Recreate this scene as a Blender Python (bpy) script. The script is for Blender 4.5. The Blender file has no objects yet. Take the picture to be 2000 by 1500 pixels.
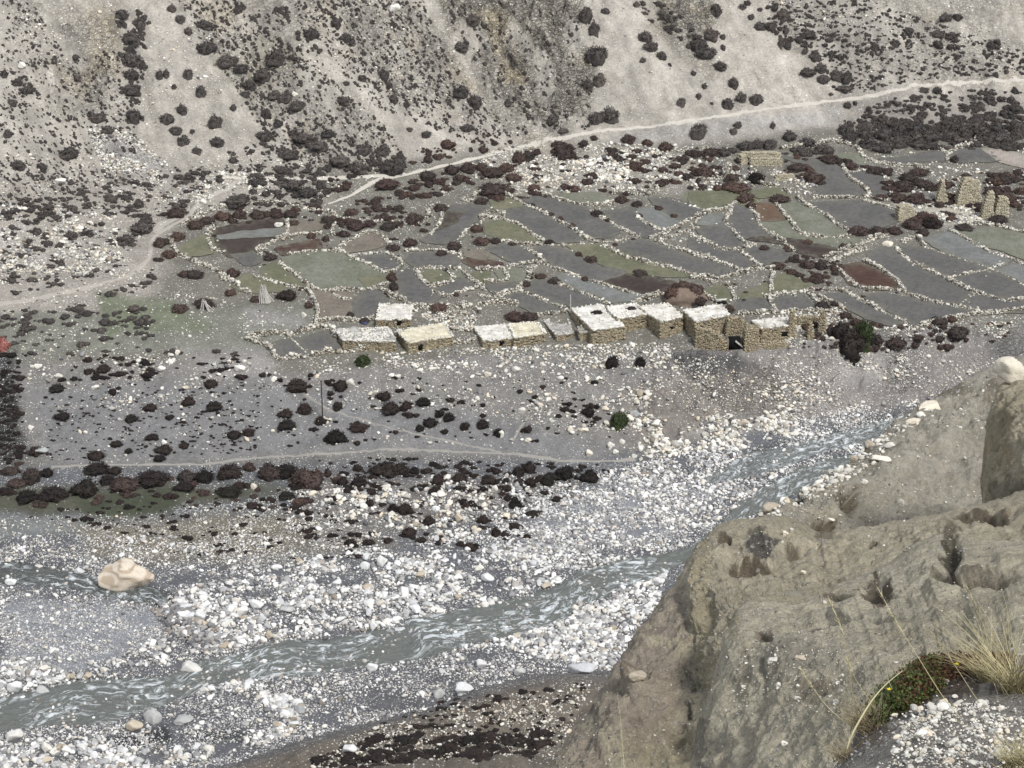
import bpy, math, random
import numpy as np
from mathutils import Vector, Matrix, Euler
from mathutils.geometry import delaunay_2d_cdt

random.seed(7); RNG = np.random.default_rng(7)
scene = bpy.context.scene
C = scene.collection

# ------------------------------------------------------------------ camera, sky, sun, exposure
CAM_H = 150.0; PITCH = math.radians(24.0); HFOV = math.radians(26.0)
cd = bpy.data.cameras.new('camera'); cam = bpy.data.objects.new('camera', cd); C.objects.link(cam)
cam.location = (0, 0, CAM_H); cam.rotation_euler = (math.pi/2 - PITCH, 0, 0)
cd.sensor_fit = 'HORIZONTAL'; cd.angle = HFOV; cd.clip_start = 0.3; cd.clip_end = 5000
scene.camera = cam

SUN_EL = math.radians(52); SUN_AZ = math.radians(150)      # azimuth clockwise from +Y (away from the camera)
w = bpy.data.worlds.new("World"); scene.world = w; w.use_nodes = True
nt = w.node_tree; bg = nt.nodes['Background']
sky = nt.nodes.new('ShaderNodeTexSky'); sky.sky_type = 'NISHITA'; sky.sun_disc = False
sky.sun_elevation = SUN_EL; sky.sun_rotation = SUN_AZ; sky.altitude = 3500
sky.air_density = 1.0; sky.dust_density = 4.0; sky.ozone_density = 1.0
hs = nt.nodes.new('ShaderNodeHueSaturation'); hs.inputs['Saturation'].default_value = 0.32
nt.links.new(sky.outputs[0], hs.inputs['Color']); nt.links.new(hs.outputs[0], bg.inputs[0])
bg.inputs[1].default_value = 0.115
sl = bpy.data.lights.new('sun', 'SUN'); sun = bpy.data.objects.new('sun', sl); C.objects.link(sun)
sl.energy = 1.5; sl.angle = math.radians(10); sl.color = (1.0, 0.975, 0.94)
sdir = Vector((math.sin(SUN_AZ)*math.cos(SUN_EL), math.cos(SUN_AZ)*math.cos(SUN_EL), math.sin(SUN_EL)))
sun.rotation_euler = sdir.to_track_quat('Z', 'Y').to_euler()
vs = scene.view_settings
vs.view_transform = 'Standard'; vs.look = 'None'; vs.gamma = 1.0; vs.use_curve_mapping = False
vs.exposure = 1.12

# ------------------------------------------------------------------ maths helpers
F = 1000/math.tan(HFOV/2); SP, CP = math.sin(PITCH), math.cos(PITCH)
def ray(u, v):
    X = np.asarray(u, float) - 1000; Y = 750 - np.asarray(v, float)
    return X, Y*SP + F*CP, Y*CP - F*SP
def at_z(u, v, z):
    dx, dy, dz = ray(u, v); t = (z - CAM_H)/dz
    return dx*t, dy*t
def at_depth(u, v, d):
    dx, dy, dz = ray(u, v); t = np.asarray(d, float)/F
    return np.stack([dx*t, dy*t, CAM_H + dz*t], -1)
def to_px(x, y, z):
    zz = z - CAM_H
    d = y*CP - zz*SP; up = y*SP + zz*CP
    d = np.where(d < 0.1, 0.1, d)
    return 1000 + F*x/d, 750 - F*up/d, d
_p = np.random.default_rng(3).permutation(256); PERM = np.concatenate([_p, _p, _p])
_g = np.random.default_rng(5).normal(size=(256, 3)); GRAD = _g/np.linalg.norm(_g, axis=1)[:, None]
def perlin(p):
    p = np.asarray(p, float); i = np.floor(p).astype(np.int64); f = p - i; i &= 255
    s = f*f*f*(f*(f*6 - 15) + 10); out = 0
    for a in (0, 1):
        wx = s[..., 0] if a else 1 - s[..., 0]
        for b in (0, 1):
            wy = s[..., 1] if b else 1 - s[..., 1]
            for c in (0, 1):
                wz = s[..., 2] if c else 1 - s[..., 2]
                h = PERM[PERM[PERM[(i[..., 0] + a) & 255] + ((i[..., 1] + b) & 255)] + ((i[..., 2] + c) & 255)] & 255
                g = GRAD[h]
                out = out + wx*wy*wz*(g[..., 0]*(f[..., 0]-a) + g[..., 1]*(f[..., 1]-b) + g[..., 2]*(f[..., 2]-c))
    return out*1.6
def fbm(p, octs=4, gain=.5, ridge=False):
    o = 0; A = 1; q = np.array(p, float)
    for k in range(octs):
        n = perlin(q + 17.3*k)
        o = o + A*((1 - 2*np.abs(n)) if ridge else n); A *= gain; q = q*2.03
    return o
def n2(x, y, s, octs=3, seed=0, ridge=False):
    return fbm(np.stack([x*s, y*s, np.zeros_like(x) + seed*7.7 + .5], -1), octs, ridge=ridge)
def sstep(a, b, x):
    t = np.clip((x - a)/(b - a), 0, 1); return t*t*(3 - 2*t)
def poly_sd(px, py, poly):
    """signed distance to polygon, positive inside"""
    P = np.asarray(poly, float); d = np.full(px.shape, 1e9); ins = np.zeros(px.shape, bool)
    for k in range(len(P)):
        x0, y0 = P[k]; x1, y1 = P[(k+1) % len(P)]
        ex, ey = x1-x0, y1-y0; L = ex*ex + ey*ey + 1e-9
        t = np.clip(((px-x0)*ex + (py-y0)*ey)/L, 0, 1)
        d = np.minimum(d, np.hypot(px - x0 - t*ex, py - y0 - t*ey))
        c = (y0 > py) != (y1 > py)
        ins ^= c & (px < (x1-x0)*(py-y0)/((y1-y0) if abs(y1-y0) > 1e-9 else 1e-9) + x0)
    return np.where(ins, d, -d)
def sc_(c):
    def f(x):
        x /= 255.; return x/12.92 if x <= .04045 else ((x+.055)/1.055)**2.4
    return tuple(f(x) for x in c)
CROPS = {1: (480, 540, 4), 2: (900, 540, 4), 3: (1300, 540, 4.4444), 4: (300, 370, 3.3333), 5: (800, 360, 3.3333), 6: (1350, 240, 3.0769),
         'A': (0, 0, 2.5), 'B': (700, 0, 2.5), 'C': (1350, 0, 3.0769), 'D': (0, 650, 2.857), 'E': (600, 650, 2.857), 'F': (1100, 650, 2.667), 0: (0, 0, 1),
         'G': (0, 1050, 2.857), 'H': (600, 1050, 2.857)}
def cv(c, pts):
    ox, oy, s = CROPS[c]; return [(ox + p[0]/s, oy + p[1]/s) for p in pts]

# ------------------------------------------------------------------ objects helpers
def tag(o, label=None, cat=None, group=None, kind=None):
    if label: o['label'] = label
    if cat: o['category'] = cat
    if group: o['group'] = group
    if kind: o['kind'] = kind
    return o
def mesh_np(name, V, Fc, mat=None, smooth=False):
    me = bpy.data.meshes.new(name)
    V = np.asarray(V, np.float32); Fc = np.asarray(Fc, np.int32); k = Fc.shape[1]
    me.vertices.add(len(V)); me.vertices.foreach_set('co', V.ravel())
    me.loops.add(Fc.size); me.loops.foreach_set('vertex_index', Fc.ravel())
    me.polygons.add(len(Fc)); me.polygons.foreach_set('loop_start', np.arange(0, Fc.size, k, dtype=np.int32))
    me.polygons.foreach_set('loop_total', np.full(len(Fc), k, np.int32))
    if smooth: me.polygons.foreach_set('use_smooth', np.ones(len(Fc), bool))
    me.update(calc_edges=True)
    if mat: me.materials.append(mat)
    return me
def link(name, me, parent=None, loc=None):
    o = bpy.data.objects.new(name, me); C.objects.link(o)
    if parent: o.parent = parent
    if loc is not None: o.location = loc
    return o
def empty(name, loc):
    o = bpy.data.objects.new(name, None); C.objects.link(o); o.location = loc; o.empty_display_size = .5; return o
def set_col(me, col, name='Col'):
    a = me.color_attributes.new(name, 'FLOAT_COLOR', 'POINT')
    a.data.foreach_set('color', np.concatenate([col, np.ones((len(col), 1))], 1).astype(np.float32).ravel())
def set_f(me, name, arr):
    a = me.attributes.new(name, 'FLOAT', 'POINT'); a.data.foreach_set('value', np.asarray(arr, np.float32))
def grid_faces(nr, nc):
    i = np.arange((nr-1)*(nc-1)); r = i//(nc-1); c = i % (nc-1); a = r*nc + c
    return np.stack([a, a+1, a+nc+1, a+nc], 1)

# ------------------------------------------------------------------ materials
class NT:
    def __init__(s, name):
        s.m = bpy.data.materials.new(name); s.m.use_nodes = True; s.t = s.m.node_tree
        s.b = s.t.nodes['Principled BSDF']; s.b.inputs['Roughness'].default_value = .9
        s.b.inputs['Specular IOR Level'].default_value = .2
    def n(s, typ, **kw):
        x = s.t.nodes.new(typ)
        for k, v in kw.items():
            if k in x.inputs.keys(): x.inputs[k].default_value = v
            else: setattr(x, k, v)
        return x
    def l(s, a, b): s.t.links.new(a, b)
    def pos(s):
        if not hasattr(s, '_p'): s._p = s.n('ShaderNodeNewGeometry').outputs['Position']
        return s._p
    def obj(s): return s.n('ShaderNodeTexCoord').outputs['Object']
    def noise(s, scale, detail=4, rough=.6, vec=None, dist=0):
        x = s.n('ShaderNodeTexNoise'); x.inputs['Scale'].default_value = scale; x.inputs['Detail'].default_value = detail
        x.inputs['Roughness'].default_value = rough; x.inputs['Distortion'].default_value = dist
        s.l(vec if vec is not None else s.pos(), x.inputs['Vector']); return x.outputs['Fac']
    def vor(s, scale, vec=None, feat='F1', rnd=1):
        x = s.n('ShaderNodeTexVoronoi'); x.feature = feat; x.inputs['Scale'].default_value = scale; x.inputs['Randomness'].default_value = rnd
        s.l(vec if vec is not None else s.pos(), x.inputs['Vector']); return x
    def mr(s, val, a, b, c, d):
        x = s.n('ShaderNodeMapRange'); s.l(val, x.inputs[0])
        for i, k in enumerate((a, b, c, d)): x.inputs[i+1].default_value = k
        return x.outputs[0]
    def math(s, op, a, b=None, clamp=False):
        x = s.n('ShaderNodeMath'); x.operation = op; x.use_clamp = clamp
        for i, k in enumerate((a, b)):
            if k is None: continue
            if isinstance(k, (int, float)): x.inputs[i].default_value = k
            else: s.l(k, x.inputs[i])
        return x.outputs[0]
    def mix(s, fac, a, b, blend='MIX'):
        x = s.n('ShaderNodeMix'); x.data_type = 'RGBA'; x.blend_type = blend
        for sock, k in ((x.inputs[0], fac), (x.inputs[6], a), (x.inputs[7], b)):
            if isinstance(k, (int, float)): sock.default_value = k
            elif isinstance(k, tuple): sock.default_value = (*k, 1)
            else: s.l(k, sock)
        return x.outputs[2]
    def scale(s, col, fac):   # multiply colour by scalar socket
        x = s.n('ShaderNodeVectorMath'); x.operation = 'SCALE'; s.l(col, x.inputs[0]); s.l(fac, x.inputs['Scale']); return x.outputs[0]
    def attr(s, name, out='Color', typ='GEOMETRY'):
        x = s.n('ShaderNodeAttribute'); x.attribute_name = name; x.attribute_type = typ; return x.outputs[out]
    def bump(s, h, strength, dist):
        x = s.n('ShaderNodeBump'); x.inputs['Strength'].default_value = strength; x.inputs['Distance'].default_value = dist
        s.l(h, x.inputs['Height']); s.l(x.outputs[0], s.b.inputs['Normal'])
    def done(s, col):
        if isinstance(col, tuple): s.b.inputs['Base Color'].default_value = (*col, 1)
        else: s.l(col, s.b.inputs['Base Color'])
        return s.m

def mat_terrain():
    n = NT('valley_ground'); col = n.attr('Col'); fl = n.math('MULTIPLY', n.attr('fleck', 'Fac'), n.mr(n.noise(.3, 4, .6), .40, .64, .15, 1.25))
    a = n.noise(.35, 5, .6); b = n.noise(2.2, 5, .7); c = n.noise(9, 3, .7)
    k = n.math('MULTIPLY', n.mr(a, .3, .7, .84, 1.16), n.math('MULTIPLY', n.mr(b, .3, .7, .74, 1.24), n.mr(c, .3, .7, .78, 1.2)))
    base = n.scale(col, k)
    v1 = n.vor(2.6); v2 = n.vor(5.2)
    def spot(v, th, r):
        sep = n.n('ShaderNodeSeparateColor'); n.l(v.outputs['Color'], sep.inputs[0])
        on = n.math('GREATER_THAN', n.math('ADD', n.math('MULTIPLY', fl, th), sep.outputs[0]), 1.0)
        inside = n.math('LESS_THAN', n.math('ADD', v.outputs['Distance'], n.mr(n.noise(9, 2, .5), .3, .7, -.12, .12)), r)
        return n.math('MULTIPLY', on, inside), sep.outputs[1]
    s1, r1 = spot(v1, .55, .36); s2, r2 = spot(v2, .9, .42)
    stone = n.mix(r2, sc_((150, 148, 145)), sc_((226, 224, 216)))
    base = n.mix(s2, base, stone)
    stone1 = n.mix(r1, sc_((160, 156, 150)), sc_((232, 230, 222)))
    base = n.mix(s1, base, stone1)
    rk_ = n.attr('rock', 'Fac')
    mp = n.n('ShaderNodeMapping'); n.l(n.pos(), mp.inputs['Vector']); mp.inputs['Rotation'].default_value = (.3, .2, .5); mp.inputs['Scale'].default_value = (1.0, .55, 1.5)
    wn = n.n('ShaderNodeTexNoise'); wn.inputs['Scale'].default_value = .9; n.l(mp.outputs[0], wn.inputs['Vector'])
    ad = n.n('ShaderNodeVectorMath'); ad.operation = 'MULTIPLY_ADD'; n.l(wn.outputs['Color'], ad.inputs[0]); ad.inputs[1].default_value = (1.6, 1.6, 1.6); n.l(mp.outputs[0], ad.inputs[2])
    vr = n.vor(1.1, ad.outputs[0]); sp_ = n.n('ShaderNodeSeparateColor'); n.l(vr.outputs['Color'], sp_.inputs[0])
    ed = n.vor(1.1, ad.outputs[0], 'DISTANCE_TO_EDGE')
    kk = n.math('MULTIPLY', n.mr(sp_.outputs[0], 0, 1, .72, 1.22), n.mr(ed.outputs['Distance'], 0, .12, .62, 1))
    base = n.mix(rk_, base, n.scale(base, kk))
    h = n.math('ADD', n.math('MULTIPLY', b, .6), n.math('ADD', n.math('MULTIPLY', c, .3), n.math('MULTIPLY', n.math('ADD', s1, s2), .5)))
    h = n.math('ADD', h, n.math('MULTIPLY', rk_, n.math('ADD', n.math('MULTIPLY', sp_.outputs[1], 1.6), n.mr(ed.outputs['Distance'], 0, .15, 0, 1.2))))
    n.bump(h, .8, .26)
    return n.done(base)
def mat_stone(name, dark, light, warm=None, per='obj', scale=3.):
    n = NT(name); oi = n.n('ShaderNodeObjectInfo')
    r = oi.outputs['Random']
    if per == 'attr': r = n.attr('tint', 'Fac')
    base = n.mix(n.mr(r, 0, 1, 0, 1), dark, light)
    if warm:
        wn = n.n('ShaderNodeTexWhiteNoise'); wn.noise_dimensions = '1D'; n.l(r, wn.inputs['W'])
        base = n.mix(n.mr(wn.outputs['Value'], .65, 1, 0, .7), base, warm)
    a = n.noise(scale, 5, .7); base = n.scale(base, n.mr(a, .25, .75, .78, 1.16))
    n.bump(n.noise(scale*2.5, 4, .7), .5, .1/scale*3)
    return n.done(base)
def mat_shrub(name, cols):
    n = NT(name); oi = n.n('ShaderNodeObjectInfo'); r = oi.outputs['Random']
    ramp = n.n('ShaderNodeValToRGB'); ramp.color_ramp.interpolation = 'LINEAR'
    el = ramp.color_ramp.elements
    el[0].position = 0; el[0].color = (*cols[0], 1); el[1].position = 1; el[1].color = (*cols[-1], 1)
    for k in range(1, len(cols)-1):
        e = el.new(k/(len(cols)-1)); e.color = (*cols[k], 1)
    n.l(r, ramp.inputs[0])
    a = n.noise(3.0, 4, .7); b = n.attr('tint', 'Fac')
    col = n.scale(ramp.outputs[0], n.math('MULTIPLY', n.mr(a, .3, .7, .65, 1.4), n.mr(b, 0, 1, .6, 1.7)))
    return n.done(col)
def mat_field(name, col, col2, furrow=0.0, ang=0.0, fleck=0.0):
    n = NT(name)
    a = n.noise(.25, 4, .6); b = n.noise(6, 4, .8); c = n.noise(1.3, 5, .65)
    base = n.mix(n.mr(a, .38, .66, 0, 1), col, col2)
    base = n.scale(base, n.math('MULTIPLY', n.mr(b, .25, .75, .72, 1.28), n.mr(c, .3, .7, .78, 1.2)))
    eg = n.math('MULTIPLY', n.attr('edge', 'Fac'), n.mr(n.noise(.8, 4, .7), .38, .6, 0, 1))
    base = n.mix(n.math('MULTIPLY', eg, .75), base, sc_((112, 110, 96)))
    if furrow:
        mp = n.n('ShaderNodeMapping'); n.l(n.pos(), mp.inputs['Vector']); mp.inputs['Rotation'].default_value = (0, 0, ang)
        wv = n.n('ShaderNodeTexWave'); wv.inputs['Scale'].default_value = .55; wv.inputs['Distortion'].default_value = 3.5
        wv.inputs['Detail'].default_value = 3; wv.inputs['Detail Scale'].default_value = .4; n.l(mp.outputs[0], wv.inputs['Vector'])
        base = n.scale(base, n.mr(wv.outputs['Fac'], 0, 1, 1 - furrow, 1 + furrow))
        n.bump(n.math('ADD', n.math('MULTIPLY', wv.outputs['Fac'], furrow*4), n.math('MULTIPLY', b, .8)), .4, .08)
    else: n.bump(n.math('ADD', b, c), .6, .12)
    return n.done(base)
def mat_cliff():
    n = NT('cliff_earth'); col = n.attr('Col')
    a = n.noise(1.1, 6, .65); b = n.noise(7, 6, .72); c = n.noise(38, 4, .7); d = n.noise(.35, 3, .5)
    k = n.math('MULTIPLY', n.mr(a, .3, .7, .80, 1.18), n.math('MULTIPLY', n.mr(b, .3, .7, .70, 1.25), n.mr(c, .3, .7, .76, 1.22)))
    base = n.scale(col, k)
    base = n.mix(n.mr(d, .45, .7, 0, .35), base, sc_((144, 138, 116)))
    pv_ = n.vor(3.2); base = n.scale(base, n.mr(pv_.outputs['Distance'], .0, .16, .72, 1.0))
    v = n.vor(9); sep = n.n('ShaderNodeSeparateColor'); n.l(v.outputs['Color'], sep.inputs[0])
    on = n.math('MULTIPLY', n.math('GREATER_THAN', sep.outputs[0], .9), n.math('LESS_THAN', v.outputs['Distance'], .3))
    base = n.mix(n.math('MULTIPLY', on, .7), base, sc_((176, 172, 160)))
    e = n.noise(17, 5, .8)
    h = n.math('ADD', n.math('MULTIPLY', b, .8), n.math('ADD', n.math('MULTIPLY', n.math('ADD', c, e), .5), n.math('MULTIPLY', on, .4)))
    n.bump(h, .95, .085)
    return n.done(base)
def mat_water():
    n = NT('river_water')
    s = n.attr('flow', 'Vector')
    mp = n.n('ShaderNodeMapping'); n.l(s, mp.inputs['Vector']); mp.inputs['Scale'].default_value = (.55, 1.1, 1)
    v = mp.outputs[0]
    warp = n.n('ShaderNodeTexNoise'); warp.inputs['Scale'].default_value = .5; n.l(v, warp.inputs['Vector'])
    ad = n.n('ShaderNodeVectorMath'); ad.operation = 'MULTIPLY_ADD'; n.l(warp.outputs['Color'], ad.inputs[0])
    ad.inputs[1].default_value = (2.4, 2.0, 0); n.l(v, ad.inputs[2]); v2 = ad.outputs[0]
    f1 = n.noise(1.3, 7, .72, v2, .4); f2 = n.noise(.22, 3, .6, v2); f3 = n.noise(3.4, 5, .75, v2)
    foam = n.math('MULTIPLY', n.mr(f1, .50, .60, 0, 1), n.mr(f2, .44, .54, 0.0, 1), True)
    foam = n.math('ADD', foam, n.math('MULTIPLY', n.attr('foam', 'Fac'), n.mr(f3, .45, .62, 0, .9)), True)
    base = n.mix(n.mr(f3, .35, .7, 0, 1), sc_((92, 95, 91)), sc_((122, 126, 121)))
    base = n.scale(base, n.mr(n.attr('dk', 'Fac'), 0, 1, 1, .35))
    base = n.mix(foam, base, sc_((216, 222, 223)))
    n.b.inputs['Specular IOR Level'].default_value = .5
    n.l(n.mr(foam, 0, 1, .22, .75), n.b.inputs['Roughness'])
    n.bump(n.math('ADD', f1, n.math('MULTIPLY', f3, .6)), .8, .35)
    return n.done(base)
def mat_plain(name, col, rough=.9, var=.15, scale=8.):
    n = NT(name); n.b.inputs['Roughness'].default_value = rough
    a = n.noise(scale, 4, .7)
    x = n.n('ShaderNodeRGB'); x.outputs[0].default_value = (*col, 1)
    return n.done(n.scale(x.outputs[0], n.mr(a, .25, .75, 1-var, 1+var)))

M = {}
M['ground'] = mat_terrain()
M['river_stone'] = mat_stone('river_stone', sc_((122, 122, 124)), sc_((246, 245, 240)), sc_((220, 210, 192)))
M['grey_stone'] = mat_stone('grey_stone', sc_((95, 95, 98)), sc_((170, 168, 165)), sc_((160, 146, 125)))
M['hill_stone'] = mat_stone('hill_stone', sc_((180, 176, 166)), sc_((238, 235, 224)), sc_((214, 196, 166)))
M['wall_stone'] = mat_stone('wall_stone', sc_((84, 79, 73)), sc_((232, 228, 214)), sc_((140, 124, 104)), 'attr')
M['house_stone'] = mat_stone('house_stone', sc_((118, 110, 94)), sc_((178, 167, 142)), sc_((170, 150, 116)), 'attr')
M['ruin_stone'] = mat_stone('ruin_stone', sc_((152, 144, 124)), sc_((194, 186, 164)), sc_((178, 166, 138)), 'attr')
M['mortar'] = mat_plain('mud_mortar', sc_((110, 98, 78)), .95, .3, 2.)
def mat_roof(name, a, b):
    n = NT(name); x = n.noise(.7, 6, .7); y = n.noise(5, 5, .75)
    c = n.mix(n.mr(x, .40, .66, 0, 1), a, b); c = n.scale(c, n.mr(y, .3, .7, .78, 1.1)); n.bump(y, .5, .1); return n.done(c)
M['roof'] = mat_roof('whitewashed_earth_roof', sc_((234, 231, 222)), sc_((180, 175, 164)))
M['roof_cream'] = mat_roof('cream_earth_roof', sc_((226, 219, 194)), sc_((178, 168, 144)))
M['roof_grey'] = mat_roof('grey_earth_roof', sc_((186, 183, 176)), sc_((128, 124, 118)))
M['dark'] = mat_plain('dark_doorway', (.008, .008, .008), 1, .1)
M['wood'] = mat_plain('weathered_wood', sc_((120, 112, 104)), .85, .3, 4)
M['pole_wood'] = mat_plain('dark_pole', sc_((62, 48, 44)), .85, .2, 4)
M['pale_wood'] = mat_plain('bleached_poles', sc_((188, 184, 176)), .85, .25, 5)
M['path'] = mat_plain('trodden_path', sc_((184, 178, 167)), .95, .10, 1.2)
M['path_left'] = mat_plain('worn_gravel_path', sc_((162, 156, 147)), .95, .15, 1.2)
M['path_grey'] = mat_plain('trodden_grey_path', sc_((144, 140, 133)), .95, .12, 1.2)
M['shrub'] = mat_shrub('thorn_shrub', [sc_((66, 63, 61)), sc_((82, 77, 73)), sc_((70, 66, 63)), sc_((90, 83, 78))])
M['shrub_red'] = mat_shrub('red_brown_shrub', [sc_((64, 56, 53)), sc_((74, 61, 57)), sc_((60, 55, 52)), sc_((84, 68, 61)), sc_((60, 55, 52))])
M['shrub_green'] = mat_shrub('green_shrub', [sc_((46, 54, 34)), sc_((54, 62, 40))])
M['shrub_dark'] = mat_shrub('black_brown_shrub', [sc_((36, 33, 32)), sc_((44, 39, 37)), sc_((54, 46, 43)), sc_((40, 39, 35))])
M['water'] = mat_water()
M['cliff'] = mat_cliff()

# ------------------------------------------------------------------ river outlines (photo pixels -> flat water level)
RIV_FAR = [(-120, 1400), (0, 1366), (60, 1352), (140, 1330), (297, 1326), (350, 1316), (392, 1290), (472, 1277), (518, 1257), (560, 1249), (602, 1252), (660, 1250),
           (715, 1236), (785, 1225), (800, 1205), (915, 1190), (967, 1180), (1037, 1165), (1100, 1138), (1135, 1116), (1195, 1099), (1296, 1084), (1344, 1072),
           (1411, 1021), (1437, 987), (1505, 946), (1561, 912), (1662, 888), (1760, 862)]
RIV_NEAR = [(-120, 1450), (0, 1432), (70, 1422), (115, 1421), (217, 1417), (245, 1402), (315, 1380), (367, 1358), (437, 1332), (518, 1327), (595, 1323), (650, 1314),
            (700, 1306), (747, 1300), (827, 1287), (932, 1256), (995, 1246), (1072, 1225), (1118, 1204), (1160, 1174), (1202, 1155), (1247, 1136), (1296, 1122),
            (1380, 1065), (1440, 1028), (1475, 1000), (1531, 972), (1587, 946), (1700, 905), (1780, 880)]
BR_FAR = [(1370, 935), (1400, 918), (1470, 882), (1560, 866), (1620, 850), (1700, 826), (1760, 804), (1830, 784)]
BR_NEAR = [(1385, 945), (1420, 942), (1480, 932), (1550, 908), (1600, 886), (1650, 876), (1710, 858), (1770, 832), (1840, 806)]
PL_FAR = [(-120, 1095), (0, 1098), (60, 1102), (130, 1112), (190, 1125), (240, 1140), (300, 1150), (330, 1165)]
PL_NEAR = [(-120, 1140), (0, 1140), (60, 1142), (130, 1150), (185, 1163), (235, 1172), (290, 1180), (332, 1178)]
CHANNELS = [(RIV_FAR, RIV_NEAR), (BR_FAR, BR_NEAR), (PL_FAR, PL_NEAR)]

# ------------------------------------------------------------------ valley terrain
def bl(pts): return pts
BREAKS = [   # (u, v, z) lines across the valley, nearest first
    [(-600, 1640, 1.0), (0, 1580, 1.0), (300, 1545, 1.0), (600, 1445, .7), (700, 1420, .6), (830, 1388, .6), (930, 1348, .6), (1040, 1320, .6), (1200, 1312, .6), (1500, 1250, .6), (1800, 1150, .6), (2400, 1000, .6)],
    [(-600, 1395, .3), (0, 1395, .3), (300, 1345, .3), (600, 1285, .3), (900, 1225, .3), (1150, 1140, .3), (1300, 1090, .3), (1450, 1000, .3), (1700, 890, .3), (2400, 800, .3)],
    [(-600, 1080, .5), (0, 1060, .5), (300, 1060, .6), (600, 1040, .8), (900, 1020, .8), (1150, 980, .8), (1300, 915, .7), (1500, 862, .7), (1700, 815, .7), (1900, 775, .7), (2400, 720, .7)],
    [(-600, 945, 1.9), (0, 915, 1.9), (300, 915, 1.9), (600, 905, 2.0), (900, 900, 2.1), (1150, 900, 2.0), (1300, 868, 2.2), (1500, 838, 2.2), (1700, 795, 2.4), (1900, 765, 2.4), (2400, 705, 2.4)],
    [(-600, 820, 4.6), (0, 800, 4.6), (600, 800, 5.2), (900, 795, 5.6), (1150, 790, 5.8), (1300, 770, 5.8), (1500, 760, 5.8), (1700, 735, 6.2), (1900, 705, 7), (2400, 650, 7)],
    [(-600, 720, 8.2), (0, 705, 8.2), (300, 700, 8.6), (500, 722, 8.8), (620, 722, 9), (760, 710, 9.2), (900, 690, 9.6), (1100, 684, 9.8), (1300, 684, 10), (1430, 690, 10.4), (1500, 676, 11), (1620, 662, 11.6), (1760, 648, 12), (2000, 636, 12), (2400, 620, 12)],
    [(-600, 620, 12), (0, 600, 12), (500, 600, 12.2), (800, 600, 12), (1200, 600, 12), (1600, 600, 12.9), (2000, 600, 13.2), (2400, 590, 13.2)],
    [(-600, 500, 18), (0, 480, 18), (300, 420, 18), (500, 400, 17.5), (800, 370, 18), (1000, 350, 18.5), (1200, 335, 19), (1400, 320, 19), (1600, 290, 19.5), (2000, 270, 20), (2400, 260, 20)],
    [(-600, 430, 24), (0, 400, 23), (300, 345, 22), (600, 330, 22), (800, 315, 21.5), (1000, 300, 21), (1200, 290, 20.8), (1400, 275, 20.8), (1600, 250, 21.5), (2000, 225, 22), (2400, 215, 22)],
]
acore = np.linspace(-.285, .285, 660); k_ = np.arange(1, 26)
aext = .285 + .004*k_ + .0022*k_**2
A_ = np.concatenate([-aext[::-1], acore, aext])
Y_ = np.concatenate([np.linspace(6, 205, 36)[:-1], np.arange(205, 455, .46), 455 + np.cumsum(.6*1.13**np.arange(34))])
Y_ = Y_[Y_ < 1300]
nY, nA = len(Y_), len(A_)
LY = []; LZ = []
for brk in BREAKS:
    u, v, z = np.array(brk, float).T
    x, y = at_z(u, v, z); a = x/y; o = np.argsort(a)
    LY.append(np.interp(A_, a[o], y[o])); LZ.append(np.interp(A_, a[o], z[o]))
LY = np.array(LY); LZ = np.array(LZ)
near = [(-5, 146), (6, 136), (20, 120), (60, 88), (120, 42), (165, 20)]
Z = np.zeros((nY, nA))
for j in range(nA):
    ys = [p[0] for p in near] + [LY[0, j]-16, LY[0, j]-7] + list(LY[:, j])
    zs = [p[1] for p in near] + [9.0, 5.0] + list(LZ[:, j])
    yb, zb = ys[-1], zs[-1]
    ys += [yb+8, yb+60, yb+130, yb+320, yb+900]; zs += [zb+4.2, zb+42, zb+92, zb+240, zb+640]
    ys = np.maximum.accumulate(np.array(ys)+np.arange(len(ys))*1e-3)
    Z[:, j] = np.interp(Y_, ys, zs)
core_rows = (Y_ >= 205) & (Y_ <= 455)
ker = np.hanning(13); ker /= ker.sum()
Zs = np.apply_along_axis(lambda c: np.convolve(np.pad(c, 6, 'edge'), ker, 'valid'), 0, Z)
Z = np.where(core_rows[:, None], Zs, Z)
AA, YY = np.meshgrid(A_, Y_); XX = AA*YY
PU, PV, PD = to_px(XX, YY, Z)
PU0, PV0 = PU.copy(), PV.copy()
edge_v = np.interp(PU, *zip(*[(p[0], p[1]) for p in BREAKS[5]]))
hill_v = np.interp(PU, *zip(*[(p[0], p[1]) for p in BREAKS[8]]))
is_hill = sstep(0, 1, (hill_v + 15 - PV)/40)
is_terr = sstep(-10, 10, edge_v - PV)*(1 - is_hill)
is_bank = sstep(-5, 15, PV - edge_v)*sstep(0, 25, np.interp(PU, *zip(*[(p[0], p[1]) for p in BREAKS[3]])) - PV)
is_bed = sstep(-20, 10, PV - np.interp(PU, *zip(*[(p[0], p[1]) for p in BREAKS[3]])))
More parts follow.
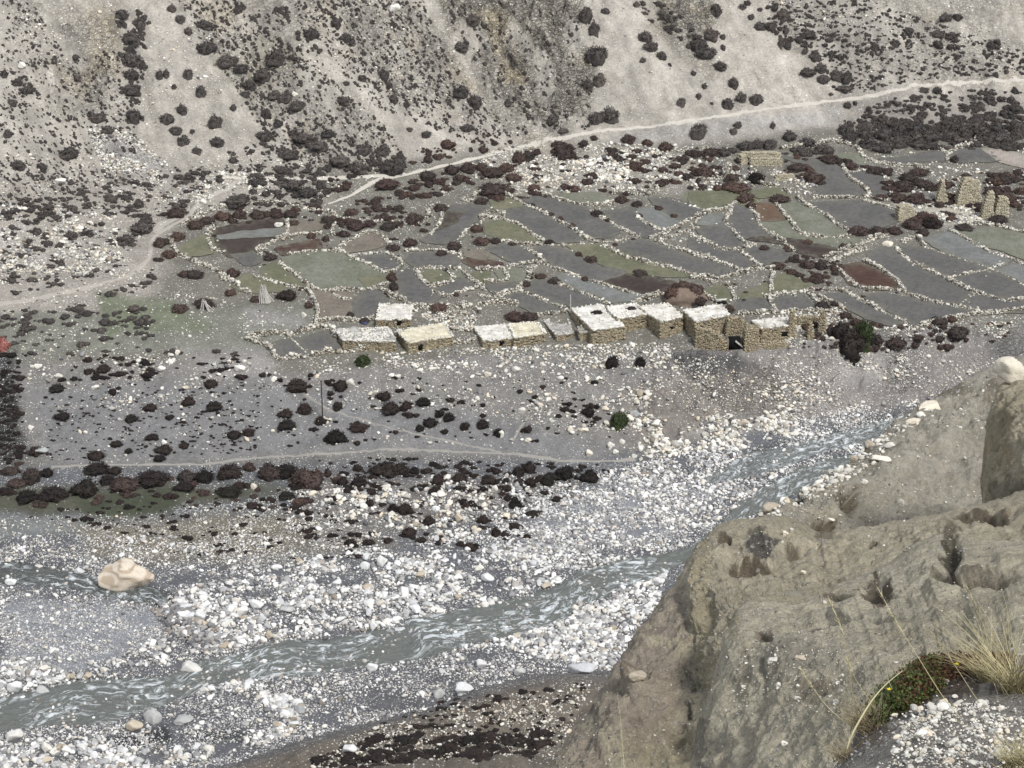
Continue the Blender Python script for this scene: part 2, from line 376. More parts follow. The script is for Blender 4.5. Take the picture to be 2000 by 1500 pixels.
# relief
ROCKS = [([(300, -60), (470, -60), (640, 130), (790, 300), (640, 330), (500, 230), (400, 90)], .4), ([(1420, -60), (1540, -60), (1640, 110), (1580, 130), (1480, 40)], .35), ([(1220, -20), (1290, -20), (1420, 150), (1380, 170), (1260, 60)], .4), ([(420, -60), (700, -60), (860, 60), (1000, 200), (1150, 240), (1060, 290), (840, 230), (640, 120), (560, 200), (470, 100)], .45), ([(0, -60), (240, -60), (230, 200), (120, 240), (40, 140)], .4), ([(1500, -60), (2100, -60), (2100, 160), (1720, 175), (1600, 90)], .35),
         ([(830, -60), (1120, -60), (1165, 120), (1150, 230), (1060, 240), (960, 180), (880, 90)], 1.0),
         ([(60, 60), (230, 20), (240, 150), (200, 210), (120, 190)], .6), ([(1270, -60), (1400, -60), (1400, 60), (1360, 100), (1290, 60)], .9),
         ([(800, 60), (900, 60), (920, 170), (840, 160)], .5), ([(1560, -60), (1900, -60), (1900, 60), (1700, 60)], .35)]
rk = np.zeros_like(Z); mound0 = sstep(-15, 30, PV - np.interp(PU, *zip(*[(p[0], p[1]) for p in BREAKS[0]])))
for poly, amt in ROCKS: rk = np.maximum(rk, amt*sstep(-18, 22, poly_sd(PU, PV, poly)))
h = is_hill*(2.4*n2(XX + .55*YY, YY*.25, .06, 4, 1) + .55*n2(XX, YY, .22, 4, 2))
h += rk*(1.6*n2(XX*1.0 + .6*YY, YY - .3*XX, .22, 4, 5, ridge=True) + 1.5*n2(XX, YY, .5, 4, 6))
h += is_terr*.25*n2(XX, YY, .05, 2, 3)
left_t = is_terr*sstep(420, 260, PU)
h += left_t*(.5*n2(XX, YY, .16, 4, 4))
h += is_bank*(.55*n2(XX, YY*.6, .14, 4, 7) + .16*n2(XX, YY, .9, 3, 8))
eros = is_bank*sstep(1180, 1320, PU)
h += eros*(1.7*fbm(np.stack([XX*.10, YY*.13, Z*.22], -1), 5, .55, True) - 1.3 + .8*fbm(np.stack([XX*.5, YY*.3, Z*.7], -1), 4))
h += is_bed*(1-mound0)*(.22*n2(XX*.6, YY, .12, 4, 10) + .1*n2(XX, YY, .7, 2, 11))
mound = sstep(-15, 30, PV - np.interp(PU, *zip(*[(p[0], p[1]) for p in BREAKS[0]])))
h += mound*(.9*n2(XX, YY, .12, 4, 12) + .35*n2(XX - YY, YY, .45, 3, 13, ridge=True))
ledge = poly_sd(PU, PV, [(1080, 885), (1240, 880), (1310, 800), (1340, 790), (1290, 850), (1240, 900)])
cut = poly_sd(PU, PV, [(1200, 900), (1290, 850), (1350, 800), (1420, 780), (1500, 800), (1400, 850), (1280, 900)])
h -= 1.0*sstep(-6, 14, cut)
Z = Z + np.where(core_rows[:, None], h, h*.5*(YY > 300))
WU, WV, _ = to_px(XX, YY, np.zeros_like(Z))
for fa, ne in CHANNELS:     # carve the channels
    poly = fa + ne[::-1]
    s = poly_sd(WU, WV, poly)
    t = sstep(-5, 4, s)*(YY > 200)*(YY < 400)*sstep(2.0, 1.1, Z)
    Z = Z*(1 - t) + (-.8)*t
PU, PV, PD = to_px(XX, YY, Z)

def zt(x, y):
    x = np.asarray(x, float); y = np.asarray(y, float); a = x/y
    i = np.clip(np.searchsorted(Y_, y) - 1, 0, nY-2); j = np.clip(np.searchsorted(A_, a) - 1, 0, nA-2)
    fy = np.clip((y - Y_[i])/(Y_[i+1]-Y_[i]), 0, 1); fa = np.clip((a - A_[j])/(A_[j+1]-A_[j]), 0, 1)
    return (Z[i, j]*(1-fy)*(1-fa) + Z[i+1, j]*fy*(1-fa) + Z[i, j+1]*(1-fy)*fa + Z[i+1, j+1]*fy*fa)
_r0 = np.searchsorted(Y_, 200)
def hit(u, v):
    """first point of the terrain seen through photo pixel (u, v)"""
    u = np.atleast_1d(np.asarray(u, float)); v = np.atleast_1d(np.asarray(v, float))
    out = np.zeros((len(u), 3)); ys = Y_[_r0:]
    for s0 in range(0, len(u), 20000):
        uu, vv = u[s0:s0+20000], v[s0:s0+20000]
        dx, dy, dz = ray(uu, vv); a = dx/dy; m = dz/dy
        j = np.clip(np.searchsorted(A_, a) - 1, 0, nA-2); fa = (a - A_[j])/(A_[j+1]-A_[j])
        col = Z[_r0:, j]*(1-fa) + Z[_r0:, j+1]*fa
        g = col - (CAM_H + m[None]*ys[:, None])
        g[0] = np.minimum(g[0], -1e-3)
        k = np.argmax(g > 0, axis=0); k = np.maximum(k, 1)
        ar = np.arange(len(uu)); g0, g1 = g[k-1, ar], g[k, ar]
        t = np.clip(g0/(g0-g1+1e-12), 0, 1); y = ys[k-1] + t*(ys[k]-ys[k-1])
        out[s0:s0+20000] = np.stack([a*y, y, CAM_H + m*y], 1)
    return out
def mpp(p):   # metres per photo pixel at a world point
    return to_px(p[..., 0], p[..., 1], p[..., 2])[2]/F

# ground colours: (crop, polygon, colour, feather in px, fleck)
SCREE = sc_((165, 159, 149)); BED = sc_((98, 99, 102)); BANK = sc_((124, 121, 117)); TERR = sc_((114, 111, 102)); RUB = sc_((132, 127, 118))
GREEN = sc_((102, 106, 80)); DGREEN = sc_((78, 84, 66)); MOUND = sc_((112, 105, 95)); DARK = sc_((62, 62, 64)); ROCK = sc_((150, 142, 126))
def lerp3(a, b, t): return a*(1 - t[..., None]) + np.array(b)*t[..., None]
col = np.zeros(Z.shape + (3,)) + np.array(TERR); fleck = np.full(Z.shape, .25)
col = lerp3(col, SCREE, is_hill); fleck = fleck*(1-is_hill) + .05*is_hill
col = lerp3(col, BANK, is_bank); fleck = fleck*(1-is_bank) + .2*is_bank
col = lerp3(col, BED, is_bed); fleck = fleck*(1-is_bed) + .5*is_bed
col = lerp3(col, MOUND, mound); fleck = fleck*(1-mound) + .15*mound
PAINT = [
    ([(-300, 380), (300, 330), (560, 330), (640, 400), (340, 410), (300, 600), (-300, 700)], sc_((148, 142, 133)), 30, .25),
    ([(-100, 620), (260, 600), (620, 600), (640, 640), (500, 690), (-100, 700)], sc_((120, 120, 110)), 15, .12),
    ([(180, 570), (340, 590), (420, 640), (200, 660)], sc_((112, 116, 98)), 12, .05),
    ([(480, 605), (590, 610), (600, 640), (490, 640)], sc_((136, 133, 128)), 12, .15),
    ([(350, 690), (520, 680), (540, 740), (420, 740)], sc_((142, 138, 134)), 18, .2),
    ([(-60, 700), (30, 690), (50, 900), (-60, 930)], sc_((66, 66, 64)), 14, .3),
    ([(60, 760), (500, 745), (900, 800), (1200, 880), (1180, 900), (800, 875), (100, 905)], sc_((122, 121, 120)), 20, .05),
    ([(-100, 950), (150, 950), (420, 945), (640, 955), (380, 985), (230, 1000), (-100, 1010)], sc_((86, 86, 74)), 16, .05),
    ([(150, 975), (360, 955), (330, 1000), (160, 1020)], sc_((74, 78, 64)), 10, .02),
    ([(-100, 1010), (200, 1010), (160, 1040), (-100, 1060)], sc_((118, 120, 118)), 8, .1),
    ([(150, 1025), (600, 1000), (760, 1060), (480, 1100), (180, 1090)], sc_((116, 110, 98)), 20, .6),
    ([(560, 930), (1100, 930), (1040, 1000), (640, 1060)], sc_((112, 108, 104)), 25, .6),
    ([(1300, 690), (1900, 655), (1960, 720), (1800, 790), (1500, 830), (1300, 860)], sc_((134, 129, 124)), 20, .3),
    ([(1300, 690), (1420, 690), (1500, 720), (1420, 760), (1330, 730)], sc_((92, 90, 88)), 12, .15),
    ([(1330, 820), (1480, 770), (1560, 790), (1480, 830), (1360, 860)], sc_((150, 146, 140)), 14, .1),
    ([(1620, 690), (1760, 680), (1740, 740), (1640, 760)], sc_((146, 142, 137)), 16, .2),
    ([(1210, 760), (1500, 720), (1560, 760), (1500, 800), (1300, 850), (1240, 880)], sc_((126, 120, 113)), 15, .12),
    ([(0, 1170), (300, 1185), (330, 1240), (200, 1300), (0, 1320)], sc_((134, 136, 140)), 15, .9),
    ([(1200, 940), (1420, 950), (1300, 1060), (1000, 1080), (1050, 1000)], sc_((128, 130, 134)), 20, .9),
    ([(280, 1170), (350, 1175), (430, 1240), (400, 1275), (340, 1230)], sc_((42, 42, 44)), 8, .1),
    ([(1390, 915), (1560, 868), (1600, 880), (1540, 915), (1420, 945)], sc_((46, 48, 54)), 8, .1),
    ([(700, 1345), (960, 1300), (960, 1340), (860, 1380), (740, 1400)], sc_((96, 96, 98)), 12, .4),
    ([(200, 1440), (330, 1420), (340, 1450), (210, 1470)], sc_((60, 62, 64)), 8, .4),
    ([(380, 1425), (480, 1425), (480, 1450), (380, 1450)], sc_((70, 72, 74)), 8, .4),
    ([(1000, 280), (1300, 285), (1360, 320), (1340, 370), (1000, 380), (960, 330)], sc_((140, 134, 122)), 18, .8),
    ([(1340, 380), (1500, 370), (1480, 400), (1380, 420)], sc_((118, 120, 96)), 10, .1),
    ([(1750, 390), (1920, 400), (1900, 440), (1760, 430)], sc_((170, 164, 150)), 10, .9),
    ([(1600, 200), (2100, 180), (2100, 270), (1640, 260)], sc_((142, 136, 128)), 20, .2),
    ([(1200, 275), (1320, 280), (1460, 260), (1640, 235), (1640, 215), (1400, 235), (1230, 260)], sc_((152, 148, 142)), 14, .1),
    ([(190, 260), (260, 270), (340, 340), (300, 350), (200, 320)], sc_((140, 136, 130)), 15, 1.0),
    ([(0, 395), (200, 430), (240, 520), (0, 520)], sc_((150, 144, 134)), 20, .9),
    ([(420, 120), (520, 60), (600, 120), (500, 200)], sc_((150, 144, 130)), 30, .35),
]
nz = n2(XX, YY, .12, 4, 20); pu = PU + 14*nz; pv = PV + 9*n2(XX, YY, .15, 4, 21)
for poly, c, fe, fk in PAINT:
    t = sstep(-fe, fe, poly_sd(pu, pv, poly)); col = lerp3(col, c, t); fleck = fleck*(1-t) + fk*t
rock_t = rk*sstep(-.4, .6, n2(XX, YY, .1, 3, 22) + .35)
rockc = lerp3(np.zeros(Z.shape+(3,)) + np.array(sc_((146, 141, 130))), sc_((166, 154, 130)), sstep(.1, .6, n2(XX, YY, .08, 3, 23)))
rockc = rockc*(.92 + .38*n2(XX + .5*YY, YY, .45, 4, 26)[..., None])
col = col*(1-rock_t[..., None]) + rockc*rock_t[..., None]
streak = n2(XX*1.0 + .55*YY, YY*.12, .12, 4, 24)
col = col*(1 + (is_hill*.22*streak)[..., None])*(1 + (is_hill*.22*n2(XX + .4*YY, YY*.6, .55, 4, 27))[..., None])
wet = np.zeros_like(Z)
for fa, ne in CHANNELS: wet = np.maximum(wet, sstep(-6, 2, poly_sd(WU, WV, fa + ne[::-1]))*(YY > 200)*(Z < .5))
col = lerp3(col, sc_((70, 72, 72)), wet*.8)

V = np.stack([XX, YY, Z], -1).reshape(-1, 3)
me = mesh_np('valley_ground', V, grid_faces(nY, nA), M['ground'], True)
set_col(me, col.reshape(-1, 3)); set_f(me, 'fleck', fleck.ravel()); set_f(me, 'rock', np.clip(np.maximum(rock_t*1.3, np.maximum(eros*.55*sstep(-.3, .4, n2(XX, YY, .12, 3, 29)), is_hill*.12)), 0, 1).ravel())
tag(link('ground', me), kind='structure')

# ------------------------------------------------------------------ water
def resample(pts, n):
    P = np.asarray(pts, float); d = np.r_[0, np.cumsum(np.hypot(*np.diff(P, axis=0).T))]
    t = np.linspace(0, d[-1], n); return np.stack([np.interp(t, d, P[:, k]) for k in range(P.shape[1])], 1)
for (fa, ne), nm, n_s, fo in zip(CHANNELS, ('river', 'side_stream', 'shallow_stream'), (700, 200, 120), (0., .35, .15)):
    def wl(pts): x, y = at_z(*np.array(pts, float).T, 0.0); return np.stack([x, y], 1)
    P0, P1 = resample(wl(fa), n_s), resample(wl(ne), n_s); nt_ = 30
    ex = (P0 - P1); L = np.linalg.norm(ex, axis=1, keepdims=True); P0 = P0 + ex/L*.7; P1 = P1 - ex/L*.7
    tt = np.linspace(0, 1, nt_)[None, :, None]; G = P0[:, None]*(1-tt) + P1[:, None]*tt
    s_ = np.r_[0, np.cumsum(np.linalg.norm(np.diff((P0+P1)/2, axis=0), axis=1))][:, None]*np.ones((1, nt_))
    w_ = L*np.linspace(0, 1, nt_)[None]
    wz = .12*fbm(np.stack([s_*.5, w_*1.1, s_*0], -1), 4) + .02
    me = mesh_np(nm, np.concatenate([G, wz[..., None]], -1).reshape(-1, 3), grid_faces(n_s, nt_), M['water'], True)
    at_ = me.attributes.new('flow', 'FLOAT_VECTOR', 'POINT')
    at_.data.foreach_set('vector', np.stack([s_, w_, s_*0], -1).astype(np.float32).ravel())
    set_f(me, 'foam', np.full(n_s*nt_, fo)); set_f(me, 'dk', np.full(n_s*nt_, {'river': 0, 'side_stream': .3, 'shallow_stream': .75}[nm]))
    tag(link(nm, me), kind='structure')

# ------------------------------------------------------------------ paths
def path(name, pts, width, mat, seed=0):
    P = resample(hit(*np.array(pts, float).T)[:, :2], 2)if False else hit(*resample(pts, 60*max(1, len(pts)//3)).T)
    P = resample(P[:, :2], int(np.sum(np.hypot(*np.diff(P[:, :2], axis=0).T))/.5)+2)
    for _ in range(6): P[1:-1] = (P[:-2]+P[1:-1]*2+P[2:])/4
    T = np.gradient(P, axis=0); T /= np.linalg.norm(T, axis=1, keepdims=True)+1e-9; Nn = np.stack([-T[:, 1], T[:, 0]], 1)
    n = len(P); wob = .35*n2(P[:, 0], P[:, 1], .4, 3, seed)
    rows = []
    for k in np.linspace(-1, 1, 5):
        q = P + Nn*((k*width/2) * (1 + wob))[:, None] + Nn*(wob*.4)[:, None]
        rows.append(np.stack([q[:, 0], q[:, 1], zt(q[:, 0], q[:, 1]) + .10 - .13*abs(k)], 1))
    V = np.stack(rows, 1).reshape(-1, 3)
    return tag(link(name, mesh_np(name, V, grid_faces(n, 5), mat, True)), kind='structure')
path('path', [(640, 398), (680, 384), (732, 354), (792, 340), (900, 316), (996, 292), (1060, 276), (1120, 264), (1180, 254), (1260, 248), (1380, 231), (1490, 214), (1577, 203), (1642, 195), (1707, 187), (1789, 167), (1870, 162), (2080, 152)], .8, M['path'], 1)
path('path', [(470, 352), (392, 394), (360, 428), (312, 452), (296, 470), (292, 505), (250, 540), (150, 566), (50, 588), (-60, 600)], 1.1, M['path_left'], 2)
path('path', [(300, 455), (312, 440), (345, 425), (372, 412)], 1.8, M['path_left'], 7)
path('path', [(792, 340), (700, 345), (600, 350), (520, 348), (420, 345)], .7, M['path'], 8)
path('path', [(100, 912), (200, 907), (400, 907), (500, 894), (640, 886), (760, 877), (900, 882), (1000, 886), (1100, 901), (1180, 901), (1240, 897)], .65, M['path_grey'], 3)
path('path', [(560, 745), (640, 800), (760, 836), (900, 866), (980, 884)], .5, M['path_grey'], 4)
path('path', [(1000, 862), (1020, 828), (1032, 815)], .6, M['path_grey'], 5)
path('path', [(1680, 262), (1600, 262), (1740, 250), (1800, 252)], .5, M['path_grey'], 6) if False else None

# ------------------------------------------------------------------ fields
FM = {
 'G': mat_field('dark_grey_soil', sc_((90, 89, 87)), sc_((100, 98, 95)), .03, .9),
 'g': mat_field('pale_grey_soil', sc_((120, 121, 119)), sc_((106, 108, 104)), .02, .4),
 'n': mat_field('dull_green_grass', sc_((98, 100, 80)), sc_((118, 115, 96))),
 'm': mat_field('grey_green_stubble', sc_((120, 120, 109)), sc_((104, 107, 92)), .03, .3),
 'b': mat_field('dark_brown_tilled_soil', sc_((62, 54, 51)), sc_((72, 64, 60)), .07, 1.75),
 'R': mat_field('red_brown_tilled_soil', sc_((72, 54, 50)), sc_((82, 64, 57)), .07, 1.6),
 'B': mat_field('warm_brown_soil', sc_((104, 84, 70)), sc_((94, 78, 66)), .06, 1.5),
 'T': mat_field('tan_soil', sc_((122, 114, 104)), sc_((108, 101, 93)), .05, .6),
 'P': mat_field('pinkish_soil', sc_((160, 150, 142)), sc_((150, 144, 134)), .03, .2),
}
FIELDS = [
 (4,'b',[(400,270),(560,225),(800,190),(860,240),(850,310),(700,350),(650,410),(500,440),(410,360)]), (4,'g',[(400,302),(600,272),(858,250),(855,312),(640,318),(420,334)]),
 (4,'G',[(520,430),(660,415),(710,440),(660,490),(590,490)]), (4,'n',[(170,390),(330,310),(370,320),(385,410),(300,430),(220,430)]),
 (4,'T',[(870,235),(1100,195),(1110,250),(960,285),(870,305)]), (4,'R',[(880,370),(1080,330),(1090,380),(910,410)]), (4,'R',[(800,390),(872,372),(900,410),(830,430)]),
 (4,'T',[(1220,390),(1310,310),(1430,290),(1500,310),(1520,360),(1440,380),(1240,420)]), (4,'m',[(850,450),(950,420),(1240,425),(1400,480),(1500,550),(1525,620),(1460,650),(1080,655),(960,590),(880,520)]),
 (4,'n',[(1330,590),(1440,560),(1505,560),(1520,615),(1460,645),(1380,645)]), (4,'n',[(740,500),(830,480),(900,560),(1000,630),(850,620),(700,570)]), (4,'n',[(520,620),(600,560),(660,575),(850,635),(830,660),(700,670),(600,670)]),
 (4,'T',[(1050,670),(1190,665),(1310,700),(1300,770),(1240,840),(1120,850),(1070,760)]), (4,'G',[(1310,720),(1370,670),(1480,665),(1510,740),(1440,840),(1320,840)]),
 (4,'G',[(1330,440),(1500,420),(1620,480),(1590,520),(1500,540),(1420,480)]), (4,'G',[(1640,460),(1720,410),(1970,430),(1980,480),(1900,500),(1700,500)]), (4,'G',[(1590,540),(1690,520),(1730,580),(1880,690),(1760,750),(1640,740),(1600,620)]),
 (5,'G',[(150,330),(210,190),(300,140),(400,140),(510,150),(460,210),(370,280),(330,350),(230,390),(80,370)]), (5,'b',[(170,320),(215,190),(280,175),(370,175),(320,240),(230,290)]),
 (5,'n',[(530,110),(650,85),(740,140),(620,160),(560,170)]), (5,'G',[(610,170),(760,140),(1100,330),(1110,370),(950,380),(860,350),(780,310),(720,260),(640,230)]),
 (5,'G',[(745,100),(900,85),(1200,190),(1360,310),(1300,340),(1180,350),(1000,250)]), (5,'G',[(1270,180),(1460,160),(1500,230),(1640,310),(1560,350),(1500,340),(1350,260)]),
 (5,'g',[(1500,170),(1600,160),(1770,250),(1660,300),(1520,240)]), (5,'G',[(1570,100),(1700,100),(1920,170),(1790,240),(1650,170)]), (5,'m',[(970,70),(1200,60),(1310,110),(1220,130),(1060,110)]),
 (5,'n',[(500,260),(620,240),(720,270),(840,360),(700,380),(600,360),(500,310)]), (5,'G',[(510,420),(640,400),(740,420),(850,500),(700,520),(600,470)]),
 (5,'G',[(800,430),(900,405),(1000,430),(1230,540),(1400,578),(1235,628),(1100,600),(930,520)]), (5,'G',[(1330,410),(1490,365),(1600,390),(1800,470),(2000,520),(2000,600),(1850,590),(1550,480)]),
 (5,'b',[(1240,635),(1400,583),(1600,620),(1720,640),(1680,700),(1540,730),(1300,670)]), (5,'g',[(980,600),(1050,580),(1300,672),(1540,740),(1300,770),(1000,640)]),
 (5,'G',[(760,690),(820,630),(970,650),(1270,770),(1060,800),(900,760)]), (5,'G',[(560,750),(700,705),(1010,815),(830,840),(700,780)]),
 (5,'n',[(80,590),(150,560),(240,590),(250,620),(110,640)]), (5,'m',[(255,560),(350,553),(375,600),(300,605)]), (5,'n',[(400,590),(500,580),(520,640),(430,640)]), (5,'m',[(560,560),(720,560),(740,600),(700,640),(620,630)]),
 (5,'G',[(160,690),(350,620),(430,660),(230,730)]), (5,'G',[(500,662),(700,648),(680,690),(570,720)]), (5,'R',[(350,500),(430,490),(610,520),(540,550),(430,550)]), (5,'T',[(370,440),(500,430),(480,490),(380,470)]),
 (5,'n',[(1040,400),(1230,395),(1560,500),(1820,600),(1640,600),(1400,570),(1180,490)]),
 (6,'G',[(220,590),(270,490),(350,520),(380,600),(490,680),(340,695),(240,640)]), (6,'B',[(400,490),(510,490),(560,588),(410,588)]), (6,'m',[(410,600),(560,592),(640,680),(800,705),(1030,695),(940,760),(700,705),(560,695),(480,655)]),
 (6,'m',[(550,490),(670,490),(760,520),(930,670),(840,690),(700,690),(640,630)]), (6,'G',[(720,490),(1020,470),(1220,520),(1240,590),(1130,630),(960,650),(860,570)]),
 (6,'G',[(550,210),(760,230),(900,260),(950,340),(1080,440),(760,440),(800,320),(730,260)]), (6,'G',[(940,300),(1140,295),(1200,400),(1200,440),(1100,440),(990,370)]),
 (6,'G',[(1140,220),(1310,210),(1320,250),(1160,240)]), (6,'G',[(1330,190),(1520,170),(1540,230),(1340,230)]), (6,'G',[(1560,180),(1740,150),(1860,230),(1580,240)]), (6,'P',[(1760,160),(1900,170),(2030,210),(2030,280),(1870,240)]),
 (6,'b',[(350,702),(500,690),(700,722),(820,745),(900,770),(830,800),(720,800),(640,770),(560,725)]), (6,'R',[(900,870),(1010,845),(1130,890),(1250,960),(1250,1000),(1060,1000),(960,970),(920,910)]),
 (6,'G',[(1070,790),(1180,740),(1240,790),(1300,840),(1690,1020),(1610,1085),(1450,1080),(1300,1020),(1250,940),(1120,880)]), (6,'G',[(1270,740),(1400,755),(1800,880),(1560,925),(1330,830)]),
 (6,'g',[(1400,700),(1560,660),(1700,740),(1930,820),(1830,870),(1560,790)]), (6,'m',[(1600,650),(1800,640),(2060,690),(2060,840),(1720,720)]), (6,'g',[(1830,880),(2060,840),(2060,1000)]),
 (6,'G',[(1565,935),(1800,885),(2060,1000),(2060,1070),(1780,1050)]), (6,'G',[(1040,1050),(1150,1030),(1500,1095),(1680,1130),(1640,1160),(1360,1225),(1300,1190)]), (6,'G',[(1615,1090),(1700,1032),(2060,1090),(2060,1130),(1780,1150)]),
 (6,'G',[(810,1030),(940,1040),(1280,1205),(1200,1215),(1060,1180),(920,1110)]), (6,'n',[(280,1050),(480,960),(560,910),(720,970),(650,1010),(460,1045)]), (6,'n',[(90,1010),(200,980),(240,1040),(200,1080),(120,1060)]),
 (6,'G',[(290,1070),(450,1060),(485,1130),(270,1140)]), (6,'G',[(500,1060),(640,1035),(750,1105),(740,1128),(520,1130)]), (6,'G',[(30,640),(200,610),(300,705),(320,740),(190,760),(90,710)]),
 (6,'G',[(320,770),(400,740),(600,790),(620,800),(500,850),(420,850)]), (6,'G',[(0,695),(180,770),(300,785),(400,860),(310,880),(150,820),(0,770)]), (6,'G',[(0,805),(200,865),(290,900),(180,930),(0,920)]),
 (6,'g',[(30,610),(110,560),(200,560),(180,610)]), (6,'n',[(370,420),(520,392),(580,440),(400,450)]), (6,'m',[(880,195),(1030,190),(1060,250),(960,240)]), (6,'n',[(0,420),(260,420),(250,470),(100,520),(0,490)]),
 (1,'G',[(205,545),(350,480),(480,610),(270,640)]), (1,'G',[(400,495),(620,440),(700,520),(730,570),(505,612)]),
]
fcount = {}
for fi, (cr, kind, pts) in enumerate(FIELDS):
    px = np.array(cv(cr, pts)); px = resample(np.vstack([px, px[:1]]), max(24, len(px)*7))[:-1]
    W = hit(px[:, 0], px[:, 1])[:, :2]
    tn = np.roll(W, -1, 0) - np.roll(W, 1, 0); nn = np.stack([tn[:, 1], -tn[:, 0]], 1); nn /= np.linalg.norm(nn, axis=1, keepdims=True)+1e-9
    ar = .5*np.sum(W[:, 0]*np.roll(W[:, 1], -1) - np.roll(W[:, 0], -1)*W[:, 1]); W = W + nn*(.55 if ar > 0 else -.55)*(0 if fi in (1, 9, 18) else 1)
    W = W + .35*np.stack([n2(W[:, 0], W[:, 1], .35, 3, 31), n2(W[:, 0], W[:, 1], .35, 3, 32)], 1)
    lo, hi = W.min(0), W.max(0)
    gx, gy = np.meshgrid(np.arange(lo[0], hi[0], .8), np.arange(lo[1], hi[1], .8)); gp = np.stack([gx.ravel(), gy.ravel()], 1)
    gp = gp[poly_sd(gp[:, 0], gp[:, 1], W) > .3]
    allp = np.vstack([W, gp]); nb = len(W)
    vv, ee, ff, *_ = delaunay_2d_cdt([Vector(p) for p in allp], [(i, (i+1) % nb) for i in range(nb)], [], 1, 1e-4)
    ff = [f for f in ff if len(f) == 3]
    if not ff: continue
    vv = np.array([tuple(v) for v in vv]); z = zt(vv[:, 0], vv[:, 1]) + .11 + .012*(fi % 5) + (.05 if fi in (1, 18, 9) else 0) + .05*n2(vv[:, 0], vv[:, 1], .8, 2, 33)
    fme = mesh_np('field', np.column_stack([vv, z]), np.array(ff), FM[kind], True); set_f(fme, 'edge', np.clip(1 - poly_sd(vv[:, 0], vv[:, 1], W)/1.8, 0, 1))
    tag(link('field', fme), kind='structure')

# ------------------------------------------------------------------ stone shapes
def ico(sub):
    import bmesh
    bm = bmesh.new(); bmesh.ops.create_icosphere(bm, subdivisions=sub, radius=1)
    V = np.array([v.co[:] for v in bm.verts]); Fc = np.array([[v.index for v in f.verts] for f in bm.faces]); bm.free()
    return V, Fc
ICO1, ICO2, ICO3, ICO4 = ico(1), ico(2), ico(3), ico(4)
def stone_shape(seed, sub=ICO2, ang=.28, flat=.7, facets=9):
    r = np.random.default_rng(seed); V, Fc = sub; V = V.copy()
    nrm = r.normal(size=(facets, 3)); nrm /= np.linalg.norm(nrm, axis=1)[:, None]
    cut = r.uniform(.5, .9, facets)
    for nn, c in zip(nrm, cut):
        d = V @ nn; V -= np.outer(np.maximum(d - c, 0), nn)*(1-ang*.3)
    V *= (1 + .12*perlin(V*1.7 + seed)[:, None])
    V *= np.array([r.uniform(.85, 1.15), r.uniform(.75, 1.0), flat*r.uniform(.85, 1.15)])
    return V, Fc
STV = [stone_shape(100+i, ICO2, .3, .72) for i in range(8)]
ROUND_ME = [mesh_np('boulder', *stone_shape(200+i, ICO3, .1, .78, 13), None, False) for i in range(8)]
BOX1 = (np.array([(x, y, z) for x in (-.8, .8) for y in (-.8, .8) for z in (-.8, .8)], float), np.array([(0,1,3),(0,3,2),(4,6,7),(4,7,5),(0,4,5),(0,5,1),(2,3,7),(2,7,6),(0,2,6),(0,6,4),(1,5,7),(1,7,3)]))
def rot_mats(rx, ry, rz):
    cx, sx, cy, sy, cz, sz = np.cos(rx), np.sin(rx), np.cos(ry), np.sin(ry), np.cos(rz), np.sin(rz)
    R = np.empty((len(rx), 3, 3))
    R[:, 0, 0] = cz*cy; R[:, 0, 1] = cz*sy*sx - sz*cx; R[:, 0, 2] = cz*sy*cx + sz*sx
    R[:, 1, 0] = sz*cy; R[:, 1, 1] = sz*sy*sx + cz*cx; R[:, 1, 2] = sz*sy*cx - cz*sx
    R[:, 2, 0] = -sy; R[:, 2, 1] = cy*sx; R[:, 2, 2] = cy*cx
    return R
def stones_mesh(name, P, S, mat, rng, tilt=.5, base=None, rz=None):
    """many small separate stones joined in one mesh; S is (n,3)"""
    n = len(P); V0, F0 = base or BOX1
    R = rot_mats(rng.uniform(-tilt, tilt, n), rng.uniform(-tilt, tilt, n), rng.uniform(0, 6.28, n) if rz is None else rz)
    V = (V0[None] + rng.uniform(-.26, .26, (n, len(V0), 3)))*np.asarray(S)[:, None, :]
    V = np.einsum('nij,nkj->nki', R, V) + np.asarray(P)[:, None]
    Fc = F0[None] + (np.arange(n)*len(V0))[:, None, None]
    me = mesh_np(name, V.reshape(-1, 3), Fc.reshape(-1, 3), mat, False)
    set_f(me, 'tint', np.repeat(rng.uniform(0, 1, n)**.8, len(V0)))
    return me

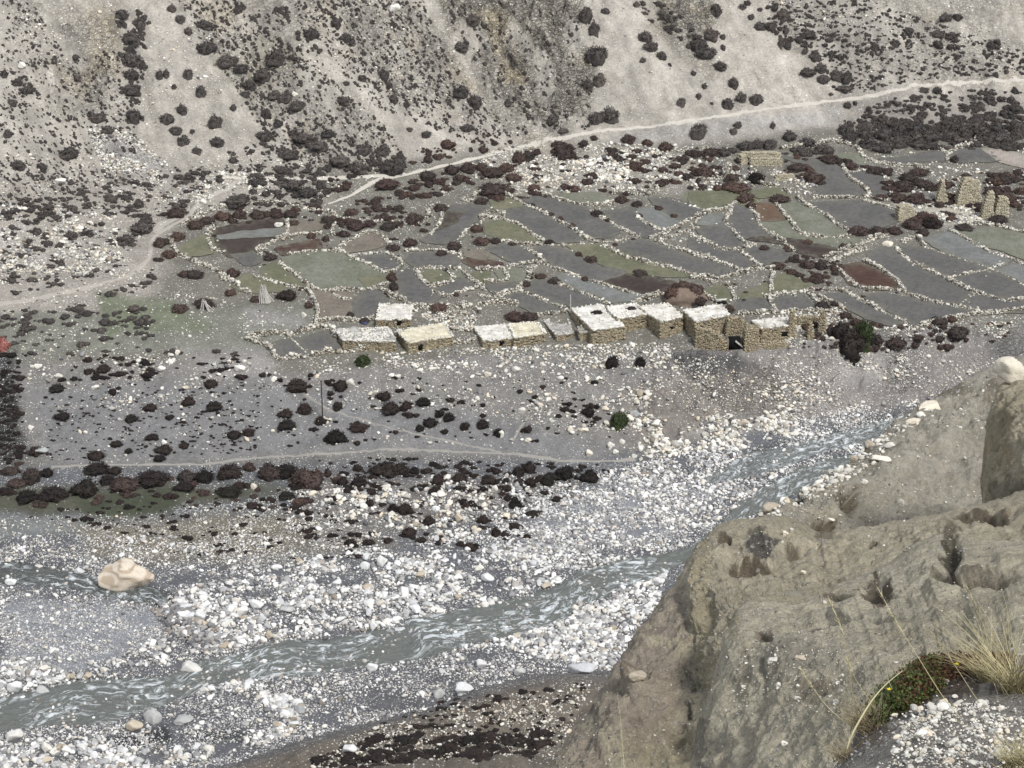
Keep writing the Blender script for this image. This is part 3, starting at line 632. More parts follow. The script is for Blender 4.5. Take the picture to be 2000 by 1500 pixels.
# scatter through one geometry-node tree
def variants(name, meshes):
    c = bpy.data.collections.new(name)
    for i, m in enumerate(meshes):
        o = bpy.data.objects.new('%s_shape' % name, m); c.objects.link(o)
    return c
def gn_tree(name, coll):
    t = bpy.data.node_groups.new(name, 'GeometryNodeTree')
    t.interface.new_socket('Geometry', in_out='INPUT', socket_type='NodeSocketGeometry')
    t.interface.new_socket('Geometry', in_out='OUTPUT', socket_type='NodeSocketGeometry')
    N = t.nodes; gi = N.new('NodeGroupInput'); go = N.new('NodeGroupOutput')
    ci = N.new('GeometryNodeCollectionInfo'); ci.inputs['Collection'].default_value = coll
    ci.inputs['Separate Children'].default_value = True; ci.inputs['Reset Children'].default_value = True
    ip = N.new('GeometryNodeInstanceOnPoints'); ip.inputs['Pick Instance'].default_value = True
    def na(nm, ty):
        x = N.new('GeometryNodeInputNamedAttribute'); x.data_type = ty; x.inputs['Name'].default_value = nm
        return [o for o in x.outputs if o.enabled and o.name == 'Attribute'][0]
    t.links.new(gi.outputs[0], ip.inputs['Points']); t.links.new(ci.outputs[0], ip.inputs['Instance'])
    t.links.new(na('vi', 'INT'), ip.inputs['Instance Index'])
    e = N.new('FunctionNodeEulerToRotation'); t.links.new(na('rot', 'FLOAT_VECTOR'), e.inputs[0]); t.links.new(e.outputs[0], ip.inputs['Rotation'])
    t.links.new(na('scl', 'FLOAT_VECTOR'), ip.inputs['Scale']); t.links.new(ip.outputs[0], go.inputs[0])
    return t
def scatter(name, tree, P, S, rot, nv, rng):
    me = bpy.data.meshes.new(name); n = len(P)
    me.vertices.add(n); me.vertices.foreach_set('co', np.asarray(P, np.float32).ravel())
    for nm, arr in (('scl', S), ('rot', rot)):
        a = me.attributes.new(nm, 'FLOAT_VECTOR', 'POINT'); a.data.foreach_set('vector', np.asarray(arr, np.float32).ravel())
    a = me.attributes.new('vi', 'INT', 'POINT'); a.data.foreach_set('value', rng.integers(0, nv, n).astype(np.int32))
    me.update(); o = link(name, me); md = o.modifiers.new('scatter', 'NODES'); md.node_group = tree
    return tag(o, kind='stuff')

# ------------------------------------------------------------------ sampling photo polygons
def in_poly(poly, n, rng):
    P = np.array(poly, float); lo, hi = P.min(0), P.max(0); out = np.zeros((0, 2))
    while len(out) < n:
        q = rng.uniform(lo, hi, (max(64, int(n*1.5)), 2)); out = np.vstack([out, q[poly_sd(q[:, 0], q[:, 1], P) > 0]])
    return out[:n]
def water_mask(x, y, z):
    u, v, _ = to_px(x, y, np.zeros_like(z)); m = np.full(u.shape, -1e9)
    for fa, ne in CHANNELS: m = np.maximum(m, poly_sd(u, v, fa + ne[::-1]))
    return m
BIG_F = []   # field pixel polygons, to keep rubble off them
FPX = [np.array(cv(c, p)) for c, k, p in FIELDS]
def off_fields(u, v, mg=0):
    keep = np.ones(len(u), bool)
    for P in FPX:
        lo, hi = P.min(0)-3, P.max(0)+3; m = (u > lo[0]) & (u < hi[0]) & (v > lo[1]) & (v < hi[1])
        if m.any(): keep[m] &= poly_sd(u[m], v[m], P) < mg
    return keep

# stones: (polygon, count, smin px, smax px, power, material)
GRAVEL = [
 ([(-40,1040),(180,1050),(480,1040),(760,1060),(1000,960),(1200,930),(1330,870),(1500,835),(1700,790),(1860,770),(1800,800),(1560,910),(1440,985),(1410,1020),(1340,1072),(1140,1116),(1040,1175),(800,1220),(700,1246),(560,1262),(390,1305),(350,1326),(290,1336),(140,1345),(-40,1380)], 44000, 2.0, 13, 2.4, 'r'),
 ([(300,1170),(560,1100),(800,1060),(1050,1080),(1100,1140),(960,1180),(790,1220),(600,1250),(500,1257),(400,1280),(340,1240)], 7000, 5, 24, 2.4, 'r'),
 ([(0,1280),(200,1290),(330,1240),(330,1310),(140,1330),(0,1360)], 1300, 5, 22, 2.0, 'r'),
 ([(1370,1060),(1440,985),(1560,900),(1700,850),(1860,780),(1860,830),(1700,900),(1560,960),(1440,1040)], 2600, 2.5, 11, 2.4, 'r'),
 ([(1480,830),(1700,790),(1860,770),(1860,800),(1650,890),(1560,905),(1480,880)], 2600, 2.5, 11, 2.4, 'r'),
 ([(1100,940),(1500,850),(1560,900),(1400,1020),(1330,1070),(1140,1110),(1000,1120),(960,1040)], 7000, 4, 14, 2.4, 'r'),
 ([(1300,820),(1550,800),(1560,850),(1400,880),(1250,900)], 1300, 5, 18, 2.2, 'w'),
 ([(-40,1415),(220,1395),(440,1320),(660,1298),(830,1270),(1070,1208),(1160,1160),(1300,1105),(1300,1170),(1200,1310),(1040,1318),(930,1348),(830,1388),(680,1420),(600,1445),(460,1490),(300,1520),(-40,1540)], 22000, 2.5, 15, 2.4, 'r'),
 ([(330,1360),(460,1350),(560,1400),(480,1450),(260,1470),(200,1440),(-40,1480),(-40,1530),(300,1510),(560,1440),(600,1380),(480,1330)], 2200, 6, 26, 2.0, 'r'),
 ([(1090,1180),(1300,1120),(1290,1170),(1190,1310),(1060,1280),(1000,1240)], 1500, 5, 20, 2.0, 'r'),
 ([(560,930),(1200,930),(1050,1040),(760,1080),(560,1040)], 3200, 3, 16, 2.4, 'r'),
 ([(600,960),(900,930),(1000,1010),(900,1060),(700,1050)], 800, 6, 22, 2.2, 'w'),
 ([(-20,1010),(300,1000),(600,960),(720,1060),(480,1100),(0,1090)], 3600, 2, 9, 2.4, 'w'),
 ([(60,690),(480,690),(560,740),(480,800),(120,800),(50,760)], 1500, 2.5, 16, 2.4, 'w'),
 ([(50,740),(560,740),(1000,800),(1180,880),(700,870),(60,900)], 700, 2.5, 13, 2.4, 'w'),
 ([(600,700),(1300,700),(1320,820),(1180,860),(900,800),(640,800)], 2600, 2.5, 15, 2.4, 'w'),
 ([(900,680),(1320,670),(1330,720),(900,720)], 1300, 3, 13, 2.4, 'w'),
 ([(1180,760),(1260,760),(1320,800),(1260,890),(1180,860)], 350, 5, 22, 2.0, 'w'),
 ([(1300,700),(1560,690),(1900,660),(1960,720),(1800,790),(1500,830),(1320,830)], 3600, 2.2, 10, 2.6, 'w'),
 ([(740,690),(960,680),(1000,710),(760,730)], 500, 3, 12, 2.4, 'w'),
 ([(170,250),(260,260),(350,340),(320,360),(200,330)], 1500, 3, 10, 2.4, 'w'),
 ([(0,400),(230,420),(240,540),(0,530)], 3000, 3, 14, 2.4, 'w'), ([(0,540),(300,560),(500,590),(620,610),(600,660),(200,690),(0,690)], 900, 2.5, 9, 2.4, 'w'),
 ([(0,300),(800,300),(640,400),(340,400),(300,560),(0,560)], 2600, 2.5, 8, 2.6, 'w'), ([(250,340),(520,330),(540,380),(330,400),(260,380)], 800, 3, 9, 2.4, 'w'),
 ([(0,0),(230,0),(420,60),(700,0),(850,0),(960,200),(760,220),(500,150),(300,250),(120,200)], 1800, 2.5, 9, 3, 'w'),
 ([(1500,0),(1900,0),(2000,120),(1700,170),(1600,80)], 1000, 2.5, 9, 3, 'w'),
 ([(0,0),(2000,0),(2000,150),(1200,240),(800,320),(0,330)], 4000, 2, 5, 3, 'w'),
 ([(960,290),(1200,280),(1420,290),(1500,350),(1480,380),(1340,370),(1000,380),(860,380),(900,330)], 3800, 3, 12, 2.4, 'w'),
 ([(1080,320),(1230,300),(1240,370),(1140,370)], 900, 4, 14, 2.4, 'w'),
 ([(1500,330),(1630,350),(1620,390),(1520,370)], 500, 3, 11, 2.4, 'w'), ([(1660,300),(2000,280),(2000,400),(1780,380)], 900, 3, 10, 2.4, 'w'),
 ([(1760,395),(1930,405),(1910,440),(1760,430)], 1500, 3, 10, 2.4, 'w'), ([(330,400),(1500,400),(1960,620),(640,620)], 3000, 2.5, 8, 2.8, 'w'),
 ([(660,640),(780,640),(770,690),(680,690)], 300, 3, 9, 2.4, 'w'), ([(800,600),(930,600),(930,660),(880,640),(820,620)], 500, 3, 11, 2.4, 'w'),
 ([(640,1450),(900,1370),(1160,1330),(1080,1500),(600,1510)], 3600, 2.5, 13, 2.6, 'w'),
 ([(1500,600),(1660,600),(1650,660),(1540,680)], 600, 3, 10, 2.4, 'w'), ([(1460,760),(1600,730),(1640,780),(1540,810)], 260, 4, 12, 2.4, 'w'), ([(1640,700),(1800,690),(1820,740),(1700,760)], 260, 3, 11, 2.4, 'w'), ([(1700,640),(2000,610),(1960,660),(1720,670)], 600, 3, 10, 2.4, 'w'),
]
allu, alls, allm = [], [], []
for poly, n, s0, s1, pw, mt in GRAVEL:
    q = in_poly(poly, n, RNG); r = RNG.uniform(0, 1, n)
    s = s0*(1 - r*(1 - (s0/s1)**pw))**(-1/pw)
    allu.append(q); alls.append(s); allm += [mt]*n
UU = np.vstack(allu); SS = np.concatenate(alls); MM = np.array(allm)
ml = UU[:, 0] < 260; mr_ = (UU[:, 0] > 1740) & (UU[:, 1] < 780)      # the same ground carries on past the frame
UU = np.vstack([UU, UU[ml]*[-1, 1], UU[mr_]*[-1, 1] + [4000, 0]]); SS = np.concatenate([SS, SS[ml], SS[mr_]]); MM = np.concatenate([MM, MM[ml], MM[mr_]])
# thin the bed with noise so bars, bare patches and heaps appear
PP = hit(UU[:, 0], UU[:, 1])
dn = n2(PP[:, 0], PP[:, 1]*1.6, .16, 3, 40)
bed = UU[:, 1] > 900
keep = np.where(bed, (RNG.uniform(0, 1, len(SS)) < .62 + 1.0*dn), (RNG.uniform(0, 1, len(SS)) < .68 + 1.5*dn))
wm = water_mask(PP[:, 0], PP[:, 1], PP[:, 2])
shore = (wm >= -.6) & (wm < 30) & (RNG.uniform(0, 1, len(SS)) < .55*np.clip(1 - wm/30, 0, 1)**1.6)
keep &= (wm < -.6) | shore
PP[:, 2] = np.where(shore, np.maximum(PP[:, 2], -.12), PP[:, 2])
of = off_fields(UU[:, 0], UU[:, 1], -1.5); keep &= of
UU, SS, MM, PP = UU[keep], SS[keep], MM[keep], PP[keep]
RAD = SS*mpp(PP)/2
# big boulders seen singly: (u, v, width px, height px, colour, label)
BB = [
 (242,1120,96,62,'tan','large cream boulder with swirled brown bands at the edge of the shallow side stream'),
 (370,1303,50,30,'r','big oval white boulder with its foot in the far edge of the river'),
 (301,1393,45,33,'g','rounded grey-white boulder beside a brown one on the near bank of the river'),
 (262,1411,36,26,'t','brownish block beside the rounded grey-white boulder on the near river bank'),
 (292,1360,24,20,'r','pale boulder standing midstream in the river rapids'),
 (907,1341,42,26,'r','large cream boulder at the foot of the brown mound on the near bank'),
 (1137,1303,56,24,'r','long flat-topped white boulder close under the cliff by the river'),
 (856,1350,30,22,'g','grey boulder just left of the large cream boulder at the mound'),
 (682,1459,28,22,'r','white boulder lying in dark shrubs at the bottom edge of the mound'),
 (745,1093,28,24,'r','pointed white boulder at the upper left of the gravel bar cluster'),
 (715,1100,24,20,'r','pale boulder left of the pointed white boulder on the gravel bar'),
 (952,1124,28,20,'r','white block in the middle of the gravel bar above the river'),
 (502,1177,32,18,'r','flat white oval boulder in the stony bar left of centre'),
 (393,1198,26,24,'r','triangular white boulder pointing down over the dark wet trickle'),
 (475,1190,24,20,'r','white boulder just left of the flat white oval boulder'),
 (510,1204,20,18,'r','small pale block right below the flat white oval boulder'),
 (558,1188,26,14,'g','grey slanted boulder on the bar right of the flat oval boulder'),
 (525,1238,20,18,'t','tan boulder at the river edge left of the bend'),
 (77,1105,24,18,'r','white boulder on the far side of the shallow side stream'),
 (155,1112,22,18,'r','white boulder left of the banded boulder across the side stream'),
 (22,1134,26,16,'r','white boulder lying in the left end of the side stream'),
 (85,1348,34,26,'g','grey hollowed boulder on the left river bank'),
 (30,1338,30,24,'r','large white boulder at the left end of the far river bank'),
 (43,1363,22,20,'r','pale boulder in the water at the left edge of the river'),
 (28,1432,32,26,'r','big white boulder on the near bank at the left edge'),
 (90,1458,26,18,'r','white oval boulder in the dark hollow on the left near bank'),
 (118,1406,18,16,'r','small pale boulder at the near edge of the river on the left'),
 (357,1402,42,18,'g','flat grey slab right of the rounded grey-white boulder'),
 (728,1300,26,20,'r','pale rounded boulder on the near river bank below the bend'),
 (940,1293,24,20,'r','pale angular block on the near gravel bank centre'),
 (1016,1310,24,18,'g','blue-grey block on the near bank left of the long flat-topped boulder'),
 (809,1204,24,18,'r','white boulder at the far river edge where the bank steps in'),
 (780,1229,24,16,'r','pale boulder jutting into the river at the bank corner'),
 (728,1219,18,22,'r','upright white boulder on the far bank just before the corner'),
 (905,1204,22,14,'r','pale boulder in the water near the far bank centre'),
 (1058,1207,24,12,'t','tan flat boulder breaking the river surface'),
 (1142,1142,34,14,'t','tan slab awash in the rapids near the cliff'),
 (968,1248,16,12,'r','small white stone at the near edge of midstream'),
 (469,718,22,15,'w','large white boulder on the bare patch below the terrace yard'),
 (534,738,15,13,'w','white boulder beside the path below the walled yard'),
 (683,745,15,20,'w','upright white boulder right of the wooden pole'),
 (320,863,14,11,'w','white boulder on dark cushion shrubs mid slope left'),
 (348,685,13,13,'w','white boulder at the top left of the grey bank'),
 (315,717,18,13,'w','cream boulder among shrubs at the slope top left'),
 (75,713,18,11,'w','flat cream boulder at the far left of the bank top'),
 (116,733,18,11,'w','white flat boulder near the bank top at left'),
 (187,755,17,9,'w','low white boulder above the two round dark shrubs'),
 (249,811,12,15,'w','narrow white boulder between cushion shrubs at left'),
 (80,878,26,14,'g','grey slab at the foot of the slope on the far left'),
 (60,834,15,11,'w','white block on the far left grey slope'),
 (497,947,16,16,'w','white boulder below the row of big brown shrubs'),
 (1008,718,18,14,'w','rounded white boulder on the slope below the houses'),
 (953,729,17,13,'w','white boulder left of the rounded one on the slope below the houses'),
 (1048,683,14,11,'w','white boulder just below the twin-roofed house'),
 (1020,800,15,15,'w','round white boulder mid slope above the branch path'),
 (1113,835,15,15,'w','pale boulder right of mid slope above the path'),
 (1141,838,15,11,'w','low pale boulder right beside its rounder neighbour above the path'),
 (1192,868,18,14,'w','cream boulder in the pile where the path meets the riverbed'),
 (1216,860,15,12,'w','upper boulder in the pile where the path meets the riverbed'),
 (1202,880,14,11,'w','lower boulder in the pile where the path meets the riverbed'),
 (1239,889,13,11,'w','last boulder to the right of the pile by the path end'),
 (1151,883,16,15,'w','white wedge-shaped boulder standing just above the lower path'),
 (980,846,11,18,'w','tall white boulder against a dark shrub above the lower path'),
 (1030,857,18,9,'w','flat white boulder above the bend of the lower path'),
 (966,952,12,20,'w','tall white boulder on the stony flat below the path'),
 (895,1009,20,18,'t','tan upright boulder in the warm-coloured boulder heap'),
 (852,990,20,14,'r','white boulder above left of the warm-coloured boulder heap'),
 (1183,962,14,12,'r','white boulder at the inner edge of the gravel bed right of centre'),
 (545,437,20,12,'w','white flat boulder at the right end of the striped brown field'),
 (398,393,16,14,'w','white block beside the path fork above the oval walled field'),
 (118,352,24,11,'w','long white boulder on the left foot of the hillside'),
 (42,125,20,14,'w','white boulder high on the scree at the upper left'),
 (771,13,20,18,'w','white boulder on the hillside at the top centre left'),
 (575,183,16,10,'w','white flat boulder in the shrub band on the hillside'),
 (1735,473,26,14,'w','bright white boulder on the wall junction amid the right fields'),
 (1450,870,18,14,'r','white boulder at the left tip of the dark pool'),
 (594,614,14,14,'w','upright cream boulder beside the big wall corner left of the houses'),
 (1405,590,18,10,'w','white boulder pile stone behind the village by the round green plot'),
]
bu = np.array([(b[0], b[1]+b[3]*.45) for b in BB]); bp = hit(bu[:, 0], bu[:, 1])
# keep scattered stones from sitting inside the big ones
for i, b in enumerate(BB):
    rr = b[2]*.5*mpp(bp[i]); d = np.hypot(PP[:, 0]-bp[i, 0], (PP[:, 1]-bp[i, 1]))
    k2 = ~((d < rr*1.05) & (RAD < rr))
    UU, SS, MM, PP, RAD = UU[k2], SS[k2], MM[k2], PP[k2], RAD[k2]
BM = {'r': mat_stone('river_boulder', sc_((196, 196, 196)), sc_((238, 238, 234)), sc_((226, 218, 200)), scale=1.5),
      'w': mat_stone('hill_boulder', sc_((200, 196, 186)), sc_((236, 232, 220)), sc_((220, 206, 180)), scale=1.5),
      'g': mat_stone('grey_boulder', sc_((160, 162, 160)), sc_((190, 190, 186)), None, scale=1.2),
      't': mat_stone('tan_boulder', sc_((172, 160, 142)), sc_((194, 183, 164)), None, scale=1.5)}
def banded():
    n = NT('banded_boulder'); mp = n.n('ShaderNodeMapping'); n.l(n.obj(), mp.inputs['Vector']); mp.inputs['Location'].default_value = (.12, 0, .15); mp.inputs['Scale'].default_value = (.8, .5, 1.1)
    wv = n.n('ShaderNodeTexWave'); wv.wave_type = 'RINGS'; wv.rings_direction = 'SPHERICAL'; wv.inputs['Scale'].default_value = 1.5; wv.inputs['Distortion'].default_value = 3.2; wv.inputs['Detail'].default_value = 4; wv.inputs['Detail Scale'].default_value = 1.1
    n.l(mp.outputs[0], wv.inputs['Vector'])
    c = n.mix(n.mr(wv.outputs['Fac'], .15, .7, 0, 1), sc_((180, 164, 144)), sc_((212, 200, 182)))
    c = n.scale(c, n.mr(n.noise(2, 5, .7), .3, .7, .86, 1.08)); n.bump(n.noise(4, 5, .7), .4, .06)
    return n.done(c)
BM['tan'] = banded()
mesh_mat = {}
def stone_obj(mi, mk, src=None):
    key = (mi, mk)
    if key not in mesh_mat:
        m = ROUND_ME[mi].copy(); m.materials.clear(); m.materials.append(BM[mk]); mesh_mat[key] = m
    return mesh_mat[key]
for i, (u, v, wp, hp, mk, lab) in enumerate(BB):
    k = mpp(bp[i]); R = wp*k/2*1.08; Hh = hp*k/math.cos(.45)/2*1.05
    if mk == 'tan':
        Vb, Fb = ICO4; Vb = Vb.copy()
        OL = np.array([(-1,-.15),(-.93,-.52),(-.5,-.82),(.1,-.9),(.6,-.72),(.95,-.36),(.99,-.05),(.76,.24),(.48,.50),(.34,.74),(.24,.95),(0,1),(-.13,.86),(-.46,.56),(-.86,.20)])
        _r = np.random.default_rng(4)
        for _ in range(16):
            nn = _r.normal(size=3); nn /= np.linalg.norm(nn); Vb -= np.outer(np.maximum(Vb @ nn - _r.uniform(.72, .93), 0), nn)
        oth, orr = np.arctan2(OL[:, 1], OL[:, 0]), np.hypot(OL[:, 0], OL[:, 1]); oo = np.argsort(oth)
        th = np.arctan2(Vb[:, 2], Vb[:, 0]); rr_ = np.interp(th, np.r_[oth[oo]-2*np.pi, oth[oo], oth[oo]+2*np.pi], np.tile(orr[oo], 3))
        Vb[:, 0] *= rr_; Vb[:, 2] *= rr_; Vb *= 1 + .05*fbm(Vb*1.8, 4)[:, None] - .035*fbm(Vb*np.array([2, 2, 5.]), 3, .5, True)[:, None]
        me = mesh_np('boulder', Vb, Fb, BM['tan'], True)
        o = link('boulder', me, None, bp[i] + np.array([0, 0, Hh*.72])); o.scale = (R*1.2, R*.6, Hh*1.15)
    else:
        o = link('boulder', stone_obj(i % 8, mk), None, bp[i] + np.array([0, 0, Hh*.55])); o.scale = (R, R*.8, Hh*1.3)
        o.rotation_euler = (0, random.uniform(-.15, .15), random.uniform(-.5, .5))
    tag(o, lab, 'boulder', 'single large boulders in the valley')
nb_single = 300 - len(BB)
inframe = (UU[:, 0] > 0) & (UU[:, 0] < 2000) & (UU[:, 1] > 0) & (UU[:, 1] < 1500)
vis_ok = inframe & ~((UU[:, 0] > 1080) & (UU[:, 1] > 1500 - (UU[:, 0]-1070)*1.35)) 
order = np.argsort(-(SS*vis_ok))
single = order[:nb_single]
def stone_zone(u, v):
    s = 'left of the frame centre' if u < 1000 else 'right of the frame centre'
    if v > 1010:
        near_v = np.interp(u, *zip(*RIV_FAR))
        if v > near_v + 20: 
            if u > 600 and v > np.interp(u, [600, 830, 1040, 1200], [1445, 1388, 1320, 1312]): return 'on the brown mound'
            return 'on the near bank ' + ('at left' if u < 450 else 'in the middle' if u < 900 else 'beside the cliff')
        if u < 330: return 'left of the dark trickle'
        if u < 650: return 'right of the banded boulder'
        if u < 950: return 'on the middle stony bar'
        return 'on the far-side gravel bar'
    if v > 900: return 'below the lower path' if u < 1100 else 'on the upper riverbed'
    if v > 690: return 'on the left grey slope' if u < 560 else 'below the stone houses' if u < 1180 else 'on the eroded bank'
    return 'among the walled fields' if u > 640 else 'on the rubble at left' if v > 380 else 'on the hillside'
for i in single:
    mk = MM[i]; p = PP[i]; r = RAD[i]; tq = random.random(); mk = 'g' if tq < .14 else 't' if tq < .22 else mk
    o = link('boulder', stone_obj(int(i) % 8, mk), None, p + np.array([0, 0, r*.35])); f1, f2 = random.uniform(.8, 1.15), random.uniform(.7, 1.0)
    o.scale = (r*1.12*f1, r*.95, r*1.0*f2); o.rotation_euler = (random.uniform(-.25, .25), random.uniform(-.25, .25), random.uniform(0, 6.28))
    ad = ('large ' if SS[i] > 19.5 else 'middling ' if SS[i] > 16 else 'smaller ') + ('flat ' if f2 < .8 else 'rounded ' if f2 < .92 else 'bulky ') + {'r': 'white', 'w': 'cream', 'g': 'grey', 't': 'tan'}[mk] + ' boulder '
    tag(o, ad + stone_zone(*UU[i]), 'boulder', 'boulders ' + stone_zone(*UU[i]))
rest = np.ones(len(SS), bool); rest[single] = False
def stone_var(name, mat, seed):
    return [mesh_np(name, *stone_shape(seed+i, ICO2, .4, .72, 8), mat, False) for i in range(8)]
T_river = gn_tree('river_stones', variants('river_stone', stone_var('river_stone', M['river_stone'], 300)))
T_hill = gn_tree('hill_stones', variants('hill_stone', stone_var('hill_stone', M['hill_stone'], 320)))
T_grey = gn_tree('grey_stones', variants('grey_stone', stone_var('grey_stone', M['grey_stone'], 340)))
def put(name, tree, P, R, sink=.25):
    n = len(P); f = RNG.uniform(.75, 1.25, (n, 3)); S = R[:, None]*f*np.array([1.1, .95, .95])
    rot = np.stack([RNG.uniform(-.4, .4, n), RNG.uniform(-.4, .4, n), RNG.uniform(0, 6.28, n)], 1)
    Pz = P.copy(); Pz[:, 2] += R*(.6 - sink)
    return scatter(name, tree, Pz, S, rot, 8, RNG)
isr = rest & (MM == 'r'); gry = isr & (RNG.uniform(0, 1, len(SS)) < .16)
put('river_stones', T_river, PP[isr & ~gry], RAD[isr & ~gry]); put('grey_river_stones', T_grey, PP[gry], RAD[gry])
isw = rest & (MM == 'w'); gw = isw & (RNG.uniform(0, 1, len(SS)) < .25)
put('loose_stones', T_hill, PP[isw & ~gw], RAD[isw & ~gw]); put('grey_loose_stones', T_grey, PP[gw], RAD[gw])
# stones breaking the river surface
q = in_poly([(-20,1400),(140,1340),(300,1335),(400,1300),(560,1256),(720,1245),(960,1185),(1140,1120),(1300,1090),(1290,1118),(1120,1200),(930,1254),(660,1312),(430,1330),(230,1410),(-20,1430)], 1300, RNG)
x, y = at_z(q[:, 0], q[:, 1], 0.); rr = RNG.uniform(.12, .62, len(x))**1.3*.9
k3 = n2(x, y, .15, 2, 44) > .02
P3 = np.stack([x, y, np.zeros_like(x)-.05], 1)[k3]; hk = len(P3)//2; put('stones_in_the_river', T_grey, P3[:hk], rr[k3][:hk]*.8, .62); put('pale_stones_in_the_river', T_river, P3[hk:], rr[k3][hk:]*.8, .62)
q = in_poly([(960,1260),(1160,1180),(1300,1120),(1290,1160),(1190,1300),(1060,1290)], 900, RNG)
x, y = at_z(q[:, 0], q[:, 1], .3); put('river_stones_near_cliff', T_river, np.stack([x, y, zt(x, y)], 1), RNG.uniform(.12, .5, len(x)))
q = in_poly([(300,1195),(350,1180),(440,1240),(470,1262),(400,1275),(330,1235)], 500, RNG)
x, y = at_z(q[:, 0], q[:, 1], .3); put('wet_dark_stones', T_grey, np.stack([x, y, zt(x, y)], 1), RNG.uniform(.15, .5, len(x)))

# ------------------------------------------------------------------ shrubs
def shrub_shape(seed, n=420, flat=.75, spiky=1.):
    r = np.random.default_rng(seed); V, Fc = ICO3; V = V.copy()
    lob = 1 + .42*fbm(V*1.3 + seed, 4); V = V*lob[:, None]*.78; tint = [np.full(len(V), .5)]
    d = r.normal(size=(n, 3)); d /= np.linalg.norm(d, axis=1)[:, None]; d[:, 2] = np.abs(d[:, 2])*.9 + .02; d /= np.linalg.norm(d, axis=1)[:, None]
    L = (1 + .42*fbm(d*1.3 + seed, 4))*r.uniform(.80, 1.12, n)
    c = d*(L*.80)[:, None]; e1 = np.cross(d, r.normal(size=(n, 3))); e1 /= np.linalg.norm(e1, axis=1)[:, None]
    s = r.uniform(.04, .09, n)[:, None]; out = d + .5*r.normal(size=(n, 3)); out /= np.linalg.norm(out, axis=1)[:, None]
    T = np.stack([c - e1*s, c + e1*s, c + out*s*r.uniform(1.6, 3.4, n)[:, None]*spiky], 1).reshape(-1, 3)
    F2 = np.arange(3*n).reshape(-1, 3) + len(V); tint.append(np.repeat(r.uniform(0, 1, n), 3))
    VV = np.vstack([V, T]); VV[:, 2] = (VV[:, 2] + .12)*flat; VV *= 1.05
    return VV, np.vstack([Fc, F2]), np.concatenate(tint)
def shrub_meshes(mat, k, seed, flat, n=620):
    out = []
    for i in range(k):
        V, Fc, t = shrub_shape(seed+i, n, flat); m = mesh_np('shrub', V, Fc, mat, False); set_f(m, 'tint', t); out.append(m)
    return out
SHM = {'d': shrub_meshes(M['shrub'], 6, 10, .85), 'r': shrub_meshes(M['shrub_red'], 6, 20, .8), 'g': shrub_meshes(M['shrub_green'], 3, 30, .95), 'k': shrub_meshes(M['shrub_dark'], 6, 40, .75)}
SHT = {k: gn_tree('shrubs_'+k, variants('shrub_'+k, v)) for k, v in SHM.items()}
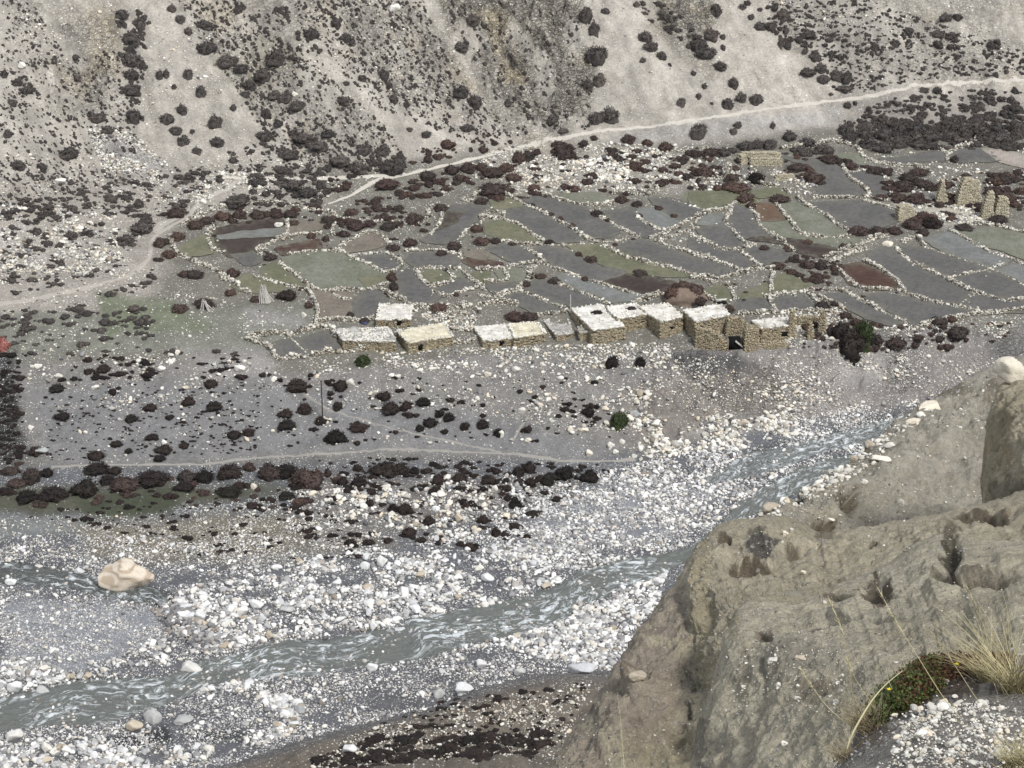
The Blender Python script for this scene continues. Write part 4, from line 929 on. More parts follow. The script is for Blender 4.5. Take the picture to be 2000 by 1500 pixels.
IND = {
 'A':[(680,100,70,90),(590,55,90,60),(640,170,110,90),(640,270,120,90),(640,350,90,70),(640,420,110,80),(655,545,80,110),(330,730,130,70),(90,790,90,70),(40,640,50,60),(780,350,45,80),(812,345,40,70),(920,345,50,90),(980,430,60,90),(850,415,30,40),(890,520,60,80),(815,565,80,75),(1050,575,80,100),(860,625,70,60),(895,670,70,80),(940,635,30,30),(960,725,60,50),(1140,515,45,40),(1195,450,50,50),(840,30,50,60),(880,80,50,70),(920,140,50,60),(1000,110,100,60),(1010,215,110,80),(1110,280,120,90),(1180,320,80,60),(1340,260,110,110),(1280,350,100,80),(1220,400,70,60),(1520,150,90,80),(1410,740,110,60),(1290,650,90,70),(1140,770,60,50),(1060,680,80,60),(1430,890,110,50),(1500,930,100,50),(1240,880,70,40),(1160,965,130,50),(1370,820,80,30),(1660,770,110,60),(1750,810,80,60),(1920,810,100,70),(1890,890,120,40),(1780,715,80,70),(1870,715,80,80),(1550,700,120,60),(1480,660,110,60),(1300,540,60,80),(1360,590,60,50),(1430,640,60,50),(1600,640,80,50),(1640,100,60,70),(1690,170,60,60),(1720,200,40,40),(1770,370,45,55),(1875,350,60,70),(1900,410,50,40),(1920,470,60,60),(1680,480,60,60),(1690,400,40,40),(1450,500,90,70),(1400,460,90,70),(1340,450,80,60),(710,1070,70,60),(700,1100,110,60),(790,1170,80,50),(680,990,60,40),(860,1030,110,50),(610,1160,100,60),(440,1130,60,40),(350,1140,70,50),(180,1120,60,40),(540,960,80,40),(350,1010,70,40),(200,800,80,60),(20,350,60,50),(80,390,70,50),(130,430,80,50),(60,490,60,50),(480,560,80,60),(520,620,80,50),(380,370,60,40),(370,270,50,40)],
 'B':[(1110,50,70,110),(1150,120,60,110),(1165,240,110,130),(1175,370,70,100),(1120,400,60,80),(1230,540,100,110),(1160,560,80,90),(950,565,70,75),(1000,630,60,30),(500,430,90,80),(570,480,80,80),(730,490,50,50),(530,615,80,50),(330,645,55,50),(250,625,35,30),(120,620,30,30),(440,690,90,60),(340,765,60,60),(390,755,60,50),(610,720,60,45),(665,690,40,35),(740,685,30,35),(560,80,80,70),(500,215,90,60),(1660,200,90,80),(1720,150,90,80),(1700,240,110,70),(1740,30,80,80),(1400,165,80,70),(1430,210,80,70),(1480,260,60,60),(1205,45,50,50),(1390,285,35,40),(1520,310,25,25),(1635,350,35,35),(1770,310,70,60),(1690,410,35,45),(1660,460,40,40),(1575,485,50,75),(1800,490,70,80),(1830,390,60,80),(1870,460,60,80),(1940,470,75,80),(1725,500,25,20),(1660,615,90,110),(1850,600,45,60),(1830,630,50,50),(1320,665,80,70),(1410,685,65,55),(1500,710,70,50),(780,760,60,80),(830,750,60,70),(870,730,55,60),(980,700,120,80),(1000,740,100,60),(1100,690,60,50),(1150,665,50,30),(340,850,80,50),(460,820,70,50),(540,810,80,55),(600,805,50,50),(660,835,110,40),(660,915,150,60),(760,860,80,40),(140,810,80,60)],
 'C':[(190,210,40,50),(190,275,40,50),(410,140,80,70),(480,140,80,70),(540,240,50,90),(550,70,80,90),(310,30,60,50),(360,90,50,50),(740,330,80,60),(840,310,50,50),(890,330,50,50),(700,420,120,60),(780,390,80,90),(790,460,90,70),(870,430,90,100),(930,450,80,90),(930,520,120,30),(840,560,40,25),(1530,90,90,80),(1600,90,80,50),(1480,190,100,60),(1560,200,80,60),(1480,250,90,60),(1560,270,60,50),(1310,170,70,60),(1310,240,35,35),(1100,270,60,70),(1220,250,90,60),(1800,260,60,70),(1840,240,50,30),(1830,440,40,45),(1790,580,80,60),(1480,530,80,50),(1390,530,90,40),(1920,590,60,60),(1950,640,80,70),(940,620,60,60),(985,610,35,40),(700,190,110,60),(830,230,60,40),(490,740,40,60),(590,810,80,70)],
 'D':[(320,300,100,45,'k'),(840,405,85,55,'k'),(1195,395,100,70,'k'),(1180,270,90,60),(630,320,60,40),(1050,370,80,70),(580,190,90,50),(840,200,60,40),(1660,275,130,90),(1905,280,80,70),(1845,330,40,35),(1590,440,90,60),(1700,410,90,80),(1600,500,110,70),(1890,400,50,40),(1310,555,90,55),(1390,545,80,60),(1870,570,110,70),(1790,480,90,40),(350,455,100,50),(730,465,80,60),(540,670,110,60),(650,610,80,50),(910,640,110,50),(890,690,80,40),(1030,620,70,40),(945,465,60,30),(850,575,90,30),(720,650,50,40),
      (60,760,90,50),(180,780,100,90),(260,770,80,60),(150,900,120,80),(90,830,100,50),(300,890,160,70),(470,850,140,110),(540,750,140,60),(640,760,80,50),(600,810,90,60),(690,830,150,90),(860,800,170,80),(1050,790,110,80),(1140,790,110,80),(1280,760,130,100),(1390,740,70,60),(1500,760,120,120),(1600,760,120,100),(1720,790,170,130),(1280,880,130,50),(1030,850,110,40),(1600,900,90,50),(1830,770,40,80),(200,650,100,60)],
 'E':[(430,750,150,80),(520,750,100,70),(600,760,60,50),(290,820,90,70),(200,820,60,60),(280,745,60,50),(730,810,80,60),(850,800,90,50),(1010,810,80,60),(1180,760,70,60),(1240,740,70,80),(1440,770,100,90),(1570,790,100,80),(1340,820,80,60),(1250,820,60,80),(1160,940,70,80),(550,970,80,80),(480,970,60,60),(350,940,50,60),(680,1040,70,60),(980,1030,60,70),(1050,1100,50,90),(570,1100,80,60),(450,1150,50,40),(240,1160,60,50),(1740,480,100,100,'g'),(1570,430,70,70),(1440,420,50,40),(1230,530,50,50),(1070,550,60,60),(880,510,60,50),(980,500,70,60),(740,440,60,50),(790,460,60,60),(690,490,80,60),(630,525,55,40),(550,400,60,60),(470,410,110,70),(430,340,80,60),(650,375,80,50),(170,400,60,50),(290,520,110,50),(150,570,110,70),(310,150,90,60,'g'),(1700,150,70,90),(1860,150,60,70)],
 4:[(270,220,120,70),(350,190,110,60),(450,160,120,70),(560,150,110,70),(680,150,130,70),(800,150,110,60),(890,150,110,60),(160,290,100,80),(40,340,90,70),(100,410,100,70),(1140,190,110,50),(1130,230,60,50),(1030,290,70,60),(1120,310,60,60),(520,530,100,80),(760,430,100,60),(870,670,140,90,'k'),(665,700,80,60),(500,660,90,50),(270,540,130,60),(200,540,90,50),(330,730,150,70),(170,760,120,70),(1550,560,70,80),(1560,620,60,80),(1530,230,100,60),(1320,230,120,50),(1700,180,120,90),(1870,110,90,60),(1670,340,90,60),(1960,370,80,50),(1370,845,60,50),(1280,810,50,50),(1860,760,120,70),(1010,740,60,70),(1560,370,90,50),(1240,280,80,50)],
 5:[(440,280,80,60),(470,360,100,60),(560,360,60,50),(290,390,90,60),(210,440,80,40),(20,370,60,50),(470,100,90,50),(980,220,50,40),(1050,260,50,40),(920,190,50,30),(850,160,40,30),(800,130,40,30),(1220,180,70,60),(1290,230,35,35),(910,370,70,30,'k'),(1100,450,50,40),(1180,480,90,50),(940,620,80,50),(850,590,70,40),(1500,570,100,35),(1140,610,50,40),(760,640,60,60),(1620,150,50,40),(1720,200,50,35),(1500,200,40,40),(1480,120,70,50),(1380,90,80,60),(780,850,110,60),(680,850,120,70),(1740,660,80,60),(1860,670,100,60),(1700,720,50,50)],
 6:[(330,440,110,70),(360,490,60,50),(530,450,120,50),(260,380,160,40),(390,320,100,90,'k'),(250,320,90,50),(80,290,130,80),(330,130,100,60),(400,120,80,60),(470,120,90,60),(120,170,90,60),(200,170,70,60),(700,110,90,50),(800,150,120,60),(830,210,120,60),(960,250,80,50),(640,260,110,50),(740,320,110,80),(1110,280,110,50),(1270,370,140,70),(1350,450,140,70),(1300,320,100,60),(1400,360,120,60),(1530,360,90,60),(1370,290,120,40),(1830,400,150,60),(1900,440,150,60),(1930,120,90,60),(1450,590,120,80,'k'),(1330,600,120,60),(1010,640,130,50),(1130,640,110,50),(1220,640,100,50),(1390,650,70,60),(1580,210,60,50),(1640,620,110,40),(1840,570,120,60),(700,710,60,35),(920,735,60,50),(440,745,60,35),(620,810,70,50),(700,840,90,60),(780,850,80,60),(520,850,90,50),(790,1090,90,60),(860,1080,50,40),(930,1150,80,50),(1000,1190,90,50),(1490,1180,110,50),(1560,1170,60,50),(1140,440,80,40),(1060,400,40,30),(1890,310,110,60),(1960,60,70,80),(230,1110,60,60),
    (930,30,90,90),(950,80,90,70),(1030,50,90,70),(1060,110,110,70),(1150,60,100,80),(1160,140,120,70),(1240,20,90,90),(1250,110,110,70),(1350,20,100,80),(1340,90,130,80),(1430,70,110,80),(1440,130,90,50),(1560,10,110,80),(1640,40,120,80),(1700,0,100,70),(1750,60,110,80),(1830,20,100,80),(1870,80,110,70),(1960,20,90,90)],
 0:[(1662,655,50,64,'k'),(1642,640,36,44,'k'),(1686,645,34,60,'g'),(1668,690,22,30,'k'),(1750,664,40,26,'r'),(1870,644,44,24,'r')],
 3:[(1560,420,80,80),(1790,560,50,50,'k'),(1440,440,50,40)],
}
def toneof(u, v):
    if v > 690 and v < 1500: return 'r' if (900 < v < 990 and u < 680 and int(u*7+v*3) % 3 == 0) else 'k'
    if u > 1400 and 205 < v < 300: return 'd'
    if u > 640 and v > 260 and not (u < 800 and v < 340): return 'r'
    if u > 300 and 400 < v < 620: return 'r'
    return 'd'
IL = []
for cr, lst in IND.items():
    ox, oy, s = CROPS[cr]
    for b in lst:
        u, v = ox+b[0]/s, oy+b[1]/s
        IL.append((u, v, b[2]/s, b[3]/s, b[4] if len(b) > 4 else toneof(u, v)))
RZ = [  # polygon, count, smin, smax px, flatness
 ([(0,0),(60,0),(130,110),(230,100),(280,330),(300,400),(0,430)], 1100, 4, 13, .8), ([(340,0),(440,0),(620,130),(760,250),(800,330),(560,330),(480,200)], 900, 4, 13, .9),
 ([(440,0),(560,0),(640,120),(600,150)], 90, 7, 18, .9), ([(560,0),(830,0),(870,100),(1000,260),(960,290),(720,200),(640,100)], 1100, 4, 12, .9),
 ([(860,0),(1120,0),(1160,200),(1190,250),(1000,270)], 260, 5, 14, .9), ([(1220,0),(1300,0),(1400,100),(1340,90)], 50, 7, 20, .9), ([(1500,0),(1700,0),(2000,100),(2000,160),(1800,165),(1640,185),(1580,100)], 950, 4, 12, .9),
 ([(1450,0),(1520,0),(1600,110),(1540,90)], 50, 8, 20, .9),
 ([(1720,190),(2000,165),(2000,230),(1640,240)], 170, 8, 22, .8), ([(1640,235),(2000,215),(2000,290),(1760,290)], 170, 12, 30, .7),
 ([(0,330),(300,330),(790,300),(640,400),(340,400),(300,560),(0,640)], 700, 5, 24, .5), ([(500,230),(800,300),(700,400),(400,380)], 200, 9, 24, .6), ([(800,290),(1000,270),(1000,330),(860,380),(640,410)], 150, 9, 30, .6),
 ([(80,750),(500,745),(520,900),(90,905)], 300, 4, 11, .6), ([(380,800),(500,810),(500,890),(350,890)], 70, 5, 11, .6), ([(500,720),(1180,740),(1200,860),(900,860),(560,900)], 150, 5, 18, .7), ([(600,890),(1250,905),(1040,960),(600,960)], 150, 8, 26, .6),
 ([(560,940),(1120,940),(1000,1080),(580,1060)], 110, 8, 26, .6), ([(0,930),(620,930),(620,985),(0,990)], 60, 10, 30, .6), ([(0,1000),(600,960),(760,1100),(300,1080)], 150, 5, 18, .5), ([(0,650),(500,690),(480,740),(0,740)], 90, 8, 28, .5),
 ([(0,590),(300,600),(300,660),(0,660)], 60, 10, 34, .5), ([(960,280),(1450,290),(1480,370),(960,390)], 170, 9, 32, .6), ([(330,390),(640,390),(840,410),(830,450),(640,440),(340,430)], 90, 10, 30, .6),
 ([(1520,280),(1640,300),(1640,390),(1540,340)], 60, 10, 26, .6), ([(1640,300),(1800,340),(2000,330),(2000,430),(1800,440),(1740,390)], 110, 10, 34, .6), ([(1530,480),(1640,490),(1640,560),(1540,540)], 50, 8, 22, .7),
 ([(1540,620),(1980,630),(1960,680),(1560,680)], 90, 7, 24, .7), ([(740,1430),(1080,1430),(1060,1510),(560,1510)], 230, 12, 46, .3), ([(780,1380),(1160,1330),(1080,1450),(700,1450)], 130, 6, 22, .4),
 ([(0,680),(40,700),(50,920),(0,930)], 120, 7, 20, .6), ([(330,430),(1400,400),(1960,600),(640,600)], 240, 5, 15, .7), ([(230,20),(285,20),(285,240),(230,240)], 50, 10, 26, .9)]
RU, RS_, RFl = [], [], []
for poly, n, s0, s1, fl in RZ:
    q = in_poly(poly, n, RNG); RU.append(q); RS_.append(s0 + (s1-s0)*RNG.uniform(0, 1, n)**2.2); RFl += [fl]*n
RU = np.vstack(RU); RS_ = np.concatenate(RS_); RFl = np.array(RFl)
ml = RU[:, 0] < 260; mr_ = (RU[:, 0] > 1740) & (RU[:, 1] < 780)
RU = np.vstack([RU, RU[ml]*[-1, 1], RU[mr_]*[-1, 1] + [4000, 0]]); RS_ = np.concatenate([RS_, RS_[ml], RS_[mr_]]); RFl = np.concatenate([RFl, RFl[ml], RFl[mr_]])
TRAILS = [[(640, 398), (680, 384), (732, 354), (792, 340), (900, 316), (996, 292), (1060, 276), (1120, 264), (1180, 254), (1260, 248), (1380, 231), (1490, 214), (1577, 203), (1642, 195), (1707, 187), (1789, 167), (1870, 162), (2080, 152)], [(470, 352), (392, 394), (360, 428), (312, 452), (296, 470), (292, 505), (250, 540), (150, 566), (50, 588), (-60, 600)], [(100, 912), (500, 894), (760, 877), (1000, 886), (1240, 897)]]
dtr = np.full(len(RU), 1e9)
for tr_ in TRAILS:
    q_ = resample(tr_, 260)
    for k_ in range(0, len(RU), 4000): dtr[k_:k_+4000] = np.minimum(dtr[k_:k_+4000], np.hypot(RU[k_:k_+4000, None, 0]-q_[None, :, 0], (RU[k_:k_+4000, None, 1]-q_[None, :, 1])).min(1))
RU, RS_, RFl = RU[dtr > 9 + RS_*.45], RS_[dtr > 9 + RS_*.45], RFl[dtr > 9 + RS_*.45]
kk = off_fields(RU[:, 0], RU[:, 1], -2) ; RU, RS_, RFl = RU[kk], RS_[kk], RFl[kk]
for (u, v), s, fl in zip(RU, RS_, RFl):
    hill = v < np.interp(u, *zip(*[(p[0], p[1]) for p in BREAKS[8]])) - 5
    s *= RNG.uniform(.7, 1.0); IL.append((u, v, s*(.8 if hill and u < 1200 else 1), s*fl, toneof(u, v)))
    for _ in range(RNG.integers(0, 3)):
        f = RNG.uniform(.45, .8); g = RNG.choice([-1, 1])*RNG.uniform(.4, .8)*s
        dx, dy = (g*.5, g*.75) if hill and u < 1200 else (g*.9, g*.15)
        IL.append((u+dx+RNG.normal(0, s*.15), v+dy*fl+RNG.normal(0, s*.08), s*f, s*fl*f, toneof(u, v)))
IL = np.array([(a, b, c, d) for a, b, c, d, e in IL]), [x[4] for x in IL]
SB, ST = IL
basep = hit(SB[:, 0], SB[:, 1] + SB[:, 3]*.38)
hl_ = SB[:, 1] < np.interp(SB[:, 0], *zip(*[(p[0], p[1]) for p in BREAKS[8]])) - 5
SB[hl_, 2:4] *= .86; lf_ = (SB[:, 0] < 640) & (SB[:, 1] > 300) & (SB[:, 1] < 900); SB[lf_, 2:4] *= .88
area = SB[:, 2]*SB[:, 3]
okv = (SB[:, 0] > 3) & (SB[:, 0] < 1997) & (SB[:, 1] > 3) & (SB[:, 1] < 1495) & ~((SB[:, 0] > 1080) & (SB[:, 1] > 1500 - (SB[:, 0]-1070)*1.35))
so = np.argsort(-(area*okv)); sing = set(so[:300].tolist())
def shrub_zone(u, v):
    if v < hillv(u) and v < 300:
        if u < 330: return 'on the upper left scree'
        if u < 560: return 'in the upper-left band'
        if u < 850: return 'on the middle-left scree'
        if u < 1150: return 'by the central crag'
        if u < 1240: return 'right of the central crag'
        if u < 1500: return 'above the trail'
        return 'on the upper right hillside'
    if v < 400 and u < 640: return 'on the left slope foot' if u < 330 else 'above the oval walled field'
    if v < 330 and u < 1250: return 'just below the trail'
    if v < 320 and u > 1500: return 'in the far right thicket'
    if v < 400: return 'behind the fields' if u < 1600 else 'around the ruined towers'
    if v < 625:
        if u < 330: return 'on the left stony flat'
        if u < 640: return 'by the oval field wall'
        if u < 1000: return 'on the middle-left walls'
        if u < 1400: return 'on the central field walls'
        return 'on the right field walls'
    if v < 725: return 'left of the houses' if u < 600 else 'beside the stone houses' if u < 1300 else 'by the last ruin'
    if v < 895: return 'on the left grey slope' if u < 520 else 'below the houses'
    if v < 1010: return 'along the slope foot' if u < 680 else 'below the lower path'
    return 'on the river gravel' if v < 1300 else 'on the brown mound'
def hillv(u): return np.interp(u, *zip(*[(p[0], p[1]) for p in BREAKS[8]]))
TONE = {'d': 'grey-brown', 'r': 'reddish', 'g': 'green', 'k': 'blackish'}
bysh = {k: [[], [], []] for k in SHM}
for i in range(len(SB)):
    u, v, wp, hp = SB[i]; k = mpp(basep[i]); rx = wp*k/2*1.1; th = math.cos(.35)
    rz_ = max(hp*k/2/th*1.25, rx*.35); ry = rx*.9
    if u < 1900 and v < hillv(u) - 5: rz_ *= .85; ry = rx*.8 
    if i in sing:
        o = link('shrub', SHM[ST[i]][i % len(SHM[ST[i]])], None, basep[i]); o.scale = (rx, ry, rz_*1.15); o.rotation_euler = (0, 0, random.uniform(-.6, .6))
        sz = wp*hp; szn = 'big ' if sz > 1300 else 'medium ' if sz > 750 else 'small '
        shp = 'tall' if hp > 1.15*wp else 'low spreading' if hp < .55*wp else 'round'
        z_ = shrub_zone(u, v)
        tag(o, f'{szn}{shp} {TONE[ST[i]]} shrub {z_}', 'shrub', 'shrubs ' + z_)
    else:
        b = bysh[ST[i]]; b[0].append(basep[i]); b[1].append((rx, ry, rz_*1.1)); b[2].append((0, 0, random.uniform(0, 6.28)))
for k, nm in (('d', 'small_grey_shrubs'), ('r', 'small_reddish_shrubs'), ('g', 'small_green_shrubs'), ('k', 'small_dark_shrubs')):
    if bysh[k][0]: scatter(nm, SHT[k], np.array(bysh[k][0]), np.array(bysh[k][1]), np.array(bysh[k][2]), len(SHM[k]), RNG)

def ordinals(cat):
    by = {}
    for o in C.objects:
        if o.parent is None and o.get('category') == cat: by.setdefault(o['label'], []).append(o)
    W_ = ['leftmost', 'second from left', 'third from left', 'fourth from left', 'fifth from left', 'sixth from left', 'seventh from left', 'eighth from left', 'ninth from left', 'tenth from left', 'eleventh from left', 'twelfth from left', 'thirteenth from left', 'fourteenth from left', 'fifteenth from left', 'sixteenth from left', 'seventeenth from left']
    N_ = ['', '', 'two', 'three', 'four', 'five', 'six', 'seven', 'eight', 'nine', 'ten', 'eleven', 'twelve', 'thirteen', 'fourteen', 'fifteen', 'sixteen', 'seventeen', 'eighteen']
    for lab, os_ in by.items():
        k = len(os_)
        if 2 <= k <= 18:
            os_.sort(key=lambda o: o.location.x/o.location.y)
            for i, o in enumerate(os_):
                wd = 'rightmost' if i == k-1 else W_[i]
                o['label'] = wd + ' of ' + N_[k] + ': ' + lab
ordinals('shrub'); ordinals('boulder')
